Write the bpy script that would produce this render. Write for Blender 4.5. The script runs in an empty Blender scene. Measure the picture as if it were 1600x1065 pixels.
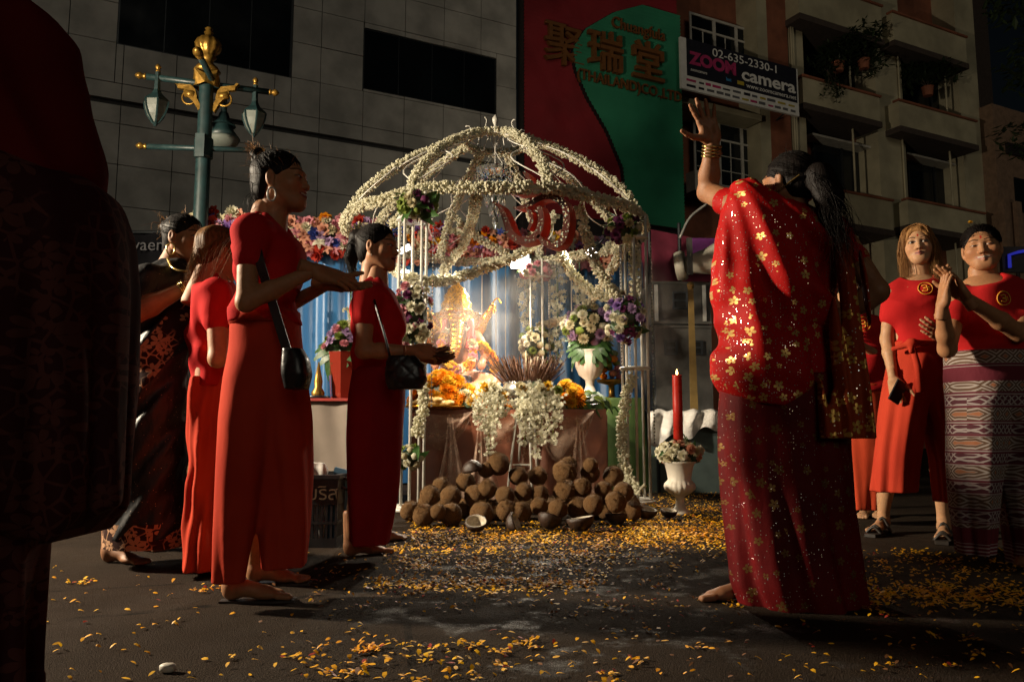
import bpy, math, random
import numpy as np
import openvdb as vdb
from mathutils import Vector, Matrix
from mathutils.bvhtree import BVHTree

random.seed(7); RNG = np.random.default_rng(11)
SC = bpy.context.scene
COL = SC.collection
PI = math.pi

# ---------------------------------------------------------------- camera
F_PX, CAM_Z, HORIZON = 1250.0, 0.61, 673.0          # focal length in photo pixels (1600 wide), eye height, horizon row
TILT = math.atan((HORIZON - 532.5) / F_PX)
cam = bpy.data.cameras.new('camera'); cam.lens = F_PX * 36.0 / 1600.0; cam.sensor_width = 36.0
cam.clip_start = 0.05; cam.clip_end = 400.0
camo = bpy.data.objects.new('camera', cam); COL.objects.link(camo)
camo.location = (0, 0, CAM_Z); camo.rotation_euler = (PI / 2 + TILT, 0, 0)
SC.camera = camo

# ---------------------------------------------------------------- night sky, faint street glow, exposure
W = bpy.data.worlds.new('World'); SC.world = W; W.use_nodes = True
wn = W.node_tree.nodes; wn.clear()
sky = wn.new('ShaderNodeTexSky'); sky.sky_type = 'NISHITA'; sky.sun_disc = False
sky.sun_elevation = math.radians(6); sky.sun_rotation = math.radians(200)
bg = wn.new('ShaderNodeBackground'); bg.inputs[1].default_value = 0.0009
wo = wn.new('ShaderNodeOutputWorld')
W.node_tree.links.new(sky.outputs[0], bg.inputs[0]); W.node_tree.links.new(bg.outputs[0], wo.inputs[0])
sl = bpy.data.lights.new('sun', 'SUN'); sl.energy = 0.17; sl.angle = math.radians(20); sl.color = (1.0, 0.9, 0.72)
so = bpy.data.objects.new('sun', sl); COL.objects.link(so)
so.rotation_euler = (Vector((-0.22, 0.93, -0.28))).to_track_quat('-Z', 'Y').to_euler()
SC.view_settings.view_transform = 'Standard'; SC.view_settings.look = 'None'
SC.view_settings.exposure = 0.0; SC.view_settings.gamma = 1.0; SC.view_settings.use_curve_mapping = False
SC.cycles.use_denoising = True
SC.cycles.max_bounces = 6; SC.cycles.diffuse_bounces = 3; SC.cycles.glossy_bounces = 3
SC.cycles.transmission_bounces = 4; SC.cycles.transparent_max_bounces = 12; SC.cycles.volume_bounces = 1
SC.cycles.volume_step_rate = 1.0; SC.cycles.volume_max_steps = 128
SC.cycles.sample_clamp_indirect = 3.0; SC.cycles.caustics_reflective = False; SC.cycles.caustics_refractive = False

# ---------------------------------------------------------------- helpers
CT, ST = math.cos(TILT), math.sin(TILT)
def P(px, py, Y):
    """world point on the ray of a photo pixel at distance Y in front of the camera"""
    u = (px - 800) / F_PX; v = (532.5 - py) / F_PX
    dy = CT - v * ST; s = Y / dy
    return Vector((u * s, Y, CAM_Z + s * (v * CT + ST)))
def G(px, py, z=0.0):
    """world point on the ground under a photo pixel"""
    u = (px - 800) / F_PX; v = (532.5 - py) / F_PX
    dz = v * CT + ST; s = (z - CAM_Z) / dz
    return Vector((u * s, s * (CT - v * ST), z))

WL = {}                                               # world location of every object that parents others
def link(o, parent=None):
    COL.objects.link(o)
    if parent is not None: o.parent = parent
    return o
def root(name, loc, label, cat, group=None):
    o = bpy.data.objects.new(name, None); o.empty_display_size = 0.1
    o.location = loc; link(o); WL[o.name] = Vector(loc)
    return tag(o, label, cat, group)
def tag(o, label=None, cat=None, group=None, kind=None):
    if label: o['label'] = label
    if cat: o['category'] = cat
    if group: o['group'] = group
    if kind: o['kind'] = kind
    return o
def off(parent):
    return WL.get(parent.name, Vector((0, 0, 0))) if parent is not None else Vector((0, 0, 0))
def mesh_data(name, V, Fc, mat, smooth=True):
    me = bpy.data.meshes.new(name)
    V = np.asarray(V, dtype=np.float32)
    me.from_pydata(V, [], Fc)
    mats = mat if isinstance(mat, (list, tuple)) else [mat]
    for m in mats: me.materials.append(m)
    if smooth: me.polygons.foreach_set('use_smooth', np.ones(len(me.polygons), dtype=bool))
    return me
def mobj(name, V, Fc, mat, parent=None, smooth=False, attrs=None, kind=None, origin=None, midx=None):
    """one mesh object from world coordinates (origin: where a top-level mesh keeps its origin)"""
    V = np.asarray(V, dtype=np.float32).reshape(-1, 3)
    o0 = off(parent) if parent is not None else Vector(origin or (0, 0, 0))
    me = mesh_data(name, V - np.array(o0, dtype=np.float32), Fc, mat, smooth)
    if attrs:
        for k, a in attrs.items():
            a = np.asarray(a, dtype=np.float32)
            if a.shape[1] == 4:
                at = me.attributes.new(k, 'FLOAT_COLOR', 'POINT'); at.data.foreach_set('color', a.ravel())
            else:
                at = me.attributes.new(k, 'FLOAT_VECTOR', 'POINT'); at.data.foreach_set('vector', a.ravel())
    if midx is not None: me.polygons.foreach_set('material_index', np.asarray(midx, dtype=np.int32))
    o = bpy.data.objects.new(name, me)
    if parent is None: o.location = o0
    else: WL[o.name] = o0
    link(o, parent)
    if parent is None: WL[o.name] = o0
    else: WL[o.name] = o0
    if kind: o['kind'] = kind
    return o
def inst(name, me, loc, parent=None, rot=None, scale=1.0):
    o = bpy.data.objects.new(name, me)
    o.location = Vector(loc) - off(parent)
    if rot is not None: o.rotation_euler = rot
    o.scale = (scale,) * 3 if not isinstance(scale, (tuple, list)) else scale
    return link(o, parent)

def frame_of(d):
    d = Vector(d).normalized()
    a = Vector((0, 0, 1)) if abs(d.z) < 0.9 else Vector((1, 0, 0))
    x = d.cross(a).normalized(); y = x.cross(d).normalized()
    return x, y
class MB:
    """collects shapes into one mesh"""
    def __init__(s): s.v = []; s.f = []; s.mi = []; s.m = 0
    def _add(s, vs, fs):
        n = len(s.v); s.v.extend([tuple(p) for p in vs]); s.f.extend([tuple(i + n for i in f) for f in fs]); s.mi.extend([s.m] * len(fs))
    def quad(s, a, b, c, d): s._add((a, b, c, d), [(0, 1, 2, 3)])
    def box(s, lo, hi, M=None):
        x0, y0, z0 = lo; x1, y1, z1 = hi
        vs = [Vector(p) for p in ((x0,y0,z0),(x1,y0,z0),(x1,y1,z0),(x0,y1,z0),(x0,y0,z1),(x1,y0,z1),(x1,y1,z1),(x0,y1,z1))]
        if M is not None: vs = [M @ p for p in vs]
        s._add(vs, [(0,3,2,1),(4,5,6,7),(0,1,5,4),(1,2,6,5),(2,3,7,6),(3,0,4,7)])
        return s
    def tube(s, pts, r, n=8, cap=True, r2=None, close=False):
        pts = [Vector(p) for p in pts]; m = len(pts)
        rs = r if isinstance(r, (list, tuple, np.ndarray)) else ([r + ((r2 if r2 is not None else r) - r) * i / max(1, m - 1) for i in range(m)])
        vs = []; x = None
        for i, p in enumerate(pts):
            if close: d = pts[(i + 1) % m] - pts[i - 1]
            else: d = pts[min(i + 1, m - 1)] - pts[max(i - 1, 0)]
            if d.length < 1e-9: d = Vector((0, 0, 1))
            d.normalize()
            if x is None: x, y = frame_of(d)
            else:
                x = (x - d * x.dot(d)); x = x.normalized() if x.length > 1e-6 else frame_of(d)[0]; y = d.cross(x) * -1
            y = x.cross(d)
            for k in range(n):
                a = 2 * PI * k / n; vs.append(p + (x * math.cos(a) + y * math.sin(a)) * rs[i])
        fs = []
        for i in range(m - (0 if close else 1)):
            j = (i + 1) % m
            for k in range(n):
                l = (k + 1) % n; fs.append((i*n+k, j*n+k, j*n+l, i*n+l))
        if cap and not close: fs += [tuple(range(n)), tuple(reversed(range((m-1)*n, m*n)))]
        s._add(vs, fs); return s
    def lathe(s, prof, c=(0,0,0), n=24, M=None, flute=None, cap=True):
        """prof: (r, z) list; flute(k_angle, i) multiplies the radius"""
        vs = []; m = len(prof)
        for i, (r, z) in enumerate(prof):
            for k in range(n):
                a = 2*PI*k/n; rr = r * (flute(a, i) if flute else 1)
                p = Vector((rr*math.cos(a), rr*math.sin(a), z))
                p = M @ p if M is not None else p + Vector(c)
                vs.append(p)
        fs = [(i*n+k, i*n+(k+1)%n, (i+1)*n+(k+1)%n, (i+1)*n+k) for i in range(m-1) for k in range(n)]
        if cap: fs += [tuple(reversed(range(n))), tuple(range((m-1)*n, m*n))]
        s._add(vs, fs); return s
    def obj(s, name, mat, parent=None, smooth=False, kind=None, origin=None):
        return mobj(name, s.v, s.f, mat, parent, smooth, kind=kind, origin=origin, midx=s.mi if any(s.mi) else None)
    def data(s, name, mat, smooth=False):
        me = mesh_data(name, s.v, s.f, mat, smooth)
        if any(s.mi): me.polygons.foreach_set('material_index', np.asarray(s.mi, dtype=np.int32))
        return me
def spline(pts, n=8):
    """Catmull-Rom through the points"""
    p = [Vector(q) for q in pts]; p = [p[0]*2 - p[1]] + p + [p[-1]*2 - p[-2]]; out = []
    for i in range(1, len(p) - 2):
        for k in range(n):
            t = k / n
            out.append(0.5*((2*p[i]) + (p[i+1]-p[i-1])*t + (2*p[i-1]-5*p[i]+4*p[i+1]-p[i+2])*t*t + (3*p[i]-p[i-1]-3*p[i+1]+p[i+2])*t**3))
    out.append(p[-2]); return out

# ---------------------------------------------------------------- materials
class NT:
    """tiny node-writing helper"""
    def __init__(s, name):
        s.mat = bpy.data.materials.new(name); s.mat.use_nodes = True
        s.t = s.mat.node_tree; s.n = s.t.nodes; s.b = s.n['Principled BSDF']; s.out = s.n['Material Output']
    def L(s, a, b): s.t.links.new(a, b)
    def put(s, sock, v):
        if hasattr(v, 'is_output') or isinstance(v, bpy.types.NodeSocket): s.L(v, sock)
        else: sock.default_value = v
    def m(s, op, a, b=0.0, c=None):
        n = s.n.new('ShaderNodeMath'); n.operation = op; s.put(n.inputs[0], a); s.put(n.inputs[1], b)
        if c is not None: s.put(n.inputs[2], c)
        return n.outputs[0]
    def mix(s, f, a, b):
        n = s.n.new('ShaderNodeMix'); n.data_type = 'RGBA'; s.put(n.inputs[0], f)
        s.put(n.inputs[6], (*a, 1) if isinstance(a, tuple) and len(a) == 3 else a)
        s.put(n.inputs[7], (*b, 1) if isinstance(b, tuple) and len(b) == 3 else b); return n.outputs[2]
    def obj(s): return s.n.new('ShaderNodeTexCoord').outputs['Object']
    def attr(s, name):
        n = s.n.new('ShaderNodeAttribute'); n.attribute_name = name; return n
    def map(s, v, sc=(1,1,1), rot=(0,0,0), loc=(0,0,0)):
        n = s.n.new('ShaderNodeMapping'); s.L(v, n.inputs[0]); n.inputs['Scale'].default_value = sc
        n.inputs['Rotation'].default_value = rot; n.inputs['Location'].default_value = loc; return n.outputs[0]
    def noise(s, v, scale, detail=3, rough=0.55, col=False):
        n = s.n.new('ShaderNodeTexNoise'); s.L(v, n.inputs['Vector']); n.inputs['Scale'].default_value = scale
        n.inputs['Detail'].default_value = detail; n.inputs['Roughness'].default_value = rough
        return n.outputs['Color' if col else 'Fac']
    def vor(s, v, scale, feat='F1', out='Distance', rnd=1.0):
        n = s.n.new('ShaderNodeTexVoronoi'); n.feature = feat; s.L(v, n.inputs['Vector']); n.inputs['Scale'].default_value = scale
        n.inputs['Randomness'].default_value = rnd
        return n if out is None else n.outputs[out]
    def sep(s, v):
        n = s.n.new('ShaderNodeSeparateXYZ'); s.L(v, n.inputs[0]); return n.outputs
    def comb(s, x, y, z):
        n = s.n.new('ShaderNodeCombineXYZ')
        for i, q in enumerate((x, y, z)): s.put(n.inputs[i], q)
        return n.outputs[0]
    def rng(s, v, a, b, c=0.0, d=1.0):
        n = s.n.new('ShaderNodeMapRange'); s.put(n.inputs[0], v)
        for i, q in enumerate((a, b, c, d)): n.inputs[i+1].default_value = q
        return n.outputs[0]
    def bump(s, h, strength=0.3, dist=0.01):
        n = s.n.new('ShaderNodeBump'); n.inputs['Strength'].default_value = strength; n.inputs['Distance'].default_value = dist
        s.L(h, n.inputs['Height']); s.L(n.outputs[0], s.b.inputs['Normal']); return n.outputs[0]
    def set(s, **k):
        names = dict(color='Base Color', rough='Roughness', metal='Metallic', spec='Specular IOR Level', em='Emission Color', ems='Emission Strength',
                     alpha='Alpha', trans='Transmission Weight', ior='IOR', coat='Coat Weight', sss='Subsurface Weight', sheen='Sheen Weight')
        for q, v in k.items():
            if isinstance(v, tuple) and len(v) == 3: v = (*v, 1)
            s.put(s.b.inputs[names[q]], v)
        return s
def plain(name, c, rough=0.6, metal=0.0, var=0.25, scale=6.0, bump=0.15, bscale=40.0, c2=None, spec=0.5, bdist=0.005, trans=0.0):
    t = NT(name); o = t.obj()
    c2 = c2 or tuple(x * (1 - var) for x in c)
    f = t.noise(o, scale, 4)
    f = t.rng(f, 0.35, 0.65)
    t.set(color=t.mix(f, c2, c), metal=metal, spec=spec)
    t.set(rough=t.rng(t.noise(o, scale * 2.3, 3), 0.3, 0.7, max(0.03, rough - 0.1), min(1, rough + 0.1)))
    if bump: t.bump(t.noise(o, bscale, 4), bump, bdist)
    if trans:
        tr = t.n.new('ShaderNodeBsdfTranslucent'); t.put(tr.inputs[0], (*c, 1))
        mx = t.n.new('ShaderNodeMixShader'); mx.inputs[0].default_value = trans
        t.L(t.b.outputs[0], mx.inputs[1]); t.L(tr.outputs[0], mx.inputs[2]); t.L(mx.outputs[0], t.out.inputs[0])
    return t.mat
def emit(name, c, s):
    t = NT(name); t.set(color=(0.02, 0.02, 0.02), em=c, ems=s); return t.mat
M = {}
# ================================================================ SETTING
def asphalt():
    t = NT('wet_asphalt'); o = t.obj(); x, y, z = t.sep(o)
    big = t.noise(o, 1.3, 5); mid = t.noise(o, 7, 4); fine = t.noise(o, 160, 2)
    # puddles poured round the altar front: a patch with its own ragged outline
    wx = t.m('DIVIDE', t.m('SUBTRACT', x, 0.45), 1.0); wy = t.m('DIVIDE', t.m('SUBTRACT', y, 3.05), 1.25)
    r = t.m('SQRT', t.m('ADD', t.m('MULTIPLY', wx, wx), t.m('MULTIPLY', wy, wy)))
    wet = t.rng(t.m('ADD', r, t.m('MULTIPLY', t.m('SUBTRACT', mid, 0.5), 1.6)), 0.75, 1.15, 1, 0); wet = t.m('MULTIPLY', wet, t.rng(t.noise(o, 3.6, 5, 0.65), 0.54, 0.62))
    c = t.mix(t.rng(big, 0.3, 0.7), (0.017, 0.011, 0.0075), (0.040, 0.027, 0.018))
    c = t.mix(t.rng(fine, 0.45, 0.75, 0, 0.5), c, (0.085, 0.062, 0.044))
    crk = t.m('LESS_THAN', t.vor(t.map(o, (1, 1, 1), loc=(3.3, 1.7, 0)), 0.55, 'DISTANCE_TO_EDGE'), 0.006)
    c = t.mix(t.m('MULTIPLY', crk, t.rng(mid, 0.4, 0.6)), c, (0.012, 0.009, 0.007)); c = t.mix(t.rng(t.noise(o, 0.45, 4, 0.7), 0.52, 0.62, 0, 0.45), c, (0.022, 0.016, 0.012))
    c = t.mix(t.m('MULTIPLY', wet, 0.75), c, (0.018, 0.014, 0.011))
    t.set(color=c, spec=t.m('ADD', 0.07, t.m('MULTIPLY', wet, 0.13)))
    t.set(rough=t.m('SUBTRACT', t.rng(mid, 0.3, 0.7, 0.78, 0.95), t.m('MULTIPLY', wet, t.rng(fine, 0.35, 0.65, 0.6, 0.15))))
    h = t.m('ADD', t.m('MULTIPLY', t.noise(o, 85, 4, 0.7), 0.9), t.m('MULTIPLY', t.vor(o, 260), 0.5))
    t.bump(h, 1.0, 0.016)
    return t.mat
M['asphalt'] = asphalt()
mb = MB(); mb.quad((-90, -40, 0), (90, -40, 0), (90, 140, 0), (-90, 140, 0))
tag(mb.obj('ground', M['asphalt']), kind='structure')

# ---- street facades: one line of buildings running away to the right
FD = Vector((0.891, 0.454, 0)).normalized(); FI = Vector((-FD.y, FD.x, 0)); FO = Vector((0, 20, 0))
FM = Matrix(((FD.x, FI.x, 0, FO.x), (FD.y, FI.y, 0, FO.y), (0, 0, 1, 0), (0, 0, 0, 1)))
def fp(px, py, w=0.0):
    """(along the street, height) of the facade point seen at a photo pixel, w metres behind the building line"""
    p0 = Vector((0, 0, CAM_Z)); d = P(px, py, 1.0) - p0
    s = (w - (p0 - FO).dot(FI)) / d.dot(FI); q = p0 + d * s
    return (q - FO).dot(FD), q.z
def fpt(s, w, z): return FM @ Vector((s, w, z))

M['granite'] = plain('grey_stone_panel', (0.60, 0.58, 0.53), 0.6, var=0.4, scale=1.2, bump=0.1, bscale=30)
M['granite_dark'] = plain('stone_joint', (0.05, 0.05, 0.05), 0.9)
M['dark_glass'] = plain('dark_window_glass', (0.010, 0.014, 0.017), 0.12, bump=0, var=0.6, scale=0.35)
M['alu'] = plain('dark_aluminium', (0.04, 0.045, 0.05), 0.4, metal=0.6)
def glyphs(body, size, ext, mat, name='lettering', parent=None, Mx=None, shear=0.0, spacing=1.0, bold=0.0, align='LEFT', font_scale=(1,1)):
    cu = bpy.data.curves.new(name, 'FONT'); cu.body = body; cu.size = size; cu.extrude = ext; cu.shear = shear
    cu.space_character = spacing; cu.offset = bold; cu.align_x = align; cu.resolution_u = 3
    ob = bpy.data.objects.new(name, cu); COL.objects.link(ob)
    dg = bpy.context.evaluated_depsgraph_get(); me = bpy.data.meshes.new_from_object(ob.evaluated_get(dg))
    V = np.empty(len(me.vertices) * 3, np.float32); me.vertices.foreach_get('co', V); V = V.reshape(-1, 3)
    V[:, 0] *= font_scale[0]; V[:, 1] *= font_scale[1]
    fs = [tuple(p.vertices) for p in me.polygons]
    COL.objects.unlink(ob); bpy.data.objects.remove(ob); bpy.data.curves.remove(cu)
    Vw = [Mx @ Vector(p) for p in V] if Mx is not None else V
    return mobj(name, Vw, fs, mat, parent)
def face_mat(s, w, z, rot=0.0):
    """text on a facade: x along the street, y up, z towards the street"""
    c, n = math.cos(rot), math.sin(rot)
    X = FD * c + Vector((0, 0, 1)) * n; Yv = Vector((0, 0, 1)) * c - FD * n; Z = -FI; o = fpt(s, w, z)
    return Matrix(((X.x, Yv.x, Z.x, o.x), (X.y, Yv.y, Z.y, o.y), (X.z, Yv.z, Z.z, o.z), (0, 0, 0, 1)))

# ---- grey stone office building (left)
s_end = fp(806, 300)[0]; s_beg = -14.3
bl = root('office_building', fpt(s_end - 6, 0, 0), 'grey stone clad office block with long dark windows behind the street lamp', 'building')
mb = MB(); mb.box((s_beg, 0.06, 0), (s_end, 6, 16), FM); mb.obj('wall', M['granite_dark'], bl)
wins = []
a = fp(182, 70); b = fp(455, 122); wins.append((a[0], b[0], (a[1] + b[1]) / 2, (a[1] + b[1]) / 2 + 2.0))
a = fp(568, 48); b = fp(775, 180); c = fp(772, 88); wins.append((a[0], b[0], b[1], (a[1] + c[1]) / 2))
wins.append((-14.2, a[0] - 8.6, wins[0][2], wins[0][3]))
for (s0, s1, z0, z1) in wins:
    mb = MB(); mb.box((s0, 0.0, z0), (s1, 0.05, z1), FM); w_ = mb.obj('window', M['alu'], bl)
    k = 4
    for i in range(k):
        q0 = s0 + 0.03 + (s1 - s0 - 0.06) * i / k; q1 = s0 + 0.03 + (s1 - s0 - 0.06) * (i + 1) / k - 0.02
        mb = MB(); mb.box((q0, -0.012, z0 + 0.03), (q1, -0.002, z1 - 0.03), FM); mb.obj('pane', M['dark_glass'], w_)
gz = (fp(300, 181)[1] + fp(540, 219)[1]) / 2                       # dark drip groove along the facade
def cut(r, holes):
    out = [r]
    for (a0, a1, b0, b1) in holes:
        nxt = []
        for (s0, s1, z0, z1) in out:
            if s1 <= a0 or s0 >= a1 or z1 <= b0 or z0 >= b1: nxt.append((s0, s1, z0, z1)); continue
            if s0 < a0: nxt.append((s0, a0, z0, z1))
            if s1 > a1: nxt.append((a1, s1, z0, z1))
            q0, q1 = max(s0, a0), min(s1, a1)
            if z0 < b0: nxt.append((q0, q1, z0, b0))
            if z1 > b1: nxt.append((q0, q1, b1, z1))
        out = nxt
    return [r for r in out if r[1] - r[0] > 0.05 and r[3] - r[2] > 0.05]
TS, TZ = 1.02, 0.86
nz = int(13.5 / TZ)
for j in range(2, nz):
    for i in range(int((s_end - s_beg) / TS) + 1):
        r = (s_end - (i + 1) * TS, s_end - i * TS, j * TZ, (j + 1) * TZ)
        for (s0, s1, z0, z1) in cut(r, wins + [(-99, 99, gz - 0.055, gz + 0.055)]):
            e = random.uniform(-0.006, 0.006)
            mb = MB(); mb.box((s0 + 0.008, -0.03 + e, z0 + 0.008), (s1 - 0.008, 0.055, z1 - 0.008), FM); mb.obj('panel', M['granite'], bl)

# ---- red and green slatted signboard with gilt lettering
def slats(name, zs, lo, hi, w0, mat, parent, depth=0.06, step=0.105):
    mb = MB(); z = zs[0]
    while z < zs[1]:
        a, b = lo(z), hi(z); a2, b2 = lo(z + step), hi(z + step)
        if b - a > 0.05:
            p = [fpt(a, w0, z), fpt(b, w0, z), fpt(b2, w0 - depth, z + step * 0.8), fpt(a2, w0 - depth, z + step * 0.8)]
            mb.quad(*p)
            q = [p[3], p[2], fpt(b2, w0, z + step), fpt(a2, w0, z + step)]; mb.quad(*q)
        z += step
    return mb.obj(name, mat, parent, kind='stuff')
M['red_board'] = plain('weathered_red_slats', (0.36, 0.035, 0.045), 0.55, var=0.3, scale=0.8, bump=0)
M['green_board'] = plain('green_slats', (0.05, 0.34, 0.19), 0.6, var=0.25, scale=0.8, bump=0)
M['gilt'] = plain('tarnished_gilt', (0.22, 0.085, 0.02), 0.5, metal=0.0, bump=0)
M['board_frame'] = plain('dark_frame', (0.02, 0.015, 0.014), 0.6)
sb0, sb1 = fp(809, 300)[0], fp(1053, 300)[0]
zb0 = fp(1000, 357)[1]
sg = root('slatted_signboard', fpt((sb0 + sb1) / 2, -0.3, zb0), 'tall slatted signboard, red with a green wave and gilt Chinese characters', 'signboard')
mb = MB(); mb.box((sb0, -0.3, 2.5), (sb1, 0.0, 17), FM); mb.obj('backing_board', M['board_frame'], sg)
slats('red_slats', (zb0, 16.9), lambda z: sb0 + 0.02, lambda z: sb1 - 0.02, -0.305, M['red_board'], sg)
ctrl = [fp(x, y, -0.42) for x, y in ((976, 352), (977, 310), (972, 262), (948, 205), (917, 152), (898, 108), (894, 76), (913, 46), (958, 20), (1005, 8))]
cz = [c[1] for c in ctrl]; cs = [c[0] for c in ctrl]
S_curve = lambda z: float(np.interp(z, cz, cs))
ztop = fp(1050, 22, -0.42)[1]
mb = MB(); pts = [(S_curve(z) - 0.02, z) for z in np.linspace(zb0, ztop, 40)] + [(sb1 + 0.0, ztop), (sb1 + 0.0, zb0)]
n = len(pts); vs = [fpt(s, -0.335, z) for s, z in pts] + [fpt(s, -0.44, z) for s, z in pts]
mb._add(vs, [tuple(range(n)), tuple(reversed(range(n, 2*n)))] + [(i, (i+1) % n, n + (i+1) % n, n + i) for i in range(n)])
mb.obj('green_panel', M['board_frame'], sg)
slats('green_slats', (zb0 + 0.02, ztop - 0.1), S_curve, lambda z: sb1 - 0.02, -0.445, M['green_board'], sg)
def at_sign(body, px, py, size, w, ext, **k):
    s, z = fp(px, py, w); return glyphs(body, size, ext, M['gilt'], parent=sg, Mx=face_mat(s, w, z), **k)
at_sign('聚', 849, 88, 1.25, -0.42, 0.05, bold=0.012)
at_sign('瑞', 917, 98, 1.20, -0.56, 0.06, bold=0.014)
at_sign('堂', 985, 114, 1.20, -0.56, 0.06, bold=0.014)
at_sign('Chuangfula', 955, 42, 0.42, -0.53, 0.03, font_scale=(0.98, 1.1))
at_sign('(THAILAND)CO.,LTD', 901, 122, 0.38, -0.53, 0.03, font_scale=(0.98, 1.1))

# ---- shophouse terrace with balconies (right)
M['cream'] = plain('stained_cream_render', (0.50, 0.45, 0.30), 0.8, var=0.35, scale=0.9, bump=0.2, bscale=12)
M['rust'] = plain('brown_red_render', (0.30, 0.10, 0.05), 0.8, var=0.4, scale=1.5)
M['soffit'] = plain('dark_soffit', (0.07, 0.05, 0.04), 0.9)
M['white_frame'] = plain('white_window_frame', (0.55, 0.53, 0.47), 0.6, var=0.2)
M['brown_wall'] = plain('tan_painted_wall', (0.27, 0.17, 0.11), 0.8, var=0.3)
sr0, sr1 = sb1 + 0.06, fp(1537, 300)[0]
br = root('shophouse_terrace', fpt((sr0 + sr1) / 2, 0, 0), 'cream and rust red shophouse terrace with projecting balconies, right of the signboard', 'building')
mb = MB(); mb.box((sr0, 0.9, 0), (sr1, 8, 19), FM); mb.obj('wall', M['rust'], br)
def bslab(name, px0, px1, py, z0, z1, w0, w1, mat, parent=br):
    s0 = fp(px0, py, w0)[0]; s1 = fp(px1, py, w0)[0]
    mb = MB(); mb.box((s0, w0, z0), (s1, w1, z1), FM); return mb.obj(name, mat, parent)
# pillars between the bays
for (x0, x1, m_) in ((1056, 1064, 'rust'), (1190, 1206, 'cream'), (1206, 1238, 'rust'), (1241, 1262, 'cream'), (1374, 1416, 'cream'), (1506, 1536, 'cream')):
    bslab('pillar', x0, x1, 250, 0, 19, 0.0, 1.0, M[m_])
def window_unit(px0, px1, pyt, pyb, w, cols, rows, parent=br, mat='white_frame', transom=True):
    s0, zt = fp(px0, pyt, w); s1, _ = fp(px1, pyt, w); zb = fp(px0, pyb, w)[1]
    mb = MB(); mb.box((s0, w - 0.03, zb), (s1, w, zt), FM); g = mb.obj('window', M['dark_glass'], parent)
    def bar(a, b, c, d, e=0.07):
        q = MB(); q.box((a, w - e, c), (b, w - 0.032, d), FM); q.obj('frame', M[mat], g)
    t = 0.075
    bar(s0 - t, s1 + t, zt, zt + t); bar(s0 - t, s1 + t, zb - t, zb); bar(s0 - t, s0, zb, zt); bar(s1, s1 + t, zb, zt)
    zz = zb + (zt - zb) * 0.72 if transom else zt
    if transom: bar(s0, s1, zz, zz + 0.06)
    for i in range(1, cols): bar(s0 + (s1-s0)*i/cols - 0.05, s0 + (s1-s0)*i/cols + 0.05, zb, zt, 0.075)
    for i in range(cols):
        c0 = s0 + (s1-s0)*i/cols; c1 = s0 + (s1-s0)*(i+1)/cols
        if rows > 1:
            bar((c0+c1)/2 - 0.016, (c0+c1)/2 + 0.016, zb, zz, 0.05)
            for j in range(1, rows): bar(c0 + 0.05, c1 - 0.05, zb + (zz-zb)*j/rows - 0.014, zb + (zz-zb)*j/rows + 0.014, 0.048)
    return g
def balcony(px0, px1, pyt, pyb, lip=True, w0=-0.55):
    s0, zt = fp(px0, pyt, w0); s1, _ = fp(px1, pyt, w0); zb = fp(px0, pyb, w0)[1]
    mb = MB(); mb.box((s0, w0, zb), (s1, w0 + 0.14, zt), FM); b = mb.obj('balcony', M['cream'], br)
    for q in (s0, s1 - 0.14):
        mb = MB(); mb.box((q + (0.002 if q == s0 else -0.002), w0 + 0.142, zb), (q + 0.138, 0.9, zt), FM); mb.obj('side_wall', M['cream'], b)
    mb = MB(); mb.box((s0 - 0.05, w0 - 0.06, zt + 0.002), (s1 + 0.05, w0 + 0.2, zt + 0.07), FM); mb.obj('coping', M['rust'], b)
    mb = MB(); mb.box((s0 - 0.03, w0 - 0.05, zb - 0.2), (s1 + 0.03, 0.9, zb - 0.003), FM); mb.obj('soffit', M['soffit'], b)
    return (s0, s1, zb, zt)
# bay beside the signboard
bslab('spandrel', 1064, 1190, 20, fp(1120, 30)[1] + 2.2, 19, 0.35, 0.9, M['cream'])
window_unit(1078, 1180, 24, 100, 0.62, 3, 3)
window_unit(1084, 1190, 186, 282, 0.62, 3, 3)
bslab('ledge', 1066, 1190, 176, fp(1120, 178)[1], fp(1120, 178)[1] + 0.18, -0.2, 0.9, M['cream'])
zac = fp(1090, 300, 0.2)[1]
ac = root('air_conditioner', fpt(fp(1100, 300, 0.2)[0], 0.2, zac), 'white air conditioner outdoor unit under the lower small-paned window', 'air conditioner')
s_ac = fp(1083, 300, 0.2)[0]
mb = MB(); mb.box((s_ac, 0.1, zac), (s_ac + 0.95, 0.5, zac + 0.62), FM); mb.obj('casing', M['white_frame'], ac)
mb = MB(); mb.lathe([(0.24, 0.0), (0.25, 0.02), (0.02, 0.025)], n=20, M=face_mat(s_ac + 0.36, 0.098, zac + 0.31)); mb.obj('fan_grille', M['board_frame'], ac)
mb = MB(); mb.box((s_ac - 0.05, 0.05, zac - 0.06), (s_ac + 1.0, 0.9, zac - 0.003), FM); mb.obj('bracket', M['alu'], ac)
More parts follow.
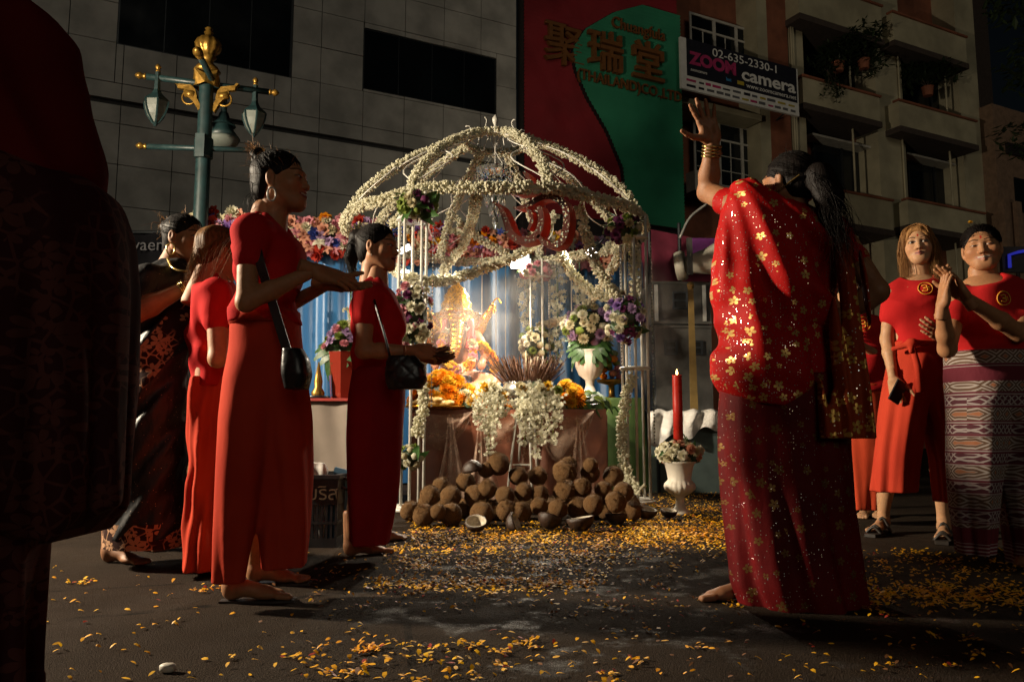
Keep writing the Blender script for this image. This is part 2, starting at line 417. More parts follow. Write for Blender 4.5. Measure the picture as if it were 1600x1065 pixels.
# bays with balconies
B1 = balcony(1254, 1372, 120, 160); balcony(1246, 1374, -34, 20); balcony(1262, 1392, 290, 338)
B2 = balcony(1404, 1522, 158, 196); balcony(1394, 1506, 20, 62); balcony(1418, 1536, 312, 350)
for (a, b_, c, d) in ((1270, 1352, 218, 292), (1418, 1494, 248, 318), (1250, 1345, 58, 128), (1408, 1490, 100, 170)):
    window_unit(a, b_, c, d, 0.85, 2, 1, mat='alu', transom=False)
    s0, z0 = fp(a - 4, c - 6, 0.4); s1 = fp(b_ + 12, c - 6, 0.4)[0]
    mb = MB(); mb.box((s0, 0.3, z0), (s1, 0.84, z0 + 0.07), FM); mb.obj('awning', M['white_frame'], br)
for px in (1243.5, 1246.5, 1334, 1411, 1484):
    s, z = fp(px, 240, -0.06); mb = MB(); mb.tube([fpt(s, -0.06, 3), fpt(s, -0.06, 15)], 0.035, 6); mb.obj('drain_pipe', M['cream'], br)
# taller tan house closing the row
bt = root('tan_corner_house', fpt(sr1 + 3, 0, 0), 'tan painted house at the right edge beyond the terrace', 'building')
mb = MB(); mb.box((sr1 + 0.05, -0.5, 0), (sr1 + 12, 8, fp(1560, 178)[1]), FM); mb.obj('wall', M['brown_wall'], bt)
for a in (1560, 1580):
    s, z = fp(a, 330, -0.5); mb = MB(); mb.box((s, -0.72, 0), (s + 0.3, -0.503, 9.0), FM); mb.obj('pilaster', M['brown_wall'], bt)
s0, z0 = fp(1572, 240, -0.52); mb = MB(); mb.box((s0, -0.6, z0), (s0 + 2.6, -0.503, z0 + 0.42), FM); mb.obj('name_board', M['board_frame'], bt)
s0, z0 = fp(1588, 330, -0.52); mb = MB(); mb.box((s0, -0.53, z0), (s0 + 1.6, -0.503, z0 + 1.3), FM); mb.obj('window', M['dark_glass'], bt)
# dark tower beyond
mb = MB(); mb.box((sr1 - 4, 9, 0), (sr1 + 16, 18, 40), FM)
tag(mb.obj('distant_tower', M['soffit'], origin=fpt(sr1 + 6, 9, 0)), 'unlit dark tower rising beyond the terrace at the top right', 'building')

# ---- camera shop banner
M['banner_white'] = plain('banner_white', (0.75, 0.75, 0.72), 0.6, var=0.12, bump=0.03)
M['banner_navy'] = plain('banner_navy', (0.012, 0.012, 0.022), 0.5, var=0.2, bump=0.03)
M['ink_pink'] = plain('banner_magenta', (0.48, 0.04, 0.15), 0.5, bump=0)
M['ink_grey'] = plain('banner_grey_print', (0.12, 0.12, 0.13), 0.5, bump=0)
M['ink_yellow'] = plain('banner_yellow_print', (0.5, 0.38, 0.04), 0.5, bump=0)
M['ink_blue'] = plain('banner_blue_print', (0.05, 0.25, 0.5), 0.5, bump=0)
WB = -0.75
bs0, bzt = fp(1063, 60, WB); bs1, bzb = fp(1249, 184, WB); bzt = (bzt + fp(1247, 106, WB)[1]) / 2; bzb = (bzb + fp(1065, 135, WB)[1]) / 2
bn = root('camera_shop_banner', fpt((bs0 + bs1) / 2, WB, bzb), 'navy and white shop banner with a phone number and pink and white lettering', 'banner')
mb = MB(); mb.box((bs0, WB, bzb), (bs1, WB + 0.08, bzt), FM); mb.obj('board', M['banner_white'], bn)
bw, bh = bs1 - bs0, bzt - bzb
nv = (bs0 + bw * 0.045, bs1 - bw * 0.015, bzb + bh * 0.27, bzt - bh * 0.0)
mb = MB(); mb.box((nv[0], WB - 0.012, nv[2]), (nv[1], WB - 0.002, nv[3] - 0.004), FM); mb.obj('navy_field', M['banner_navy'], bn)
def bt_(body, fx, fy, size, mat, sx=1.0, bold=0.0, **k):
    return glyphs(body, size, 0.004, M[mat], parent=bn, Mx=face_mat(bs0 + bw*fx, WB - 0.02, bzb + bh*fy), font_scale=(sx, 1), bold=bold, **k)
bt_('02-635-2330-1', 0.25, 0.78, bh*0.235, 'banner_white', 1.22)
bt_('ZOOM', 0.07, 0.52, bh*0.33, 'ink_pink', 1.12, bold=0.024)
bt_('camera', 0.49, 0.46, bh*0.36, 'banner_white', 1.36, bold=0.012)
bt_('www.zoomcamera.net', 0.53, 0.325, bh*0.13, 'banner_white', 1.12)
bt_('zoomcamera', 0.07, 0.375, bh*0.085, 'banner_white', 0.9, shear=0.3)
mb = MB(); mb.box((bs0 + bw*0.455, WB - 0.02, bzb + bh*0.345), (bs0 + bw*0.51, WB - 0.014, bzb + bh*0.42), FM); mb.obj('printed_logo', M['ink_yellow'], bn)
bt_('hot', 0.36, 0.36, bh*0.09, 'ink_blue', 1.0, bold=0.006)
for row in range(2):                                               # the strip of small maker marks along the foot
    x = 0.04
    while x < 0.95:
        l = random.uniform(0.035, 0.075); m_ = random.choice(('ink_grey', 'banner_navy', 'ink_grey', 'ink_pink', 'ink_yellow', 'ink_grey'))
        z = bzb + bh * (0.165 if row == 0 else 0.055); h = bh * random.uniform(0.03, 0.055)
        mb = MB(); mb.box((bs0 + bw*x, WB - 0.012, z), (bs0 + bw*(x+l), WB - 0.002, z + h), FM); mb.obj('printed_logo', M[m_], bn)
        x += l + random.uniform(0.012, 0.03)
for q in (bs0 + 0.2, bs1 - 0.2):
    mb = MB(); mb.tube([fpt(q, WB + 0.09, bzb + 0.3), fpt(q, 0.0, bzb + 0.1)], 0.02, 6); mb.obj('bracket', M['alu'], bn)

# ---- leafy plants: many small leaves on twigs
M['leaf_dark'] = plain('dark_leaf', (0.035, 0.06, 0.02), 0.5, var=0.5, scale=3, bump=0, trans=0.25)
M['bark'] = plain('bark', (0.06, 0.045, 0.03), 0.9, bump=0.6, bscale=20)
def leaf_cloud(centres, n, size, mat, name, parent, flat=0.4):
    V = []; Fc = []
    for i in range(n):
        c, r = random.choice(centres)
        d = Vector((random.gauss(0, 1), random.gauss(0, 1), random.gauss(0, 1))).normalized() * (random.random() ** 0.4)
        p = Vector(c) + Vector((d.x * r[0], d.y * r[1], d.z * r[2]))
        a = Vector((random.gauss(0, 1), random.gauss(0, 1), random.gauss(0, flat) - 0.3)).normalized()
        x, y = frame_of(a); l = size * random.uniform(0.6, 1.3); w = l * 0.38
        k = len(V); V += [p, p + a*l*0.5 + x*w*0.5 - y*w*0.12, p + a*l, p + a*l*0.5 - x*w*0.5 - y*w*0.12]
        Fc += [(k, k+1, k+2), (k, k+2, k+3)]
    return mobj(name, V, Fc, mat, parent)
def balcony_plant(px, py, w, spread, n, label):
    s, z = fp(px, py, w); b = fpt(s, w, z)
    r = root('balcony_plant', b, label, 'plant', 'plants on the balconies')
    mb = MB(); mb.lathe([(0.16, 0), (0.2, 0.3), (0.22, 0.32), (0.18, 0.33)], c=b, n=12); mb.obj('pot', M['rust'], r)
    mb = MB(); cs_ = []
    for i in range(9):
        e = b + Vector((random.uniform(-1, 1)*spread[0], random.uniform(-0.5, 0.4)*0.6, random.uniform(-0.5, 1.0)*spread[1] + 0.5))
        mid = (b + e) / 2 + Vector((0, 0, 0.4)); c = spline([b + Vector((0, 0, 0.3)), mid, e], 5); mb.tube(c, 0.014, 4, r2=0.004)
        cs_.append((e, (spread[0]*0.35, 0.35, spread[1]*0.3))); cs_.append((mid, (spread[0]*0.3, 0.3, spread[1]*0.25)))
    mb.obj('stem', M['bark'], r)
    leaf_cloud(cs_, n, 0.24, M['leaf_dark'], 'foliage', r)
balcony_plant(1310, 112, -0.3, (1.0, 0.9), 900, 'dark trailing shrub in a pot on the balcony right of the banner')
balcony_plant(1350, 108, -0.3, (0.8, 1.0), 800, 'bushy dark shrub at the right end of the balcony nearest the banner')
balcony_plant(1450, 150, -0.3, (1.2, 0.9), 1000, 'wide dark shrub on the upper balcony farthest from the banner')
# vine hanging over the balcony front
s, z = fp(1296, 132, -0.66); b = fpt(s, -0.7, z)
vn = root('hanging_vine', b, 'small green vine hanging over the cream balcony front right of the banner', 'plant')
mb = MB(); cs_ = []
for i in range(5):
    e = b + FD * random.uniform(-0.5, 0.7) + Vector((0, 0, -random.uniform(0.1, 0.6))); c = spline([b + FD*random.uniform(-0.3, 0.3) + Vector((0, 0, 0.45)), (b + e)/2 - FI*0.08 + Vector((0, 0, 0.15)), e], 5); mb.tube(c, 0.01, 4)
    cs_ += [(q, (0.12, 0.05, 0.12)) for q in c[2:]]
mb.obj('stem', M['bark'], vn); leaf_cloud(cs_, 150, 0.17, M['leaf_dark'], 'foliage', vn)
# dark street tree at the upper right
tb = Vector((13.2, 16.5, 0)); tr = root('street_tree', tb, 'dark street tree with its crown filling the top right corner', 'tree')
mb = MB(); mb.tube(spline([tb, tb + Vector((0.1, 0, 3)), tb + Vector((-0.1, 0.1, 6)), tb + Vector((0.1, 0, 9.5))], 6), 0.2, 10, r2=0.08)
cs_ = []
for i in range(16):
    a = i * 2.4; h = 5.6 + i * 0.38; e = tb + Vector((math.cos(a)*random.uniform(1.2, 2.6), math.sin(a)*random.uniform(1.0, 2.2), h + 1.4))
    c = spline([tb + Vector((0, 0, h)), (tb + Vector((0, 0, h)) + e)/2 + Vector((0, 0, 0.3)), e], 5); mb.tube(c, 0.07, 6, r2=0.015)
    cs_ += [(e, (0.9, 0.9, 0.6)), (c[3], (0.6, 0.6, 0.5))]
mb.obj('trunk', M['bark'], tr, smooth=True); leaf_cloud(cs_, 9000, 0.26, M['leaf_dark'], 'crown', tr)

# ---- black hoarding with white lettering behind the women on the left
M['black_cloth'] = plain('black_hoarding', (0.008, 0.008, 0.010), 0.9, var=0.4, scale=3, bump=0.2, bscale=8, spec=0.05)
hb = P(250, 560, 9.8); hr = root('black_hoarding', Vector((hb.x, hb.y, 0)), 'black cloth hoarding with pale lettering behind the women at left', 'hoarding')
zt = P(250, 363, 9.8).z; x0 = P(60, 400, 9.8).x; x1 = P(330, 400, 9.8).x
V = []; n = 60
for i in range(n + 1):
    x = x0 + (x1 - x0) * i / n; y = 9.8 + 0.03 * math.sin(x * 9) + 0.02 * math.sin(x * 23 + 1)
    V += [(x, y, 0.0), (x, y + 0.0, zt)]
mobj('cloth', V, [(2*i, 2*i+2, 2*i+3, 2*i+1) for i in range(n)], M['black_cloth'], hr, smooth=True)
mb = MB(); mb.tube([(x0, 9.78, zt), (x1, 9.78, zt)], 0.02, 8); mb.obj('top_rail', M['alu'], hr)
for x in (x0, (x0 + x1)/2, x1): mb = MB(); mb.tube([(x, 9.85, 0), (x, 9.85, zt)], 0.025, 8); mb.obj('post', M['alu'], hr)
q = P(196, 390, 9.70)
M['hoarding_print'] = plain('grey_print', (0.10, 0.10, 0.11), 0.8, bump=0, spec=0.1)
glyphs('waeng Thai', 0.22, 0.003, M['hoarding_print'], parent=hr, Mx=Matrix(((1, 0, 0, q.x), (0, 0, -1, 9.735), (0, 1, 0, q.z), (0, 0, 0, 1))))
# ================================================================ STREET LAMP
M['lamp_green'] = plain('dark_green_paint', (0.012, 0.034, 0.036), 0.45, var=0.35, scale=9, bump=0.08)
M['gold'] = plain('gold_paint', (0.36, 0.20, 0.035), 0.38, metal=0.7, var=0.35, scale=14, bump=0.1)
M['frost'] = plain('frosted_lamp_glass', (0.14, 0.16, 0.14), 0.6, var=0.25, bump=0)
lx = P(314, 330, 8.5).x; LB = Vector((lx, 8.5, 0))
lp = root('street_lamp', LB, 'dark green street lamp post with gilt finial, cross arms and glass lanterns', 'street lamp')
zA = P(326, 132, 8.5).z; zB = P(314, 232, 8.5).z; zT = P(328, 112, 8.5).z
mb = MB(); mb.lathe([(0.17, 0), (0.17, 0.5), (0.12, 0.6), (0.085, 0.8), (0.075, zT - 0.1), (0.075, zT)], c=LB, n=18); mb.obj('pole', M['lamp_green'], lp, smooth=True)
mb = MB(); mb.lathe([(0.082, zB - 0.12), (0.1, zB - 0.1), (0.1, zB + 0.1), (0.082, zB + 0.12)], c=LB, n=12)
mb.box((LB.x - 0.05, 8.38, zB - 0.13), (LB.x + 0.05, 8.44, zB + 0.13)); mb.obj('collar', M['lamp_green'], lp)
aL = Vector((P(232, 122, 8.35).x, 8.30, zA)); aR = Vector((P(418, 140, 8.65).x, 8.70, zA))
aN = Vector((P(312, 97, 7.93).x, 7.93, zA + 0.05)); aF = Vector((P(352, 168, 9.07).x, 9.07, zA))
mb = MB(); mb.tube([aL, aR], 0.034, 10); mb.obj('cross_arm', M['lamp_green'], lp, smooth=True)
mb = MB(); mb.tube([aN, aF], 0.034, 10); mb.obj('cross_arm', M['lamp_green'], lp, smooth=True)
bL = Vector((P(228, 229, 8.42).x, 8.44, zB)); bR = Vector((P(400, 236, 8.58).x, 8.56, zB))
mb = MB(); mb.tube([bL, bR], 0.03, 10); mb.obj('banner_arm', M['lamp_green'], lp, smooth=True)
def finial(p, d, sc, name='finial'):
    d = Vector(d).normalized(); x, y = frame_of(d); Mx = Matrix(((x.x, y.x, d.x, p.x), (x.y, y.y, d.y, p.y), (x.z, y.z, d.z, p.z), (0, 0, 0, 1)))
    mb = MB(); mb.lathe([(r*sc, z*sc) for r, z in ((0.9, 0), (1.0, 0.5), (0.7, 0.8), (0.75, 1.2), (1.15, 1.8), (1.0, 2.5), (0.5, 3.1), (0.05, 3.4))], n=12, M=Mx); mb.obj(name, M['gold'], lp, smooth=True)
ax = (aR - aL).normalized(); ay = (aF - aN).normalized()
finial(aL, -ax, 0.034); finial(aR, ax, 0.034); finial(aN, -ay, 0.045); finial(bL, -ax, 0.033); finial(bR, ax, 0.033)
# ribbed gilt bulb on top and the gilt collar under it
mb = MB(); c = Vector((LB.x, LB.y, zT))
mb.lathe([(r_*0.85, z_*0.54) for r_, z_ in [(0.1, -0.06), (0.17, 0.0), (0.13, 0.10), (0.08, 0.16), (0.07, 0.24), (0.11, 0.30), (0.075, 0.34), (0.14, 0.44), (0.165, 0.56), (0.13, 0.68), (0.07, 0.74), (0.045, 0.78), (0.06, 0.84), (0.03, 0.87), (0.05, 0.92), (0.02, 0.96)]],
         c=c, n=40, flute=lambda a, i: (1 + 0.07*math.cos(10*a)) if 6 <= i <= 10 else 1.0); mb.obj('top_finial', M['gold'], lp, smooth=True)
for k in range(4):
    a = k*PI/2 + 0.25; mb = MB(); d = Vector((math.cos(a), math.sin(a), 0)); t_ = Vector((-d.y, d.x, 0)); p = c + d*0.09
    mb._add([p + t_*0.10 + Vector((0,0,-0.20)), p + d*0.03 + t_*0.12 + Vector((0,0,-0.02)), p + d*0.05 + Vector((0,0,-0.08)), p + d*0.03 - t_*0.12 + Vector((0,0,-0.02)), p - t_*0.10 + Vector((0,0,-0.20)),
             p + d*0.06 + Vector((0,0,-0.18))], [(0,1,2,5), (5,2,3,4)]); mb.obj('collar_leaf', M['gold'], lp)
# gilt brackets shaped like revolvers
gun = [(320,398),(338,392),(352,408),(445,418),(470,450),(482,490),(480,505),(516,572),(492,592),(455,530),(420,498),(398,488),(390,458),(400,445),(350,440),(345,420)]
def bracket(mirror):
    def q(x, y):
        px = 200 + x/4.4375; py = 40 + y/4.4375
        if mirror: px = 2*321.5 - px + 3.5; py += 3.0
        return P(px, py, 8.46 if not mirror else 8.52)
    pts = [q(*g) for g in gun]; n = len(pts); t_ = Vector((0, 0.05, 0))
    mb = MB(); mb._add([p - t_*0.5 for p in pts] + [p + t_*0.5 for p in pts], [tuple(range(n)), tuple(reversed(range(n, 2*n)))] + [(i, n+i, n+(i+1) % n, (i+1) % n) for i in range(n)])
    b = mb.obj('bracket', M['gold'], lp)
    mb = MB(); mb.tube([q(424 + 48*math.cos(a), 500 + 46*math.sin(a)) for a in np.linspace(0, 2*PI, 24, endpoint=False)], 0.011, 6, close=True); mb.obj('ring', M['gold'], b, smooth=True)
    mb = MB(); mb.tube([q(400, 470), q(462, 480)], 0.045, 10); mb.obj('drum', M['gold'], b, smooth=True)
bracket(False); bracket(True)
def lantern(p, sc=0.85, globe=False):
    mb = MB(); p = Vector(p); K = 0.64
    mb.lathe([(0.03, 0.06), (0.032, -0.02*K), (0.036, -0.22*K), (0.06, -0.30*K), (0.15*sc, -0.40*K), (0.165*sc, -0.43*K)], c=p, n=6 if not globe else 20); l = mb.obj('lantern', M['lamp_green'], lp)
    finial(p + Vector((0, 0, 0.06)), (0, 0, 1), 0.028)
    if globe:
        mb = MB(); mb.lathe([(0.185*math.cos(a), -0.43 - 0.12*math.sin(a)) for a in np.linspace(0, PI/2 - 0.05, 8)], c=p, n=24); mb.obj('glass_bowl', M['frost'], l, smooth=True)
        mb = MB(); mb.lathe([(0.05, -0.12), (0.12, -0.33), (0.195, -0.43)], c=p, n=24); mb.obj('shade', M['lamp_green'], l, smooth=True)
        return
    prof = [(0.150*sc, -0.432*K), (0.138*sc, -0.54*K), (0.105*sc, -0.66*K), (0.045*sc, -0.78*K), (0.02, -0.80*K)]
    for k in range(6):
        a0, a1 = k*PI/3 + 0.06, (k+1)*PI/3 - 0.06; mb = MB()
        vs = []
        for r, z in prof: vs += [p + Vector((r*math.cos(a0), r*math.sin(a0), z)), p + Vector((r*math.cos(a1), r*math.sin(a1), z))]
        mb._add(vs, [(2*i, 2*i+2, 2*i+3, 2*i+1) for i in range(len(prof)-1)]); mb.obj('pane', M['frost'], l)
        a = k*PI/3; mb = MB(); mb.tube([p + Vector((r*1.03*math.cos(a), r*1.03*math.sin(a), z)) for r, z in prof], 0.011, 5); mb.obj('rib', M['lamp_green'], l)
    mb = MB(); mb.lathe([(0.025, -0.79*K), (0.03, -0.81*K), (0.01, -0.86*K)], c=p, n=8); mb.obj('drop', M['lamp_green'], l)
pL = Vector((P(246, 120, 8.32).x, aL.y + (aR.y-aL.y)*0.07, zA)); pR = Vector((P(399, 138, 8.66).x, aR.y - 0.04, zA))
lantern(pL); lantern(pR); lantern(aF - ay*0.05, globe=True)
# ================================================================ SIGNED-DISTANCE MODELLING
class Field:
    def __init__(s, lo, hi, r):
        s.lo = np.array(lo, np.float32); s.r = r
        s.n = np.ceil((np.array(hi) - np.array(lo)) / r).astype(int) + 1
        s.a = np.full(s.n, 0.5, np.float32)
        s.ax = [s.lo[i] + r * np.arange(s.n[i], dtype=np.float32) for i in range(3)]
    def sub(s, lo, hi):
        i0 = [max(0, int((lo[i] - s.lo[i]) / s.r) - 1) for i in range(3)]
        i1 = [min(int(s.n[i]), int((hi[i] - s.lo[i]) / s.r) + 3) for i in range(3)]
        sl_ = tuple(slice(a, max(a, b)) for a, b in zip(i0, i1))
        X = s.ax[0][sl_[0]][:, None, None]; Y = s.ax[1][sl_[1]][None, :, None]; Z = s.ax[2][sl_[2]][None, None, :]
        return sl_, X, Y, Z
    def put(s, sl_, d, k, op):
        a = s.a[sl_]
        if a.size == 0: return
        d = np.broadcast_to(d, a.shape)
        if op == 's':
            d = -d; h = np.maximum(k - np.abs(a - d), 0) / k; s.a[sl_] = np.maximum(a, d) + h*h*k*0.25
        else:
            h = np.maximum(k - np.abs(a - d), 0) / k; s.a[sl_] = np.minimum(a, d) - h*h*k*0.25
    def cone(s, a, b, ra, rb, k=0.02, op='u', fold=None):
        a = np.array(a, np.float32); b = np.array(b, np.float32); m = max(ra, rb) + k + 2*s.r + (0.03 if fold else 0)
        sl_, X, Y, Z = s.sub(np.minimum(a, b) - m, np.maximum(a, b) + m)
        ba = b - a; L2 = float(ba @ ba) + 1e-9
        t = np.clip(((X-a[0])*ba[0] + (Y-a[1])*ba[1] + (Z-a[2])*ba[2]) / L2, 0, 1)
        d = np.sqrt((X-a[0]-t*ba[0])**2 + (Y-a[1]-t*ba[1])**2 + (Z-a[2]-t*ba[2])**2) - (ra + (rb-ra)*t)
        if fold: d = d - fold(X, Y, Z)
        s.put(sl_, d, k, op); return s
    def ell(s, c, r, k=0.02, R=None, op='u', fold=None):
        c = np.array(c, np.float32); r = np.array(r, np.float32); m = float(r.max()) + k + 2*s.r
        sl_, X, Y, Z = s.sub(c - m, c + m); x, y, z = X-c[0], Y-c[1], Z-c[2]
        if R is not None: x, y, z = R[0][0]*x+R[1][0]*y+R[2][0]*z, R[0][1]*x+R[1][1]*y+R[2][1]*z, R[0][2]*x+R[1][2]*y+R[2][2]*z
        k0 = np.sqrt((x/r[0])**2 + (y/r[1])**2 + (z/r[2])**2); k1 = np.sqrt((x/r[0]**2)**2 + (y/r[1]**2)**2 + (z/r[2]**2)**2) + 1e-6
        d = k0*(k0-1)/k1
        if fold: d = d - fold(X, Y, Z)
        s.put(sl_, d, k, op); return s
    def loft(s, zs, cx, cy, rx, ry, k=0.02, fold=None, op='u', inset=0.0, power=2.0, zlo=None, zhi=None):
        """stack of ellipses along z (arrays ordered by rising z)"""
        zz = np.linspace(zs[0], zs[-1], 120); w = np.hanning(13); w /= w.sum()
        def sm(v):
            v = np.interp(zz, zs, v); p = np.concatenate([np.full(6, v[0]), v, np.full(6, v[-1])]); return np.convolve(p, w, 'valid')
        Cx, Cy, Rx, Ry = sm(cx), sm(cy), sm(rx) - inset, sm(ry) - inset
        m = k + 2*s.r + 0.03
        lo = (float((Cx-Rx).min()) - m, float((Cy-Ry).min()) - m, zs[0] - m); hi = (float((Cx+Rx).max()) + m, float((Cy+Ry).max()) + m, zs[-1] + m)
        sl_, X, Y, Z = s.sub(lo, hi); z1 = Z.ravel()
        I = lambda v: np.interp(z1, zz, v).astype(np.float32)[None, None, :]
        cx_, cy_, rx_, ry_ = I(Cx), I(Cy), np.maximum(I(Rx), 0.004), np.maximum(I(Ry), 0.004)
        dx, dy = (X-cx_)/rx_, (Y-cy_)/ry_
        q = (np.abs(dx)**power + np.abs(dy)**power) ** (1/power)
        d = (q - 1) * np.minimum(rx_, ry_)
        if fold: d = d - fold(np.arctan2(dy, dx), Z, X, Y)
        zl = zs[0] if zlo is None else zlo(X, Y); zh = zs[-1] if zhi is None else zhi(X, Y)
        d = np.maximum(d, np.maximum(zl - Z, Z - zh))
        s.put(sl_, d, k, op); return s
    def half(s, n, c, op_keep=True):
        """keep the side where (p-c).n < 0"""
        X = s.ax[0][:, None, None]; Y = s.ax[1][None, :, None]; Z = s.ax[2][None, None, :]
        d = (X-c[0])*n[0] + (Y-c[1])*n[1] + (Z-c[2])*n[2]; s.a = np.maximum(s.a, d.astype(np.float32)); return s
    def mesh(s, adapt=0.0):
        g = vdb.FloatGrid(0.5); a = s.a.copy()
        a[0] = a[-1] = 0.5; a[:, 0] = a[:, -1] = 0.5; a[:, :, 0] = a[:, :, -1] = 0.5
        g.copyFromArray(np.clip(a, -0.05, 0.5)); pts, tri, quad = g.convertToPolygons(0.0, adapt)
        V = pts.astype(np.float32) * s.r + s.lo
        return V, quad.astype(int).tolist() + tri.astype(int).tolist()

# ================================================================ FLOWERS
def petal_color(name, c, c2=None):
    M[name] = plain('petal_' + name, c, 0.55, var=0.25, scale=25, bump=0, c2=c2, spec=0.12, trans=0.4)
for nme, c in (('creamf', (0.62, 0.56, 0.36)), ('ivory', (0.78, 0.75, 0.58)), ('pink', (0.60, 0.24, 0.28)), ('peach', (0.62, 0.30, 0.20)), ('yellowf', (0.72, 0.42, 0.03)), ('orange', (0.75, 0.26, 0.01)),
               ('redf', (0.50, 0.05, 0.03)), ('violet', (0.22, 0.12, 0.36)), ('lilac', (0.42, 0.28, 0.46)), ('blue', (0.06, 0.09, 0.36)), ('plum', (0.14, 0.03, 0.09)), ('leaf', (0.06, 0.13, 0.03)), ('lime', (0.20, 0.26, 0.05))):
    petal_color(nme, c)
M['leaf'] = plain('leaf_green', (0.05, 0.12, 0.03), 0.4, var=0.5, scale=20, bump=0.1, trans=0.2)
def petal_strip(mb, base, d, up, L, w, curl, n=3):
    """a cupped petal: d outward direction, up normal"""
    d = Vector(d).normalized(); up = Vector(up).normalized(); t = d.cross(up).normalized(); vs = []
    for i in range(n + 1):
        f = i / n; a = curl * f; p = Vector(base) + (d * math.cos(a) + up * math.sin(a)) * (L * f) ; ww = w * math.sin(PI * (0.18 + 0.72 * f)) * 0.5
        vs += [p - t*ww + up*ww*0.35, p + t*ww + up*ww*0.35]
    mb._add(vs, [(2*i, 2*i+1, 2*i+3, 2*i+2) for i in range(n)])
def make_flower(kind):
    mb = MB(); Z = Vector((0, 0, 1))
    if kind == 'rose':
        for ring, (cnt, r, tilt, L) in enumerate(((3, 0.05, 1.35, 0.75), (5, 0.12, 1.05, 0.85), (6, 0.2, 0.65, 0.9), (6, 0.22, 0.25, 0.95))):
            for k in range(cnt):
                a = 2*PI*k/cnt + ring*0.6; e = Vector((math.cos(a), math.sin(a), 0)); d = e*math.cos(tilt) + Z*math.sin(tilt); up = Z*math.cos(tilt) - e*math.sin(tilt)
                petal_strip(mb, e*r, d, up, L, 0.85, -0.25 if ring > 1 else 0.3, 3)
    elif kind == 'mum':
        for ring, (cnt, tilt, L) in enumerate(((7, 1.3, 0.7), (10, 0.95, 0.85), (12, 0.55, 0.95), (12, 0.15, 1.0), (10, -0.3, 0.9))):
            for k in range(cnt):
                a = 2*PI*k/cnt + ring*0.3; e = Vector((math.cos(a), math.sin(a), 0)); d = e*math.cos(tilt) + Z*math.sin(tilt); up = Z*math.cos(tilt) - e*math.sin(tilt)
                petal_strip(mb, e*0.05, d, up, L, 0.5, 0.35, 2)
    elif kind == 'lily':
        for k in range(6):
            a = 2*PI*k/6; e = Vector((math.cos(a), math.sin(a), 0)); d = e*0.8 + Z*0.6; up = Z*0.8 - e*0.6; petal_strip(mb, e*0.05, d, up, 1.1, 0.55, -0.7, 4)
        for k in range(4):
            a = k*1.6; mb.tube([(0,0,0), (0.12*math.cos(a), 0.12*math.sin(a), 0.6)], 0.03, 4)
    elif kind == 'orchid':
        for k in range(5):
            a = 2*PI*k/5 + 0.3; e = Vector((math.cos(a), math.sin(a), 0)); petal_strip(mb, e*0.03, e*0.95 + Z*0.3, Z, 1.0, 0.55, -0.35, 3)
    elif kind == 'button':
        mb.lathe([(0.9*math.sin(t)*(1 if t < 2.4 else 0.9), -0.75*math.cos(t)) for t in np.linspace(0.1, 2.9, 7)], n=10, flute=lambda a, i: 1 + 0.10*math.cos(5*a + i))
        for k in range(8):
            a = 2*PI*k/8; e = Vector((math.cos(a), math.sin(a), 0)); petal_strip(mb, e*0.3 + Z*0.1, e*0.5 + Z*0.85, e, 0.8, 0.5, -0.6, 2)
    elif kind == 'leafcard':
        vs = []; n = 5
        for i in range(n + 1):
            f = i/n; w = 0.3*math.sin(PI*(0.08+0.9*f)); z = -0.35*f*f; vs += [Vector((f, -w, z + 0.08)), Vector((f, 0, z)), Vector((f, w, z + 0.08))]
        mb._add(vs, [(3*i, 3*i+3, 3*i+4, 3*i+1) for i in range(n)] + [(3*i+1, 3*i+4, 3*i+5, 3*i+2) for i in range(n)])
    elif kind == 'fan':                                            # split palm or monstera leaf
        for k in range(9):
            a = -1.25 + 2.5*k/8; d = Vector((math.cos(a), math.sin(a), 0)); petal_strip(mb, d*0.08, d, Z, 1.0 - 0.25*abs(a), 0.3, -0.5, 4)
    return mb
FK = {k: make_flower(k) for k in ('rose', 'mum', 'lily', 'orchid', 'button', 'leafcard', 'fan')}
FME = {}
def flower(kind, col, loc, nrm, size, parent, name=None):
    key = (kind, col)
    if key not in FME: FME[key] = FK[kind].data(kind, M[col], smooth=True)
    e = Vector(nrm).to_track_quat('Z', 'Y').to_euler(); q = Matrix.Rotation(random.uniform(0, 6.28), 3, 'Z'); Rm = e.to_matrix() @ q
    nm = name or {'rose': 'rose', 'mum': 'chrysanthemum', 'lily': 'lily', 'orchid': 'orchid', 'button': 'ranunculus', 'leafcard': 'leaf', 'fan': 'palm_leaf'}[kind]
    return inst(nm, FME[key], loc, parent, Rm.to_euler(), size * random.uniform(0.85, 1.15))
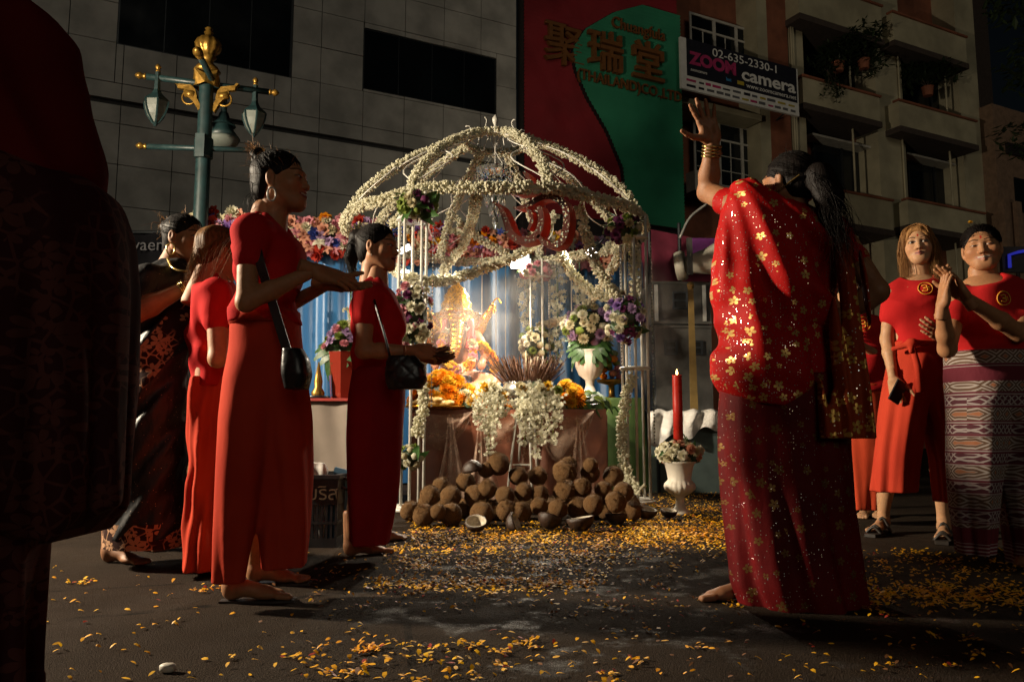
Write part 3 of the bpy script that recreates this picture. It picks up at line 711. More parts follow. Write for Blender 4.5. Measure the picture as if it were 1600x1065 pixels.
def bouquet(name, label, c, r, n, palette, size, leaves=10, kinds=('rose', 'mum', 'button'), group=None, front=Vector((0, -1, 0.2)), leafkind='leafcard', leafsize=0.13):
    c = Vector(c); R = root(name, c - Vector((0, 0, r[2])), label, 'bouquet', group)
    for i in range(leaves):
        d = Vector((random.gauss(0, 1), random.gauss(-0.5, 0.7), random.gauss(0, 1))).normalized()
        flower(leafkind, 'leaf', c + Vector((d.x*r[0], d.y*r[1], d.z*r[2])) * 0 + Vector((d.x*r[0]*0.6, d.y*r[1]*0.6, d.z*r[2]*0.6)), Vector((d.z, 0.2, -d.x)) + Vector((0, -0.6, 0.4)), leafsize, R)
    core = MB(); core.lathe([(max(0.01, 0.75*math.sin(t)), -0.75*math.cos(t)) for t in np.linspace(0.05, PI-0.05, 8)], n=12, M=Matrix(((r[0],0,0,c.x),(0,r[1],0,c.y),(0,0,r[2],c.z),(0,0,0,1)))); core.obj('greenery', M['leaf_dark'], R)
    g = 2.39996
    for i in range(n):
        z = 1 - 2*(i + 0.5)/n; a = g*i; q = math.sqrt(1 - z*z); d = Vector((q*math.cos(a), q*math.sin(a), z))
        if d.y > 0.55: continue
        d2 = (d + Vector((random.gauss(0, .12), random.gauss(0, .12), random.gauss(0, .12)))).normalized()
        flower(random.choice(kinds), random.choice(palette), c + Vector((d2.x*r[0], d2.y*r[1], d2.z*r[2]))*random.uniform(0, 0.15) + Vector((d2.x*r[0], d2.y*r[1], d2.z*r[2]))*0.85, d2 + front*0.4, size, R)
    return R
def garland(name, pts, rad, parent, mat='ivory', dens=520, core=0.45, bud=(0.034, 0.0125)):
    """thick strung garland: a core with small buds standing off it"""
    pts = [Vector(p) for p in pts]; L = [0]
    for a, b in zip(pts, pts[1:]): L.append(L[-1] + (b - a).length)
    n = int(L[-1] * dens); mb = MB(); mb.tube(pts, rad * core, 6)
    for i in range(n):
        s = random.random() * L[-1]; k = int(np.searchsorted(L, s)) - 1; k = max(0, min(k, len(pts) - 2)); f = (s - L[k]) / max(1e-6, L[k+1] - L[k])
        p = pts[k].lerp(pts[k+1], f); d = (pts[k+1] - pts[k]).normalized(); x, y = frame_of(d); a = random.uniform(0, 2*PI)
        e = (x*math.cos(a) + y*math.sin(a) + d*random.gauss(0, 0.35)).normalized(); b0 = p + e*rad*0.3; l = rad*0.45 + bud[0]*random.uniform(0.6, 1.2); w = bud[1]*random.uniform(0.7, 1.4)
        t = e.cross(d).normalized(); u = e.cross(t)
        tip = b0 + e*l; m_ = b0 + e*l*0.72
        mb._add([b0, m_ + t*w, m_ + u*w, m_ - t*w, m_ - u*w, tip], [(0,1,2), (0,2,3), (0,3,4), (0,4,1), (5,2,1), (5,3,2), (5,4,3), (5,1,4)])
    return mb.obj(name, M[mat], parent, kind='stuff')

# ================================================================ WROUGHT-IRON GAZEBO
M['white_iron'] = plain('white_painted_iron', (0.62, 0.60, 0.54), 0.35, var=0.2, scale=12, bump=0.05)
GC = Vector((P(773, 600, 7.5).x, 7.5, 0)); GR = 1.40; GZ = 2.50; GT = 3.38
GA = [math.radians(a) for a in (242, 336, 70, 158)]
gz_ = root('gazebo', GC, 'white wrought iron domed gazebo wrapped in white flower garlands', 'gazebo')
def gp(a, r, z): return Vector((GC.x + r*math.cos(a), GC.y + r*math.sin(a), z))
def dome(a, t):
    """point on a dome rib, t 0 at the ring, 1 at the crown ring"""
    return gp(a, 0.30*t + GR*(1-t) + 0.05*math.sin(PI*t), GZ + (GT-GZ)*max(0, t)**0.68)
ringpts = lambda r, z, n=64: [gp(2*PI*i/n, r, z) for i in range(n)]
mb = MB(); mb.tube(ringpts(GR, GZ), 0.014, 6, close=True); mb.obj('eave_ring', M['white_iron'], gz_, smooth=True)
mb = MB(); mb.tube(ringpts(0.30, GT, 32), 0.012, 6, close=True); mb.obj('crown_ring', M['white_iron'], gz_, smooth=True)
ribA = sorted([a for a in GA] + [a + math.radians(47) for a in GA])
for a in ribA:
    mb = MB(); mb.tube([dome(a, t) for t in np.linspace(0, 1, 16)], 0.012, 6); mb.obj('rib', M['white_iron'], gz_, smooth=True)
    # scrolls on both flanks of each rib
    for sgn in (-1, 1):
        mb = MB()
        for t0, t1, off_, cr in ((0.05, 0.45, 0.20, 0.05), (0.42, 0.85, 0.16, 0.045)):
            base = [dome(a + sgn*off_*math.sin(PI*f)*(1.0), t0 + (t1-t0)*f) for f in np.linspace(0, 1, 9)]
            c = base[-1]; x = (base[-1] - base[-2]).normalized(); nrm = (c - (GC + Vector((0, 0, GZ - 0.4)))).normalized(); y = nrm.cross(x).normalized() * sgn
            curl = [c + (x*math.sin(q) + y*(1 - math.cos(q)))*cr*(1 - q/9) for q in np.linspace(0.3, 5.6, 12)]
            c2 = base[0]; x2 = (base[0] - base[1]).normalized(); y2 = nrm.cross(x2).normalized() * sgn
            curl2 = [c2 + (x2*math.sin(q) + y2*(1 - math.cos(q)))*cr*(1 - q/9) for q in np.linspace(5.6, 0.3, 12)]
            mb.tube(curl2 + base + curl, 0.0065, 5)
        mb.obj('scroll', M['white_iron'], gz_, smooth=True)
for a in GA:
    for k in range(5):
        b = 2*PI*k/5 + a; o_ = Vector((0.115*math.cos(b), 0.115*math.sin(b), 0)); p = gp(a, GR - 0.05, 0) + o_
        mb = MB(); mb.tube([p, p + Vector((0, 0, GZ))], 0.0125, 7); mb.obj('post_rod', M['white_iron'], gz_, smooth=True)
    for z in (0.03, 1.15, GZ - 0.2):
        mb = MB(); p = gp(a, GR - 0.05, z); mb.lathe([(0.13, -0.012), (0.14, 0), (0.13, 0.012)], c=p, n=16); mb.obj('post_plate', M['white_iron'], gz_, smooth=True)
    p = gp(a, GR - 0.05, 0); mb = MB(); mb.lathe([(0.16, 0.0), (0.16, 0.02), (0.14, 0.025)], c=p, n=16); mb.obj('foot', M['white_iron'], gz_, smooth=True)
# crown finial and curls
mb = MB(); c = Vector((GC.x, GC.y, 0)); mb.tube([c + Vector((0, 0, GT - 0.12)), c + Vector((0, 0, GT + 0.2))], 0.012, 6)
mb.lathe([(0.012, GT + 0.12), (0.03, GT + 0.15), (0.012, GT + 0.18), (0.028, GT + 0.22), (0.03, GT + 0.25), (0.005, GT + 0.29)], c=c, n=12); mb.obj('finial', M['white_iron'], gz_, smooth=True)
for k in range(6):
    a = k*PI/3 + 0.2; pts = [gp(a, 0.02 + 0.16*f, GT - 0.02 + 0.10*math.sin(PI*f)) for f in np.linspace(0, 1, 7)]
    c0 = pts[-1]; e = Vector((math.cos(a), math.sin(a), 0)); pts += [c0 + e*0.10*f + Vector((0, 0, 0.12*f*f)) for f in (0.3, 0.6, 0.9)] + [c0 + e*(0.09 - 0.03*math.sin(q)) + Vector((0, 0, 0.12 + 0.03*(1 - math.cos(q)))) for q in (0.8, 1.8, 2.8, 4.0)]
    mb = MB(); mb.tube(pts, 0.007, 5); mb.obj('scroll', M['white_iron'], gz_, smooth=True)
# garlands
for a in ribA: garland('garland', [dome(a, t) + Vector((0, 0, 0.015)) for t in np.linspace(0, 0.985, 22)], 0.030, gz_, 'ivory')
garland('garland', [gp(a, GR + 0.01, GZ + 0.01 + 0.012*math.sin(9*a)) for a in np.linspace(0, 2*PI, 80)], 0.036, gz_, 'ivory')
garland('garland', [gp(a, 0.30, GT + 0.01) for a in np.linspace(0, 2*PI, 24)], 0.026, gz_, 'ivory')
SW = [[(655, 440, 6.3), (705, 436, 6.6), (770, 415, 7.0), (830, 385, 7.3), (868, 335, 7.6)],
      [(745, 305, 6.25), (738, 340, 6.9), (722, 385, 7.6), (690, 425, 8.0)],
      [(905, 322, 6.5), (918, 372, 6.6), (938, 428, 6.7), (968, 466, 6.75)],
      [(876, 392, 7.6), (895, 428, 7.3), (930, 458, 7.0), (968, 468, 6.8)],
      [(842, 508, 8.8), (880, 500, 8.6), (915, 478, 8.3), (950, 430, 7.9), (975, 385, 7.4)],
      [(560, 352, 7.4), (590, 395, 7.2), (622, 425, 6.8), (650, 438, 6.3)],
      [(590, 352, 7.0), (598, 380, 7.0), (594, 402, 7.0)], [(672, 318, 6.2), (640, 330, 6.3), (612, 350, 6.5)],
      [(700, 330, 8.7), (742, 368, 8.7), (800, 398, 8.9), (870, 410, 8.9)], [(870, 410, 8.9), (915, 400, 8.7), (960, 380, 8.3)]]
for q in SW: garland('garland', spline([P(*t) for t in q], 7), 0.030, gz_, 'ivory', 460)
for q in ([(990, 360, 6.95), (992, 430, 6.95), (990, 500, 6.95)], [(988, 585, 6.85), (975, 640, 6.8), (972, 700, 6.75), (985, 752, 6.6), (1002, 765, 6.5)], [(655, 590, 6.15), (662, 625, 6.15), (652, 680, 6.15)]):
    garland('garland', spline([P(*t) for t in q], 6), 0.034, gz_, 'ivory', 420)
# strings of clear beads hanging down the posts
M['crystal'] = NT('cut_crystal').set(color=(0.9, 0.92, 0.9), rough=0.03, spec=0.8, trans=0.92, ior=1.5).mat
for a in GA:
    for k in range(3):
        b = a + k*2.1; p = gp(a, GR - 0.05, 0) + Vector((0.16*math.cos(b), 0.16*math.sin(b), 0)); mb = MB(); z = GZ - 0.25
        while z > 0.5 + 0.3*k:
            mb.lathe([(0.002, -0.012), (0.009, 0), (0.002, 0.012)], c=p + Vector((0, 0, z)), n=5); z -= 0.03
        mb.obj('bead_string', M['crystal'], gz_)
# flower clusters on the posts
pal_post = ('creamf', 'ivory', 'plum', 'lilac', 'ivory', 'pink'); pg = 'flower clusters tied to the gazebo posts'
bouquet('flower_cluster', 'dark leafy cluster with plum flowers topping the front left gazebo post', P(652, 322, 6.15), (0.15, 0.15, 0.10), 26, ('creamf', 'plum', 'plum', 'lime'), 0.042, 26, group=pg)
bouquet('flower_cluster', 'cream and plum cluster at the top of the right gazebo post', P(973, 358, 6.9), (0.14, 0.15, 0.12), 26, ('creamf', 'plum', 'plum', 'lime'), 0.045, 20, group=pg)
bouquet('flower_cluster', 'tall cascade of white orchids and pink flowers on the front left gazebo post', P(645, 492, 6.1), (0.14, 0.14, 0.30), 90, ('ivory', 'ivory', 'creamf', 'pink', 'plum'), 0.040, 14, ('orchid', 'orchid', 'rose', 'mum'), group=pg)
bouquet('flower_cluster', 'round cluster of cream and violet flowers halfway down the right post', P(977, 497, 6.8), (0.17, 0.15, 0.22), 60, ('creamf', 'ivory', 'violet', 'plum', 'lilac'), 0.042, 16, ('orchid', 'rose', 'mum'), group=pg)
bouquet('flower_cluster', 'pale green and cream cluster on the rear gazebo post', P(838, 543, 8.75), (0.18, 0.12, 0.25), 46, ('creamf', 'lime', 'ivory'), 0.05, 14, group=pg)
bouquet('flower_cluster', 'small low bunch of cream flowers at knee height on the front left post', P(640, 715, 6.1), (0.09, 0.09, 0.09), 22, ('creamf', 'ivory', 'lime'), 0.032, 10, group=pg)
bouquet('flower_cluster', 'cream flowers at the top of the rear gazebo post beside the bright floodlight', P(838, 425, 8.75), (0.2, 0.12, 0.09), 30, ('creamf', 'ivory', 'pink'), 0.045, 10, group=pg)

# ---- chandelier
cc = Vector((GC.x, GC.y, P(765, 275, 7.5).z)); ch = root('chandelier', cc, 'small crystal chandelier hanging from the gazebo dome', 'chandelier')
mb = MB(); mb.tube([cc + Vector((0, 0, 0.0)), Vector((cc.x, cc.y, GT))], 0.006, 6); mb.obj('rod', M['white_iron'], ch)
mb = MB(); mb.lathe([(0.15, 0.03), (0.19, 0.06), (0.185, 0.02), (0.12, -0.03), (0.11, -0.025), (0.17, 0.022)], c=cc, n=32, flute=lambda a, i: 1 + 0.03*math.cos(16*a)); mb.obj('bowl', M['crystal'], ch)
for k in range(6): a = k*PI/3; mb = MB(); mb.tube([cc + Vector((0.17*math.cos(a), 0.17*math.sin(a), 0.05)), cc + Vector((0, 0, 0.24))], 0.004, 4); mb.obj('chain', M['white_iron'], ch)
for tier, (r, z, n) in enumerate(((0.17, -0.02, 16), (0.13, -0.12, 14), (0.09, -0.24, 10), (0.05, -0.34, 6), (0.012, -0.42, 2))):
    for k in range(n):
        a = 2*PI*k/n + tier; p = cc + Vector((r*math.cos(a), r*math.sin(a), z)); mb = MB(); mb.lathe([(0.003, 0.05), (0.016, 0.0), (0.010, -0.04), (0.002, -0.06)], c=p, n=6); mb.obj('crystal_drop', M['crystal'], ch)
mb = MB(); mb.lathe([(0.02, -0.05), (0.03, -0.2), (0.02, -0.4), (0.03, -0.46), (0.004, -0.52)], c=cc, n=8); mb.obj('stem', M['crystal'], ch)

# ---- red om sign with a glittering face, hung at the gazebo front
def glitter():
    t = NT('black_red_glitter'); o = t.obj(); n = t.vor(o, 90, out=None); c = t.sep(n.outputs['Color'])
    on = t.m('GREATER_THAN', c[0], 0.87)
    t.set(color=t.mix(on, (0.10, 0.022, 0.014), t.mix(c[1], (0.8, 0.6, 0.35), (0.45, 0.6, 0.5))), metal=t.m('MULTIPLY', on, 0.9), rough=t.mix(on, (0.5,)*3, (0.18,)*3))
    t.bump(c[2], 0.9, 0.01); return t.mat
M['glitter'] = glitter(); M['om_red'] = plain('om_red_foam', (0.50, 0.045, 0.015), 0.5, var=0.2, bump=0.1)
OY = 6.35
om = root('om_sign', P(840, 390, OY), 'red om symbol with dark glittering face hanging at the gazebo front', 'om sign')
def zq(x, y): return P(760 + x/6.154, 260 + y/6.154, OY)
OMS = [([(130, 372), (205, 430), (255, 545), (300, 665), (375, 735), (450, 735), (535, 700), (585, 600), (590, 490), (570, 415)], [14, 26, 42, 52, 55, 55, 52, 46, 40, 30], 'long_stroke'),
       ([(560, 690), (625, 765), (705, 790), (785, 740), (825, 620), (830, 480), (790, 385), (700, 325), (600, 330), (500, 385), (400, 425), (330, 430)], [26, 36, 42, 46, 46, 46, 46, 44, 40, 34, 24, 12], 'loop_stroke'),
       ([(470, 640), (500, 560), (490, 480), (450, 440)], [16, 26, 28, 18], 'inner_stroke'),
       ([(190, 205), (260, 262), (360, 285), (470, 275), (560, 240)], [10, 26, 34, 26, 10], 'crescent'), ([(425, 90), (460, 130), (485, 170)], [18, 32, 18], 'dot'), ([(600, 90), (640, 120), (680, 150)], [30, 44, 30], 'dot')]
for pts, wid, nm in OMS:
    wid = [w_*0.68 for w_ in wid]
    c2 = [Vector((x, y, 0)) for x, y in pts]; cs2 = spline(c2, 6); ws = np.interp(np.linspace(0, 1, len(cs2)), np.linspace(0, 1, len(wid)), wid)
    th = Vector((0.06, 0.10, 0)); mb = MB(); vs = []; n = len(cs2)
    for i in range(n):
        d = (cs2[min(i+1, n-1)] - cs2[max(i-1, 0)]).normalized(); nn = Vector((-d.y, d.x, 0)) * ws[i]
        a, b = zq(*(cs2[i] + nn)[:2]), zq(*(cs2[i] - nn)[:2]); vs += [a, b, a - th, b - th]
    fs = []; mi = []
    for i in range(n - 1):
        k = 4*i; fs += [(k+2, k+6, k+7, k+3), (k, k+1, k+5, k+4), (k, k+4, k+6, k+2), (k+1, k+3, k+7, k+5)]; mi += [1, 0, 0, 0]
    fs += [(0, 2, 3, 1), (4*n-4, 4*n-3, 4*n-1, 4*n-2)]; mi += [0, 0]
    mobj(nm, vs, fs, [M['om_red'], M['glitter']], om, midx=mi)
mb = MB(); mb.tube([P(850, 290, OY), P(852, 330, OY)], 0.004, 4); mb.tube([P(880, 292, OY), P(880, 325, OY)], 0.004, 4); mb.obj('hanging_wire', M['white_iron'], om)
# ================================================================ BACKDROP
def curtain_mat():
    t = NT('blue_satin'); o = t.obj(); f = t.noise(t.map(o, (1, 1, 0.15)), 6, 3)
    t.set(color=t.mix(f, (0.008, 0.075, 0.22), (0.02, 0.155, 0.37)), rough=0.42, sheen=0.3); t.bump(t.noise(t.map(o, (1, 1, 0.2)), 25, 3), 0.25, 0.01); return t.mat
M['blue_satin'] = curtain_mat()
BDIR = Vector((math.cos(math.radians(14)), math.sin(math.radians(14)), 0)); BO = Vector((GC.x, 9.55, 0)); BN = Vector((BDIR.y, -BDIR.x, 0))
def bk(px, py=500, o=0.0):
    p0 = Vector((0, 0, CAM_Z)); d = P(px, py, 1.0) - p0; s = ((BO + BN*o) - p0).dot(BN) / d.dot(BN); q = p0 + d*s; return (q - BO).dot(BDIR), q.z
b0, b1 = bk(300)[0], bk(1004)[0]; bz1 = bk(660, 392)[1]
bd = root('altar_backdrop', BO, 'blue satin curtain on a frame behind the altar', 'backdrop')
V = []; n = 320
for i in range(n + 1):
    s = b0 + (b1 - b0)*i/n
    for j, z in enumerate((0.02, 0.6, 1.2, 1.8, bz1)):
        w = (0.045*math.sin(s*15 + 0.8*math.sin(s*3)) + 0.02*math.sin(s*37 + z)) * (1.0 - 0.35*(z/bz1)); V.append(BO + BDIR*s + BN*w + Vector((0, 0, z)))
mobj('curtain', V, [(5*i+j, 5*i+5+j, 5*i+6+j, 5*i+1+j) for i in range(n) for j in range(4)], M['blue_satin'], bd, smooth=True)
for s in (b0, (b0+b1)/2, b1): mb = MB(); q = BO + BDIR*s - BN*0.12; mb.tube([q, q + Vector((0, 0, bz1 + 0.3))], 0.03, 8); mb.obj('frame_post', M['alu'], bd)
mb = MB(); mb.tube([BO + BDIR*b0 - BN*0.1 + Vector((0,0,bz1)), BO + BDIR*b1 - BN*0.1 + Vector((0,0,bz1))], 0.03, 8); mb.obj('frame_rail', M['alu'], bd)
for i, px in enumerate((705, 753, 775, 790, 893)):                  # thin clear cords hanging before the curtain
    s, z = bk(px, 480, 0.25); q = BO + BDIR*s + BN*0.25; mb = MB(); mb.tube([q + Vector((0, 0, bz1 - 0.05)), q + Vector((0, 0, random.uniform(0.9, 1.4)))], 0.006, 5); mb.obj('cord', M['white_iron'], bd)
# thick band of mixed flowers along the top
fb = root('flower_band', BO + Vector((0, 0, bz1)), 'long band of mixed pink, orange and violet flowers topping the blue curtain', 'flower band')
mb = MB(); q0, q1 = b0, bk(958)[0]
mb.box((q0, -0.10, bz1 - 0.12), (q1, 0.08, bz1 + 0.26), Matrix(((BDIR.x, -BN.x, 0, BO.x), (BDIR.y, -BN.y, 0, BO.y), (0, 0, 1, 0), (0, 0, 0, 1)))); mb.obj('moss_core', M['leaf_dark'], fb)
s = q0; palb = ('pink', 'pink', 'peach', 'ivory', 'yellowf', 'orange', 'violet', 'lilac', 'blue', 'redf', 'pink', 'peach', 'creamf')
for i in range(300):
    s = q0 + (q1 - q0)*((i*0.61803) % 1.0); z = bz1 - 0.13 + 0.42*((i*0.7548) % 1.0); zz = (z - bz1 + 0.13)/0.42
    pal = ('redf', 'peach', 'pink') if zz < 0.25 else palb
    flower(random.choice(('rose', 'rose', 'mum', 'lily', 'orchid')), random.choice(pal), BO + BDIR*s + BN*(0.11 + 0.05*math.sin(PI*zz)) + Vector((0, 0, z)), BN + Vector((random.gauss(0, .35), 0, random.gauss(0.1, .35))), random.uniform(0.055, 0.085), fb)
mb = MB()
for i in range(60): s = q0 + (q1 - q0)*random.random(); mb.tube([BO + BDIR*s + BN*0.1 + Vector((0,0,bz1+0.2)), BO + BDIR*(s+random.gauss(0,.03)) + BN*0.14 + Vector((0,0,bz1+0.2+random.uniform(0.05,0.18)))], 0.006, 4, r2=0.002)
mb.obj('twigs', M['leaf'], fb, kind='stuff')
# pale wisteria strands hanging on the curtain
for px, py0, py1, w in ((822, 420, 510, 0.26), (870, 420, 570, 0.22), (905, 440, 530, 0.18), (548, 480, 560, 0.22)):
    s, z0 = bk(px, py0, 0.2); z1_ = bk(px, py1, 0.2)[1]; q = BO + BDIR*s + BN*0.22
    r = root('wisteria_strand', q + Vector((0, 0, z1_)), {822: 'pale pink wisteria strand hanging on the curtain just left of the rear gazebo post', 870: 'long pale wisteria strand hanging right of the rear gazebo post', 905: 'short pale wisteria strand above the white vase', 548: 'pale wisteria strand on the curtain at left between the standing women'}[px], 'flowers', 'wisteria strands on the curtain')
    mb = MB(); mb.tube([q + Vector((0, 0, z0 + 0.3)), q + Vector((0, 0, z1_))], 0.01, 5); mb.obj('stem', M['leaf'], r)
    mb = MB(); src = FK['orchid']
    for i in range(110):
        f = random.random(); a = random.uniform(0, 6.28); rr = w*0.5*math.sqrt(random.random())*(1 - 0.5*f); p = q + Vector((rr*math.cos(a), rr*math.sin(a)*0.6, z0 + (z1_ - z0)*f))
        Rm = Vector((random.gauss(0, .5), -1, random.gauss(0, .5))).to_track_quat('Z', 'Y').to_matrix()
        mb._add([p + Rm @ Vector(v)*0.034 for v in src.v], src.f)
    mb.obj('blossoms', M['ivory'] if px != 548 else M['creamf'], r, kind='stuff')

# ================================================================ ALTAR
M['skirt'] = plain('rust_satin_skirt', (0.24, 0.075, 0.035), 0.5, var=0.4, scale=4, bump=0.15, bscale=18)
def tulle():
    t = NT('pale_tulle'); t.set(color=(0.42, 0.28, 0.2), rough=0.8, alpha=t.rng(t.noise(t.obj(), 14, 3), 0.3, 0.7, 0.22, 0.6)); return t.mat
M['tulle'] = tulle()
AY = 6.95; ax0, ax1 = P(640, 650, AY).x, P(948, 650, AY).x; AZ = 0.80
al = root('altar_table', Vector(((ax0+ax1)/2, AY + 0.7, 0)), 'low altar table with rust brown skirt and swagged tulle under the offerings', 'table')
mb = MB(); mb.box((ax0, AY + 0.05, AZ - 0.05), (ax1, AY + 1.55, AZ)); mb.obj('top', M['skirt'], al)
def hang(y0, amp, mat, name, zlo=0.0, freq=21):
    V = []; n = 160
    for i in range(n + 1):
        x = ax0 + (ax1-ax0)*i/n
        for z in (0.005, AZ*0.35, AZ*0.7, AZ - 0.004): V.append((x, y0 - amp*(0.6+0.4*math.sin(x*5))*math.sin(x*freq + 1.2*math.sin(x*4))*(1.15 - z/AZ*0.7) - 0.04*(1 - z/AZ), z))
    mobj(name, V, [(4*i+j, 4*i+4+j, 4*i+5+j, 4*i+1+j) for i in range(n) for j in range(3)], mat, al, smooth=True)
hang(AY + 0.03, 0.02, M['skirt'], 'skirt')
for x in (ax0, ax1): mb = MB(); mb.box((min(x, x+0.01), AY + 0.04, 0), (max(x, x+0.01), AY + 1.5, AZ - 0.05)); mb.obj('side_skirt', M['skirt'], al)
for (xa, xb, dip) in ((ax0, ax0+0.55, 0.3), (ax0+0.55, ax0+1.05, 0.25), (ax0+1.05, ax1-0.12, 0.42)):                    # tulle swags
    V = []; n = 30; m_ = 8
    for i in range(n + 1):
        f = i/n; x = xa + (xb - xa)*f; d = dip*4*f*(1-f)
        for j in range(m_): g = j/(m_-1); V.append((x, AY - 0.075 - 0.035*math.sin(g*PI*2.5 + f*5) - 0.03*math.sin(PI*f), AZ - 0.02 - d*(0.12 + 0.88*g) - 0.03*g))
    mobj('tulle_swag', V, [(m_*i+j, m_*i+m_+j, m_*i+m_+1+j, m_*i+1+j) for i in range(n) for j in range(m_-1)], M['tulle'], al, smooth=True)
for x in (ax0+0.36, ax0+0.62, ax0+1.02, ax1-0.25):                                                                # gathered tails
    V = []; n = 14; m_ = 12
    for i in range(n + 1):
        f = i/n; w = 0.025 + 0.14*f**1.5
        for j in range(m_): g = j/(m_-1) - 0.5; V.append((x + w*g*2 + 0.03*f, AY - 0.13 - 0.03*math.cos(g*18) - 0.05*f, AZ - 0.08 - f*(AZ - 0.12)))
    mobj('tulle_tail', V, [(m_*i+j, m_*i+m_+j, m_*i+m_+1+j, m_*i+1+j) for i in range(n) for j in range(m_-1)], M['tulle'], al, smooth=True)

# ---- seated elephant-headed statue
M['gold_leaf'] = plain('gold_leaf', (0.74, 0.35, 0.035), 0.28, metal=0.85, var=0.3, scale=20, bump=0.15, bscale=60)
M['statue_skin'] = plain('painted_statue', (0.52, 0.22, 0.12), 0.4, var=0.3, scale=8)
M['statue_cloth'] = plain('statue_dark_cloth', (0.03, 0.025, 0.06), 0.6)
M['statue_red'] = plain('statue_red_cloth', (0.35, 0.03, 0.02), 0.6)
SY = 8.0; sb = P(715, 618, SY); st = root('elephant_headed_statue', Vector((sb.x, SY, AZ + 0.01)), 'gilded seated elephant headed statue draped with marigolds at the back of the altar', 'statue')
def sp(px, py, dy=0.0): return P(px, py, SY + dy)
F = Field((sb.x - 0.5, SY - 0.4, 0.8), (sb.x + 0.5, SY + 0.35, 1.9), 0.012)
F.ell(sp(716, 560), (0.20, 0.17, 0.21), 0.05); F.ell(sp(716, 528), (0.19, 0.13, 0.13), 0.05)
for s_ in (-1, 1):
    F.cone(sp(716 + 18*s_, 592, -0.05), sp(716 + 52*s_, 598, -0.15), 0.10, 0.085, 0.04); F.cone(sp(716 + 52*s_, 598, -0.15), sp(716 + 5*s_, 612, -0.26), 0.075, 0.05, 0.03)
    F.cone(sp(716 + 28*s_, 525), sp(716 + 44*s_, 552, -0.06), 0.06, 0.05, 0.03); F.cone(sp(716 + 44*s_, 552, -0.06), sp(716 + 36*s_, 572, -0.2), 0.05, 0.035, 0.03)
    F.ell(sp(716 + 36*s_, 570, -0.22), (0.04, 0.04, 0.05), 0.02)
F.ell(sp(716, 610, 0.05), (0.36, 0.28, 0.07), 0.03)
V, Fc = F.mesh(); mobj('body', V, Fc, M['statue_skin'], st, smooth=True)
F = Field((sb.x - 0.5, SY - 0.45, 1.3), (sb.x + 0.55, SY + 0.3, 2.2), 0.011)
F.ell(sp(714, 503, -0.03), (0.15, 0.13, 0.14), 0.03)
for s_ in (-1, 1): F.ell(sp(714 + 28*s_, 508, 0.02), (0.11, 0.03, 0.14), 0.03); F.ell(sp(714 + 9*s_, 492, -0.14), (0.035, 0.03, 0.035), 0.02)
tk = spline([sp(714, 505, -0.14), sp(713, 525, -0.21), sp(710, 548, -0.24), sp(700, 562, -0.24), sp(690, 558, -0.24)], 5)
for i, (a, b) in enumerate(zip(tk, tk[1:])): f = i/len(tk); F.cone(a, b, 0.07*(1-f*0.6), 0.07*(1-(f+0.05)*0.6), 0.02, fold=lambda X, Y, Z: 0.004*np.sin(Z*130))
for s_ in (-1, 1):                                                  # raised rear arms
    a = [sp(716 + 20*s_, 520, 0.02), sp(716 + 34*s_, 512, 0.02), sp(716 + 46*s_, 492, 0.0), sp(716 + 52*s_, 482, -0.02)]
    for (p, q), r in zip(zip(a, a[1:]), (0.05, 0.045, 0.035)): F.cone(p, q, r, r*0.85, 0.03)
    F.ell(sp(716 + 54*s_, 479, -0.03), (0.035, 0.03, 0.03), 0.02); F.cone(sp(716 + 54*s_, 480, -0.03), sp(716 + 58*s_, 486, -0.05), 0.014, 0.012, 0.01)
V, Fc = F.mesh(); mobj('head', V, Fc, M['gold_leaf'], st, smooth=True)
c = sp(713, 490, -0.02); mb = MB(); mb.lathe([(0.15, 0.0), (0.165, 0.03), (0.14, 0.05), (0.15, 0.10), (0.12, 0.14), (0.125, 0.18), (0.09, 0.22), (0.085, 0.25), (0.04, 0.29), (0.03, 0.31), (0.01, 0.35)], c=c, n=32, flute=lambda a, i: 1 + 0.05*math.cos(12*a)); mb.obj('crown', M['gold_leaf'], st, smooth=True)
mb = MB(); mb.tube(spline([sp(772, 490, -0.04), sp(770, 474, -0.04), sp(777, 466, -0.04), sp(783, 474, -0.04)], 6), 0.008, 6); mb.obj('hook', M['gold_leaf'], st)
for s_ in (-1, 1): mb = MB(); q = sp(716 + 11*s_, 512, -0.15); mb.tube(spline([q, q + Vector((0.02*s_, -0.06, -0.03)), q + Vector((0.05*s_, -0.12, -0.01))], 4), 0.016, 8, r2=0.004); mb.obj('tusk', M['ivory'], st, smooth=True)
F = Field((sb.x - 0.4, SY - 0.4, 0.85), (sb.x + 0.4, SY + 0.2, 1.5), 0.012); F.loft([0.98, 1.05, 1.15], [sb.x+0.02]*3, [SY - 0.13]*3, [0.15, 0.16, 0.12], [0.16, 0.15, 0.12], 0.02, fold=lambda p, Z, X, Y: 0.006*np.sin(p*14))
V, Fc = F.mesh(); mobj('lap_cloth', V, Fc, M['statue_cloth'], st, smooth=True)
mb = MB()
for (xa, ya, xb, yb) in ((735, 500, 733, 545), (697, 500, 699, 545)):
    q = spline([sp(xa, ya, -0.12), sp((xa+xb)/2 + (2 if xa > 716 else -2), (ya+yb)/2, -0.18), sp(xb, yb, -0.2)], 5)
    mb.tube(q, 0.035, 8, r2=0.05)
mb.obj('shoulder_sash', M['statue_red'], st, smooth=True)
def flower_rope(pts, kind, cols, size, parent, gap):
    pts = [Vector(p) for p in pts]; d = 0
    for a, b in zip(pts, pts[1:]):
        L = (b-a).length; n_ = max(1, int(L/gap))
        for i in range(n_):
            nrm = Vector((random.gauss(0, .6), -1, random.gauss(0.2, .6))); flower(kind, random.choice(cols), a.lerp(b, i/n_) + nrm.normalized()*0.02, nrm, size, parent, 'marigold' if kind == 'mum' else None)
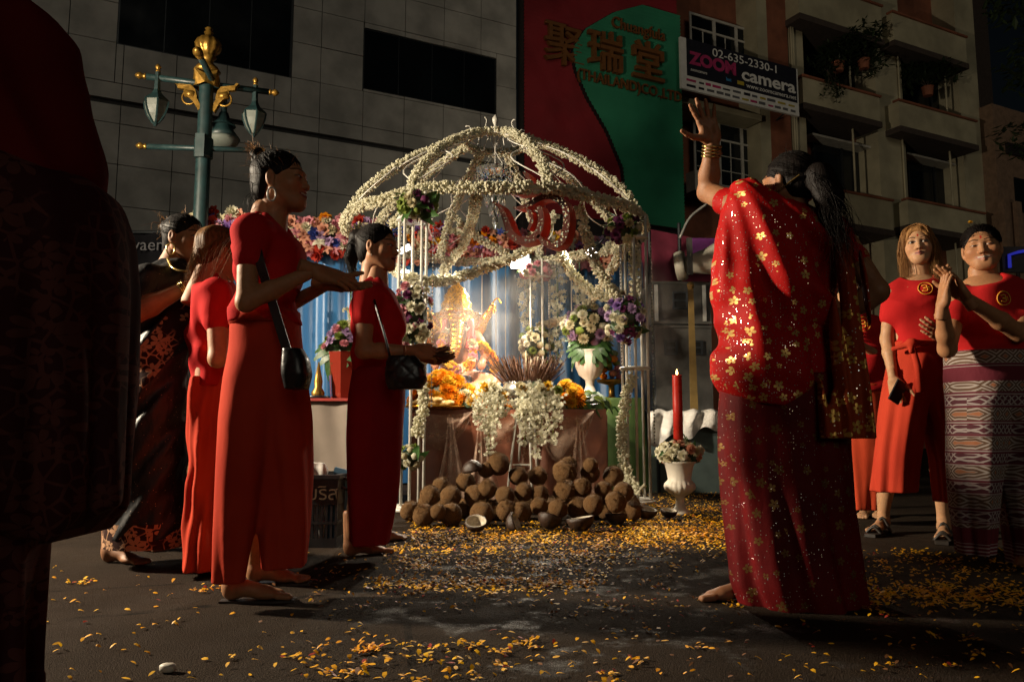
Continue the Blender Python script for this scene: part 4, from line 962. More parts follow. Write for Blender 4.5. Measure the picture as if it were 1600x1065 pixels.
flower_rope(spline([sp(735, 535, -0.15), sp(755, 543, -0.15), sp(770, 560, -0.12), sp(776, 580, -0.1)], 5), 'mum', ('yellowf', 'orange', 'yellowf'), 0.05, st, 0.045)
flower_rope(spline([sp(697, 520, -0.18), sp(690, 545, -0.24), sp(705, 572, -0.3), sp(725, 575, -0.3), sp(740, 555, -0.24), sp(736, 525, -0.18)], 6), 'rose', ('orange', 'yellowf', 'pink', 'creamf'), 0.045, st, 0.045)
flower_rope(spline([sp(672, 520, -0.1), sp(668, 545, -0.12), sp(678, 560, -0.15)], 5), 'mum', ('orange', 'yellowf'), 0.06, st, 0.05)
flower_rope(spline([sp(690, 585, -0.3), sp(700, 600, -0.3), sp(730, 600, -0.3)], 5), 'mum', ('orange', 'peach'), 0.045, st, 0.06)

# ---- heaps of marigolds and buns
def heap(label, c, r, n, cols, size, kinds=('mum',), name='marigold_heap', cat='flowers'):
    c = Vector(c); R = root(name, c, label, cat)
    for i in range(n):
        f = i/n; a = 2.4*i; q = math.sqrt(random.random()); h = (1 - q*q); p = c + Vector((r[0]*q*math.cos(a), r[1]*q*math.sin(a), r[2]*h*random.uniform(0.7, 1)))
        flower(random.choice(kinds), random.choice(cols), p, Vector((q*math.cos(a), q*math.sin(a) - 0.5, 0.9)), size, R, 'marigold')
    mb = MB(); mb.lathe([(0.9, 0.0), (0.8, 0.4), (0.4, 0.75), (0.01, 0.85)], n=16, M=Matrix(((r[0], 0, 0, c.x), (0, r[1], 0, c.y), (0, 0, r[2], c.z), (0, 0, 0, 1)))); mb.obj('bed', M['leaf_dark'], R)
    return R
heap('large heap of orange marigolds at the left of the altar', (P(692, 640, 7.15).x, 7.2, AZ + 0.03), (0.30, 0.22, 0.30), 80, ('orange', 'orange', 'yellowf'), 0.06)
heap('yellow marigold heap beside the white orchids on the left of the altar', (P(735, 640, 7.1).x, 7.1, AZ + 0.01), (0.2, 0.16, 0.16), 40, ('yellowf', 'creamf', 'yellowf', 'orange'), 0.05)
heap('row of yellow marigolds along the altar front below the incense pot', (P(790, 636, 6.98).x, 7.06, AZ + 0.005), (0.62, 0.07, 0.10), 80, ('yellowf', 'orange', 'creamf'), 0.05)
heap('small orange marigold heap at the right of the altar', (P(890, 650, 7.1).x, 7.15, AZ + 0.01), (0.16, 0.14, 0.24), 32, ('orange', 'yellowf'), 0.065)
M['bun'] = plain('glazed_bun', (0.55, 0.36, 0.12), 0.4, var=0.4, scale=12)
mb = MB(); mb.lathe([(0.9*math.sin(t), -0.62*math.cos(t)) for t in np.linspace(0.05, PI-0.05, 10)], n=14, flute=lambda a, i: 1 + 0.04*math.cos(2*a)); bun = mb.data('bun', M['bun'], True)
tag_b = 'golden bun on the tray at the left front corner of the altar'
for (px, py) in ((663, 633), (678, 636), (694, 634), (670, 624), (685, 625), (702, 640), (655, 640)):
    o = inst('bun', bun, P(px, py, 6.98) + Vector((0, 0, 0.0)), None, (0, 0, random.uniform(0, 3)), (0.085, 0.06, 0.05)); o.location.z = max(o.location.z, AZ + 0.05); tag(o, tag_b, 'bun', 'buns on the altar tray')
mb = MB(); q = P(680, 645, 7.0); mb.lathe([(0.2, AZ + 0.002), (0.27, AZ + 0.016), (0.275, AZ + 0.024), (0.2, AZ + 0.012)], c=(q.x, 7.02, 0), n=28)
tag(mb.obj('tray', M['gold_leaf'], smooth=True, origin=(q.x, 7.02, AZ)), 'round brass tray under the golden buns on the altar', 'tray')
heap('tangle of pale green leaves at the right end of the altar', (P(925, 650, 7.1).x, 7.15, AZ + 0.01), (0.2, 0.16, 0.16), 46, ('lime', 'leaf', 'leaf'), 0.12, ('leafcard',), 'leaf_heap', 'leaves')

# ---- incense pot
M['steel'] = plain('beaten_silver', (0.55, 0.53, 0.48), 0.25, metal=0.9, var=0.3, bump=0.15, bscale=50)
M['incense'] = plain('incense_brown', (0.13, 0.055, 0.025), 0.8, bump=0)
ip = Vector((P(822, 620, 6.85).x, 6.85, P(822, 624, 6.85).z)); ir = root('incense_pot', ip, 'round silver incense pot bristling with brown joss sticks at the altar front', 'incense pot')
mb = MB(); mb.lathe([(0.10, -0.01), (0.15, 0.0), (0.20, 0.04), (0.205, 0.10), (0.19, 0.13), (0.20, 0.145), (0.185, 0.15), (0.17, 0.11)], c=ip, n=32); mb.obj('bowl', M['steel'], ir, smooth=True)
mb = MB()
for i in range(330):
    a = random.uniform(0, 6.28); r = 0.165*math.sqrt(random.random()); b = ip + Vector((r*math.cos(a), r*math.sin(a), 0.10)); lean = Vector((r*math.cos(a)*1.1 + random.gauss(0, .02), r*math.sin(a)*1.1 + random.gauss(0, .02), random.uniform(0.12, 0.28)))
    mb.tube([b, b + lean], 0.0032, 4)
mb.obj('joss_sticks', M['incense'], ir, kind='stuff')
mb = MB(); mb.tube([ip + Vector((0.01, 0, 0.1)), ip + Vector((0.0, 0, 0.42))], 0.006, 6); mb.obj('white_taper', M['ivory'], ir)
sd = root('tripod_stand', Vector((ip.x, ip.y, 0)), 'white metal stand with splayed legs carrying the incense pot', 'stand')
for dx, dy in ((-0.17, -0.12), (0.05, -0.16), (0.12, 0.14), (-0.08, 0.14)):
    mb = MB(); mb.tube([(ip.x + dx*0.4, ip.y + dy*0.4, ip.z - 0.015), (ip.x + dx*1.0, ip.y + dy*1.0, 0.0)], 0.012, 6); mb.obj('leg', M['white_iron'], sd, smooth=True)
for z in (0.33,): mb = MB(); mb.tube([(ip.x - 0.115, ip.y - 0.085, z), (ip.x + 0.04, ip.y - 0.115, z)], 0.008, 6); mb.obj('rung', M['white_iron'], sd)
mb = MB(); mb.lathe([(0.16, ip.z - 0.03), (0.16, ip.z - 0.012)], c=(ip.x, ip.y, 0), n=24); mb.obj('top_plate', M['white_iron'], sd)
# ---- hanging white orchids over the altar edge
def cascade(label, px0, px1, py0, strands, Y):
    R = root('orchid_cascade', P((px0+px1)/2, py0, Y), label, 'flowers', 'white orchid cascades on the altar front'); mb = MB(); src = FK['orchid']; st_ = MB()
    for (x, y1) in strands:
        a = P((x + (px0+px1)/2)/2, py0 - 8, Y + 0.08); b = P(x, py0 + 12, Y - 0.1); c_ = P(x, y1, Y - 0.12 - random.uniform(0, .05)); cv = spline([a, b, c_], 8); st_.tube(cv, 0.004, 4); n_ = len(cv)
        for i in range(int((y1 - py0)*2.2)):
            f = random.random(); p = cv[min(n_-1, int(f*n_))] + Vector((random.gauss(0, .030), random.gauss(-0.02, .025), random.gauss(0, .02)))*(1.25 - 0.5*f)
            Rm = Vector((random.gauss(0, .6), -1, random.gauss(-0.2, .6))).to_track_quat('Z', 'Y').to_matrix(); s_ = random.uniform(0.013, 0.022)
            mb._add([p + Rm @ Vector(v)*s_ for v in src.v], src.f)
    st_.obj('stems', M['lime'], R); mb.obj('blossoms', M['ivory'], R, kind='stuff')
    for i in range(8): flower('rose', random.choice(('creamf', 'lime', 'ivory', 'yellowf')), P(random.uniform(px0, px1), py0 + random.uniform(-10, 6), Y - 0.08), (random.gauss(0, .4), -1, 0.5), 0.045, R)
    for i in range(10): flower('leafcard', 'leaf', P(random.uniform(px0, px1), py0 + random.uniform(-6, 8), Y - 0.03), (random.gauss(0, .6), -1, random.gauss(0, .6)), 0.08, R)
cascade('white orchid spray hanging over the altar edge left of the incense pot', 744, 790, 612, ((748, 655), (756, 670), (764, 708), (770, 695), (778, 660), (785, 650)), 6.82)
cascade('broad white orchid spray hanging in front of the incense pot', 812, 875, 612, ((812, 665), (820, 690), (830, 675), (838, 712), (846, 690), (855, 680), (864, 690), (872, 660), (826, 655)), 6.62)

# ---- white pedestal vase with pale bouquet, on green covered plinth
M['plaster'] = plain('white_plaster', (0.62, 0.57, 0.48), 0.55, var=0.2, scale=8, bump=0.1)
M['green_cloth'] = plain('green_cloth', (0.045, 0.09, 0.015), 0.7, var=0.3)
vb = P(922, 622, 8.35); pl = root('green_plinth', Vector((vb.x + 0.1, 8.45, 0)), 'plinth covered in green cloth at the right of the altar', 'plinth')
F = Field((vb.x - 0.5, 8.0, -0.05), (vb.x + 0.75, 9.0, vb.z + 0.1), 0.016); F.loft([0.0, vb.z*0.5, vb.z], [vb.x+0.13]*3, [8.45]*3, [0.47, 0.45, 0.43], [0.34, 0.31, 0.30], 0.02, power=5, fold=lambda p, Z, X, Y: 0.012*np.sin(p*22 + 2*np.sin(3*p))*np.clip(1 - Z/vb.z*0.8, 0, 1)); V, Fc = F.mesh(); mobj('green_cover', V, Fc, M['green_cloth'], pl, smooth=True)
def urn(name, label, base, H, R0, cat='vase', group=None, mat='plaster'):
    r = root(name, base, label, cat, group); fl = lambda a, i: (1 + 0.05*math.cos(18*a)) if i in (8, 9, 10, 11) else 1.0
    prof = [(0.62, 0), (0.62, 0.05), (0.52, 0.07), (0.30, 0.15), (0.24, 0.25), (0.27, 0.32), (0.30, 0.34), (0.62, 0.40), (0.86, 0.47), (0.90, 0.53), (0.86, 0.58), (0.74, 0.62), (0.68, 0.66), (0.74, 0.80), (0.86, 0.95), (0.98, 0.98), (1.0, 1.0), (0.90, 0.99), (0.70, 0.80), (0.1, 0.75)]
    mb = MB(); mb.lathe([(a*R0, z*H) for a, z in prof], c=base, n=54, flute=fl); mb.obj('urn_body', M[mat], r, smooth=True); return r
def vase2(name, label, base, H, R0):
    r = root(name, base, label, 'vase'); prof = [(0.75, 0), (0.75, 0.04), (0.4, 0.14), (0.28, 0.28), (0.32, 0.38), (0.72, 0.48), (0.95, 0.66), (1.0, 0.86), (0.95, 0.98), (1.02, 1.0), (0.85, 0.99), (0.7, 0.8)]
    mb = MB(); mb.lathe([(a*R0, z*H) for a, z in prof], c=base, n=48, flute=lambda a, i: 1 + 0.03*math.cos(16*a) if 5 <= i <= 8 else 1); mb.obj('vase_body', M['plaster'], r, smooth=True)
vase2('pedestal_vase', 'white fluted pedestal vase on the green plinth at the right of the altar', Vector((vb.x, 8.35, vb.z)), 0.50, 0.155)
vt = Vector((vb.x, 8.33, vb.z + 0.5))
bouquet('vase_bouquet', 'pale lilac and white bouquet with palm leaves in the white pedestal vase', vt + Vector((0, 0, 0.25)), (0.27, 0.2, 0.22), 60, ('lilac', 'ivory', 'creamf', 'lime', 'lilac'), 0.055, 8)
pr = root('palm_leaves', vt, 'fan of drooping palm leaves around the rim of the white pedestal vase', 'leaves')
for k in range(9): a = PI + PI*k/8; d = Vector((math.cos(a), math.sin(a)*0.6, 0.2)); flower('fan', 'leaf', vt + Vector((0, 0, 0.08)), Vector((0.2*d.x, -0.5, 0.7)) + d*0.3, 0.27, pr)
# little fruit stand beside it
fs_ = Vector((P(955, 590, 8.6).x, 8.6, vb.z)); fr = root('fruit_stand', fs_, 'small footed dish of fruit beside the white pedestal vase', 'fruit stand')
mb = MB(); mb.lathe([(0.10, 0), (0.03, 0.03), (0.03, 0.15), (0.15, 0.18), (0.16, 0.21), (0.1, 0.2)], c=fs_, n=20); mb.obj('dish', M['gold'], fr, smooth=True)
for i in range(14): a = i*2.4; r = 0.10*math.sqrt((14-i)/14); flower('button', random.choice(('peach', 'orange', 'pink', 'lime')), fs_ + Vector((r*math.cos(a), r*math.sin(a), 0.23 + 0.02*i)), (0, 0, 1), 0.05, fr, 'fruit')

# ---- tall red glass vase with split leaves at the left on a cloth-covered box
M['red_glass'] = NT('red_glass').set(color=(0.28, 0.035, 0.02), rough=0.08, trans=0.25, spec=0.7).mat
M['beige_cloth'] = plain('beige_cloth', (0.26, 0.21, 0.17), 0.8, var=0.2, scale=3, bump=0.2, bscale=10)
bb = P(512, 624, 6.6); bx = root('cloth_covered_box', Vector((bb.x, 6.7, 0)), 'box covered in plain beige cloth under the red glass vase', 'box')
F = Field((bb.x - 0.7, 6.2, -0.05), (bb.x + 0.8, 7.4, bb.z + 0.1), 0.016); F.loft([0, bb.z*0.6, bb.z - 0.02], [bb.x+0.02]*3, [6.8]*3, [0.49, 0.48, 0.48], [0.38, 0.37, 0.36], 0.02, power=8, fold=lambda p, Z, X, Y: 0.006*np.sin(X*13 + 2*np.sin(X*5)) + 0.004*np.sin(X*31+Z*6)); V, Fc = F.mesh(); mobj('beige_cover', V, Fc, M['beige_cloth'], bx, smooth=True)
mb = MB(); mb.box((bb.x - 0.50, 6.40, bb.z - 0.018), (bb.x + 0.55, 7.20, bb.z + 0.004)); mb.obj('red_top_trim', M['statue_red'], bx)
vr = Vector((P(535, 620, 6.65).x, 6.68, bb.z + 0.006)); r = root('red_glass_vase', vr, 'tall flared red glass vase behind the ponytailed woman', 'vase')
mb = MB(); mb.lathe([(0.10, 0), (0.105, 0.02), (0.12, 0.2), (0.145, 0.385), (0.15, 0.39), (0.135, 0.37), (0.1, 0.05)], c=vr, n=8); mb.obj('vase_body', M['red_glass'], r)
r = root('split_leaf_bouquet', vr + Vector((0, 0, 0.39)), 'glossy split leaves and pink flowers spilling from the red glass vase', 'bouquet')
for k in range(12): a = PI*0.9 + 1.3*PI*k/11; d = Vector((math.cos(a), math.sin(a)*0.5, 0.1)); flower('fan', 'leaf', vr + Vector((-0.02, 0, 0.40 + 0.02*(k % 4))) + d*0.05, Vector((0.3*d.x, -0.7, 0.6)) + d*0.5, random.uniform(0.2, 0.3), r)
for k in range(26): a = 2.4*k; q = math.sqrt(k/26); flower(random.choice(('rose', 'mum')), random.choice(('pink', 'creamf', 'lime', 'lilac')), vr + Vector((0.15*q*math.cos(a) + 0.0, 0.12*q*math.sin(a) - 0.05, 0.62 - 0.2*q*q)), (math.cos(a)*q, -0.6, 0.8), 0.045, r)
r = root('brass_spike_lamp', Vector((P(497, 612, 6.55).x, 6.55, bb.z + 0.006)), 'small pointed brass ornament on the box left of the red vase', 'ornament'); q = WL[r.name]
mb = MB(); mb.lathe([(0.05, 0), (0.055, 0.05), (0.03, 0.09), (0.035, 0.14), (0.004, 0.30)], c=q, n=14); mb.obj('spike', M['gold'], r, smooth=True)
mb = MB(); mb.lathe([(0.09, 0), (0.1, 0.02), (0.05, 0.025)], c=q, n=18); mb.obj('saucer', M['alu'], r, smooth=True)

# ================================================================ FLOODLIGHTS
M['flood_face'] = emit('flood_lens', (1.0, 0.93, 0.80), 34.0)
def flood(label, pos, aim, energy, size=0.13, color=(1.0, 0.86, 0.66), stand=None, spot=None, soft=0.07, lens='flood_face', show=True):
    pos = Vector(pos); d = (Vector(aim) - pos).normalized(); R = root('floodlight', pos, label, 'floodlight', None)
    q = d.to_track_quat('-Z', 'Y').to_matrix().to_4x4(); q.translation = pos
    mb = MB(); h = size/2; mb.box((-h*1.2, -h*0.9, 0.015), (h*1.2, h*0.9, 0.09), q); mb.box((-h*1.3, -h, 0.0), (h*1.3, h, 0.014), q); mb.obj('housing', M['alu'], R)
    mb = MB(); mb.box((-h*1.1, -h*0.82, -0.045), (h*1.1, h*0.82, -0.002), q); mb.obj('lens', M[lens], R)
    mb = MB(); mb.tube([q @ Vector((-h*1.35, 0, 0.05)), q @ Vector((-h*1.35, 0, 0.14)), q @ Vector((h*1.35, 0, 0.14)), q @ Vector((h*1.35, 0, 0.05))], 0.008, 6); mb.obj('yoke', M['alu'], R)
    if stand:
        mb = MB(); mb.tube([pos + Vector((0, 0, -0.1)), Vector((pos.x, pos.y, 0.9))], 0.02, 8); mb.obj('pole', M['alu'], R)
        for k in range(3): a = k*2.1; mb = MB(); mb.tube([Vector((pos.x, pos.y, 1.0)), Vector((pos.x + 0.55*math.cos(a), pos.y + 0.55*math.sin(a), 0.0))], 0.014, 6); mb.obj('leg', M['alu'], R)
    l = bpy.data.lights.new('flood_beam', 'SPOT'); l.energy = energy; l.color = color; l.spot_size = spot or math.radians(140); l.spot_blend = 0.6; l.shadow_soft_size = soft
    o = bpy.data.objects.new('flood_beam', l); o.location = q @ Vector((0, 0, -0.07)) - pos; o.rotation_euler = q.to_euler(); link(o, R)
    return R
flood('bright white floodlight clipped to the rear of the gazebo', P(812, 407, 8.75), P(790, 640, 7.6), 620, 0.18, spot=math.radians(88))
flood('bright floodlight on the front left gazebo post beside the ponytailed woman', P(627, 386, 6.5), P(770, 680, 7.1), 360, 0.10, spot=math.radians(96))
flood('small floodlight on the right of the gazebo under the om sign', P(926, 392, 7.6), P(740, 600, 7.4), 330, 0.09)
flood('floodlight on a tall tripod stand out of frame to the left', (-6.2, 3.9, 3.1), (1.5, 4.4, 0.9), 4700, 0.32, stand=True, spot=math.radians(172), soft=0.26, color=(1.0, 0.84, 0.62))
# ================================================================ COCONUTS
def coco_mat():
    t = NT('coconut_husk'); o = t.obj(); f = t.noise(t.map(o, (7, 7, 1.2)), 2.2, 5, 0.75); g = t.noise(o, 2.2, 3)
    c = t.mix(t.rng(f, 0.3, 0.7), (0.055, 0.026, 0.011), (0.29, 0.155, 0.062)); c = t.mix(t.rng(g, 0.45, 0.65, 0, 0.7), c, (0.18, 0.105, 0.046))
    t.set(color=c, rough=t.rng(g, 0.35, 0.65, 0.9, 0.55), spec=0.12); t.bump(f, 0.6, 0.12); return t.mat
M['husk'] = coco_mat(); M['coco_flesh'] = plain('coconut_flesh', (0.55, 0.48, 0.36), 0.5, var=0.3, scale=4); M['shell'] = plain('coconut_shell', (0.045, 0.022, 0.012), 0.45, var=0.5, scale=5, bump=0.4)
def coconut(seed):
    rd = random.Random(seed); mb = MB(); n, m_ = 18, 12; ph = [rd.uniform(0, 6.28) for _ in range(6)]
    for i in range(m_ + 1):
        t = PI*i/m_
        for k in range(n):
            a = 2*PI*k/n; r = 1 + 0.025*math.sin(3*a + ph[0])*math.sin(t) + 0.015*math.sin(5*t + ph[1] + 2*a) + 0.012*math.sin(9*a + 7*t + ph[2]) + (0.10 if i == 0 else 0.04 if i == 1 else 0)
            mb.v.append((r*math.sin(t)*math.cos(a), r*math.sin(t)*math.sin(a), 0.94*r*math.cos(t)))
    mb.f = [(i*n+k, i*n+(k+1) % n, (i+1)*n+(k+1) % n, (i+1)*n+k)[::-1] for i in range(m_) for k in range(n)]; mb.mi = [0]*len(mb.f)
    for i in range(260):                                            # loose fibres
        t = abs(rd.gauss(0, 0.9)); a = rd.uniform(0, 6.28); d = Vector((math.sin(t)*math.cos(a), math.sin(t)*math.sin(a), 0.94*math.cos(t))); e = Vector((rd.gauss(0, 1), rd.gauss(0, 1), rd.gauss(0, 1))); e = (e - d*e.dot(d)).normalized()
        s_ = d.cross(e)*0.022; p = d*0.99; q = d*1.03 + e*0.12; z = d*rd.uniform(1.05, 1.22) + e*rd.uniform(0.2, 0.4)
        mb._add([p - s_, p + s_, q, z], [(0, 1, 2), (1, 3, 2)])
    return mb.data('coconut', M['husk'], True)
CM = [coconut(s) for s in range(5)]
def half_coco():
    mb = MB(); n = 22; out = [(math.sin(t), 1 - math.cos(t)) for t in np.linspace(0.02, PI/2, 8)]; inn = [(0.86*math.sin(t), 1 - 0.86*math.cos(t)) for t in np.linspace(PI/2, 0.02, 8)]; mid = (0.93, 1.0)
    fl = lambda a, i: 1 + 0.03*math.cos(3*a + 1) + (0.03*math.cos(11*a) if 6 <= i <= 9 else 0)
    mb.lathe(out + [mid], n=n, flute=fl, cap=False); mb.m = 1; mb.lathe([mid] + inn, n=n, flute=fl, cap=False); return mb.data('coconut_half', [M['shell'], M['coco_flesh']], True)
HM = half_coco()
zc = lambda x, y: (620 + x/3.902, 700 + y/3.902)
FRONT = [(75,385,52),(165,420,66),(252,388,46),(330,415,66),(520,400,70),(670,380,62),(752,385,56),(870,352,52),(985,368,56),(1105,368,62),(1200,345,60),(1335,328,62)]
MID = [(205,290,60),(330,292,60),(480,292,66),(552,250,56),(660,290,56),(775,268,54),(870,282,52),(1030,265,70),(1130,240,56),(1260,255,52),(1380,268,58)]
TOP = [(270,232,52),(420,205,56),(620,98,66),(740,168,56),(860,170,56),(1025,145,70),(1180,152,56),(1320,170,60),(1048,102,48),(1182,105,44),(545,132,46)]
nco = 0
def put_coco(p, r, label):
    global nco; nco += 1
    o = inst('coconut', CM[nco % 5], p, None, (random.gauss(0, .5), random.gauss(0, .5), random.uniform(0, 6.28)), r)
    return tag(o, label, 'coconut', 'whole coconuts piled before the altar')
ORD = ('leftmost', 'second', 'third', 'fourth', 'fifth', 'sixth', 'seventh', 'eighth', 'ninth', 'tenth', 'eleventh', 'twelfth', 'thirteenth')
def row(lst, Yf, where):
    for i_, (x, y, r) in enumerate(sorted(lst)):
        label = (ORD[i_] + ' coconut' + (' ' if i_ == 0 else ' from the left ') + where) if i_ < len(lst) - 1 else 'rightmost coconut ' + where
        px, py = zc(x, y); R = 0.071*r/60*Yf/5.3*0.98; p = P(px, py, Yf + random.uniform(-0.06, 0.06)); p.z = max(p.z, R*0.95); put_coco(p, R, label)
row(FRONT, 5.25, 'on the ground in the front row of the pile')
row(MID, 5.55, 'in the middle tier of the pile')
row(TOP, 5.85, 'on the upper tier of the pile below the altar')
for i in range(26):                                                 # the ones underneath that carry the tiers
    x = P(650 + 350*((i*0.618) % 1.0), 760, 5.8).x; put_coco(Vector((x, 5.55 + 0.55*((i*0.755) % 1.0), 0.068)), 0.07, 'coconut buried low inside the pile, mostly hidden')
for i, (px, py, r, ti, lb) in enumerate(((744, 822, 17, 0.5, 'dark half shell lying at the front of the pile below the third coconut'), (792, 815, 17, 1.2, 'cracked half coconut tipped forward at the front of the pile'),
        (855, 814, 19, 0.45, 'half coconut with white rim open to the viewer at the front centre'), (910, 817, 21, 0.15, 'wide dark half shell lying open at the front of the pile'), (963, 808, 17, -0.1, 'brown half shell under a coconut at the right front'),
        (1007, 799, 17, 0.2, 'empty half shell at the right end of the pile'), (1044, 800, 13, 0.1, 'small half shell lying on petals beside the white urn'), (735, 735, 16, 2.9, 'dark half shell upside down on top of the pile at left'))):
    Yh = G(px, min(py + r*0.8, 832)).y if py > 760 else 5.75; R = r*Yh/1250; p = P(px, py, Yh); z = 0.004 if py > 760 else p.z
    o = inst('coconut_half', HM, (p.x, Yh, z), None, (ti, 0.2*math.sin(i*3), i*1.3), R)
    if py > 760: o.location.z = 0.004 + R*(0.35*abs(math.sin(ti)))
    else: o.location.z += R
    tag(o, lb, 'coconut half', 'split coconut shells')

# ================================================================ CANDLE URN
ub = G(1063, 803); urn('garden_urn', 'white fluted plaster urn standing on petals right of the coconuts', ub, 0.385, 0.125, 'urn')
bouquet('urn_bouquet', 'cream roses and dark leaves around the foot of the red candle', ub + Vector((0, 0, 0.45)), (0.16, 0.13, 0.075), 34, ('creamf', 'ivory', 'creamf', 'peach'), 0.038, 30, ('rose', 'mum', 'rose'), leafsize=0.09)
M['wax'] = plain('red_wax', (0.42, 0.02, 0.012), 0.3, var=0.2, bump=0.05, bscale=15, spec=0.6)
cb = Vector((P(1060, 690, ub.y).x, ub.y, 0.42)); ct = P(1060, 586, ub.y).z; cd = root('red_candle', cb, 'tall thick red candle burning in the white urn', 'candle')
mb = MB(); mb.lathe([(0.036, 0.42), (0.036, 0.8), (0.035, ct - 0.01), (0.037, ct), (0.030, ct - 0.006), (0.004, ct - 0.012)], c=(cb.x, cb.y, 0), n=24, flute=lambda a, i: 1 + 0.015*math.cos(3*a + i)); mb.obj('wax_stick', M['wax'], cd, smooth=True)
M['flame'] = emit('flame', (1.0, 0.55, 0.14), 14.0)
mb = MB(); mb.lathe([(0.002, ct), (0.009, ct + 0.012), (0.008, ct + 0.024), (0.001, ct + 0.045)], c=(cb.x, cb.y, 0), n=10); mb.obj('flame', M['flame'], cd, smooth=True)
mb = MB(); mb.tube([(cb.x, cb.y, ct - 0.012), (cb.x, cb.y, ct + 0.01)], 0.002, 5); mb.obj('wick', M['board_frame'], cd)
l = bpy.data.lights.new('candle_light', 'POINT'); l.energy = 1.5; l.color = (1, 0.6, 0.25); l.shadow_soft_size = 0.012; o = bpy.data.objects.new('candle_light', l); o.location = Vector((cb.x, cb.y, ct + 0.06)) - WL[cd.name]; link(o, cd)

# ================================================================ SOUND GEAR AND CLUTTER ON THE RIGHT
M['speaker'] = plain('scuffed_black_cabinet', (0.085, 0.082, 0.075), 0.6, var=0.5, scale=5, bump=0.25, bscale=30); M['speaker_hole'] = plain('speaker_hole', (0.006, 0.006, 0.006), 0.8)
M['strip'] = plain('galvanised_strip', (0.5, 0.49, 0.45), 0.4, metal=0.4); M['plank'] = plain('yellow_strap', (0.26, 0.17, 0.05), 0.7, var=0.3, scale=8); M['horn'] = plain('cream_horn', (0.42, 0.40, 0.33), 0.45, var=0.25)
KY = 8.7
def spk(label, x0, y0, x1, y1, zlo, ports, strips, rz):
    a, b = P(x0, y0, KY), P(x1, y1, KY); zl = b.z if zlo is None else zlo; c = Vector(((a.x+b.x)/2, KY, zl)); R = root('loudspeaker_cabinet', c, label, 'loudspeaker', 'stacked loudspeaker cabinets'); w = (b.x-a.x)/2; h = a.z - zl
    Mx = Matrix.Translation(c) @ Matrix.Rotation(rz, 4, 'Z')
    mb = MB(); mb.box((-w, 0.0, 0), (w, 0.6, h), Mx); mb.obj('cabinet', M['speaker'], R)
    for e in ((-w, 0.0), (-w, h - 0.03)): mb = MB(); mb.box((-w - 0.004, -0.015, e[1]), (w + 0.004, 0.0, e[1] + 0.03), Mx); mb.obj('edge_trim', M['speaker'], R)
    for (fx, fz, s_) in ports:
        px_, pz = -w + 2*w*fx, h*fz; mb = MB(); mb.box((px_ - s_, -0.012, pz - s_*1.2), (px_ + s_, -0.001, pz + s_*1.2), Mx); q = mb.obj('port', M['speaker_hole'], R)
        for dx0, dx1, dz0, dz1 in ((-s_-0.02, -s_, -s_*1.2-0.02, s_*1.2+0.02), (s_, s_+0.02, -s_*1.2-0.02, s_*1.2+0.02), (-s_, s_, s_*1.2, s_*1.2+0.02), (-s_, s_, -s_*1.2-0.02, -s_*1.2), (-s_, s_, -0.012, 0.012)):
            mb = MB(); mb.box((px_+dx0, -0.022, pz+dz0), (px_+dx1, -0.001, pz+dz1), Mx); mb.obj('rim', M['alu'], q)
    for fx in strips: mb = MB(); mb.box((-w + 2*w*fx - 0.02, -0.026, 0.03), (-w + 2*w*fx + 0.02, -0.016, h - 0.04), Mx); mb.obj('metal_strip', M['strip'], R)
spk('lower and larger black loudspeaker cabinet with two square ports', 1022, 508, 1118, 700, 0.0, ((0.27, 0.86, 0.05), (0.72, 0.86, 0.05)), (), 0.10)
spk('upper black loudspeaker cabinet with metal strips and one square port', 1018, 440, 1112, 506, None, ((0.47, 0.55, 0.065),), (0.06, 0.88), 0.05)
hp = P(1100, 411, 8.6); hr_ = root('horn_loudspeaker', P(1075, 440, 8.6), 'cream horn loudspeaker with a U bracket on top of the black cabinets', 'loudspeaker')
q = Vector((1, -0.35, 0.12)).to_track_quat('Z', 'Y').to_matrix().to_4x4(); q.translation = P(1072, 414, 8.6)
mb = MB(); mb.lathe([(0.05, -0.02), (0.09, 0.0), (0.10, 0.05), (0.11, 0.1), (0.15, 0.25), (0.20, 0.38), (0.215, 0.40), (0.20, 0.40), (0.1, 0.12)], n=28, M=q); mb.obj('horn_flare', M['horn'], hr_, smooth=True)
mb = MB(); mb.lathe([(0.02, -0.12), (0.15, -0.11), (0.165, -0.07), (0.165, -0.03), (0.15, 0.0), (0.05, 0.0)], n=28, M=q); mb.obj('driver_cap', M['horn'], hr_, smooth=True)
mb = MB(); mb.box((-0.03, -0.2, -0.02), (0.03, 0.2, 0.0), Matrix.Translation(P(1078, 400, 8.35)) @ Matrix.Rotation(PI/2, 4, 'X')); mb.obj('bracket', M['speaker'], hr_)
a, b = P(1079, 446, 8.45), P(1085, 640, 8.40); stp = root('yellow_strap', Vector((b.x, b.y, b.z)), 'faded yellow strap hanging down the front of the loudspeakers', 'strap')
V = []
for i in range(13):
    f = i/12; p = a.lerp(b, f); w = 0.028 + 0.014*f; tw = 0.4*math.sin(f*2); V += [p + Vector((-w, -0.01*tw, 0)), p + Vector((w, 0.02*tw, 0)), p + Vector((w, 0.012 + 0.02*tw, 0)), p + Vector((-w, 0.012 - 0.01*tw, 0))]
mobj('webbing', V, [(4*i+j, 4*i+(j+1) % 4, 4*i+4+(j+1) % 4, 4*i+4+j) for i in range(12) for j in range(4)], M['plank'], stp)
mb = MB(); mb.lathe([(0.0, -0.04), (0.035, -0.02), (0.04, 0.0), (0.03, 0.03), (0.0, 0.045)], c=a, n=10); mb.obj('knot', M['plank'], stp, smooth=True)
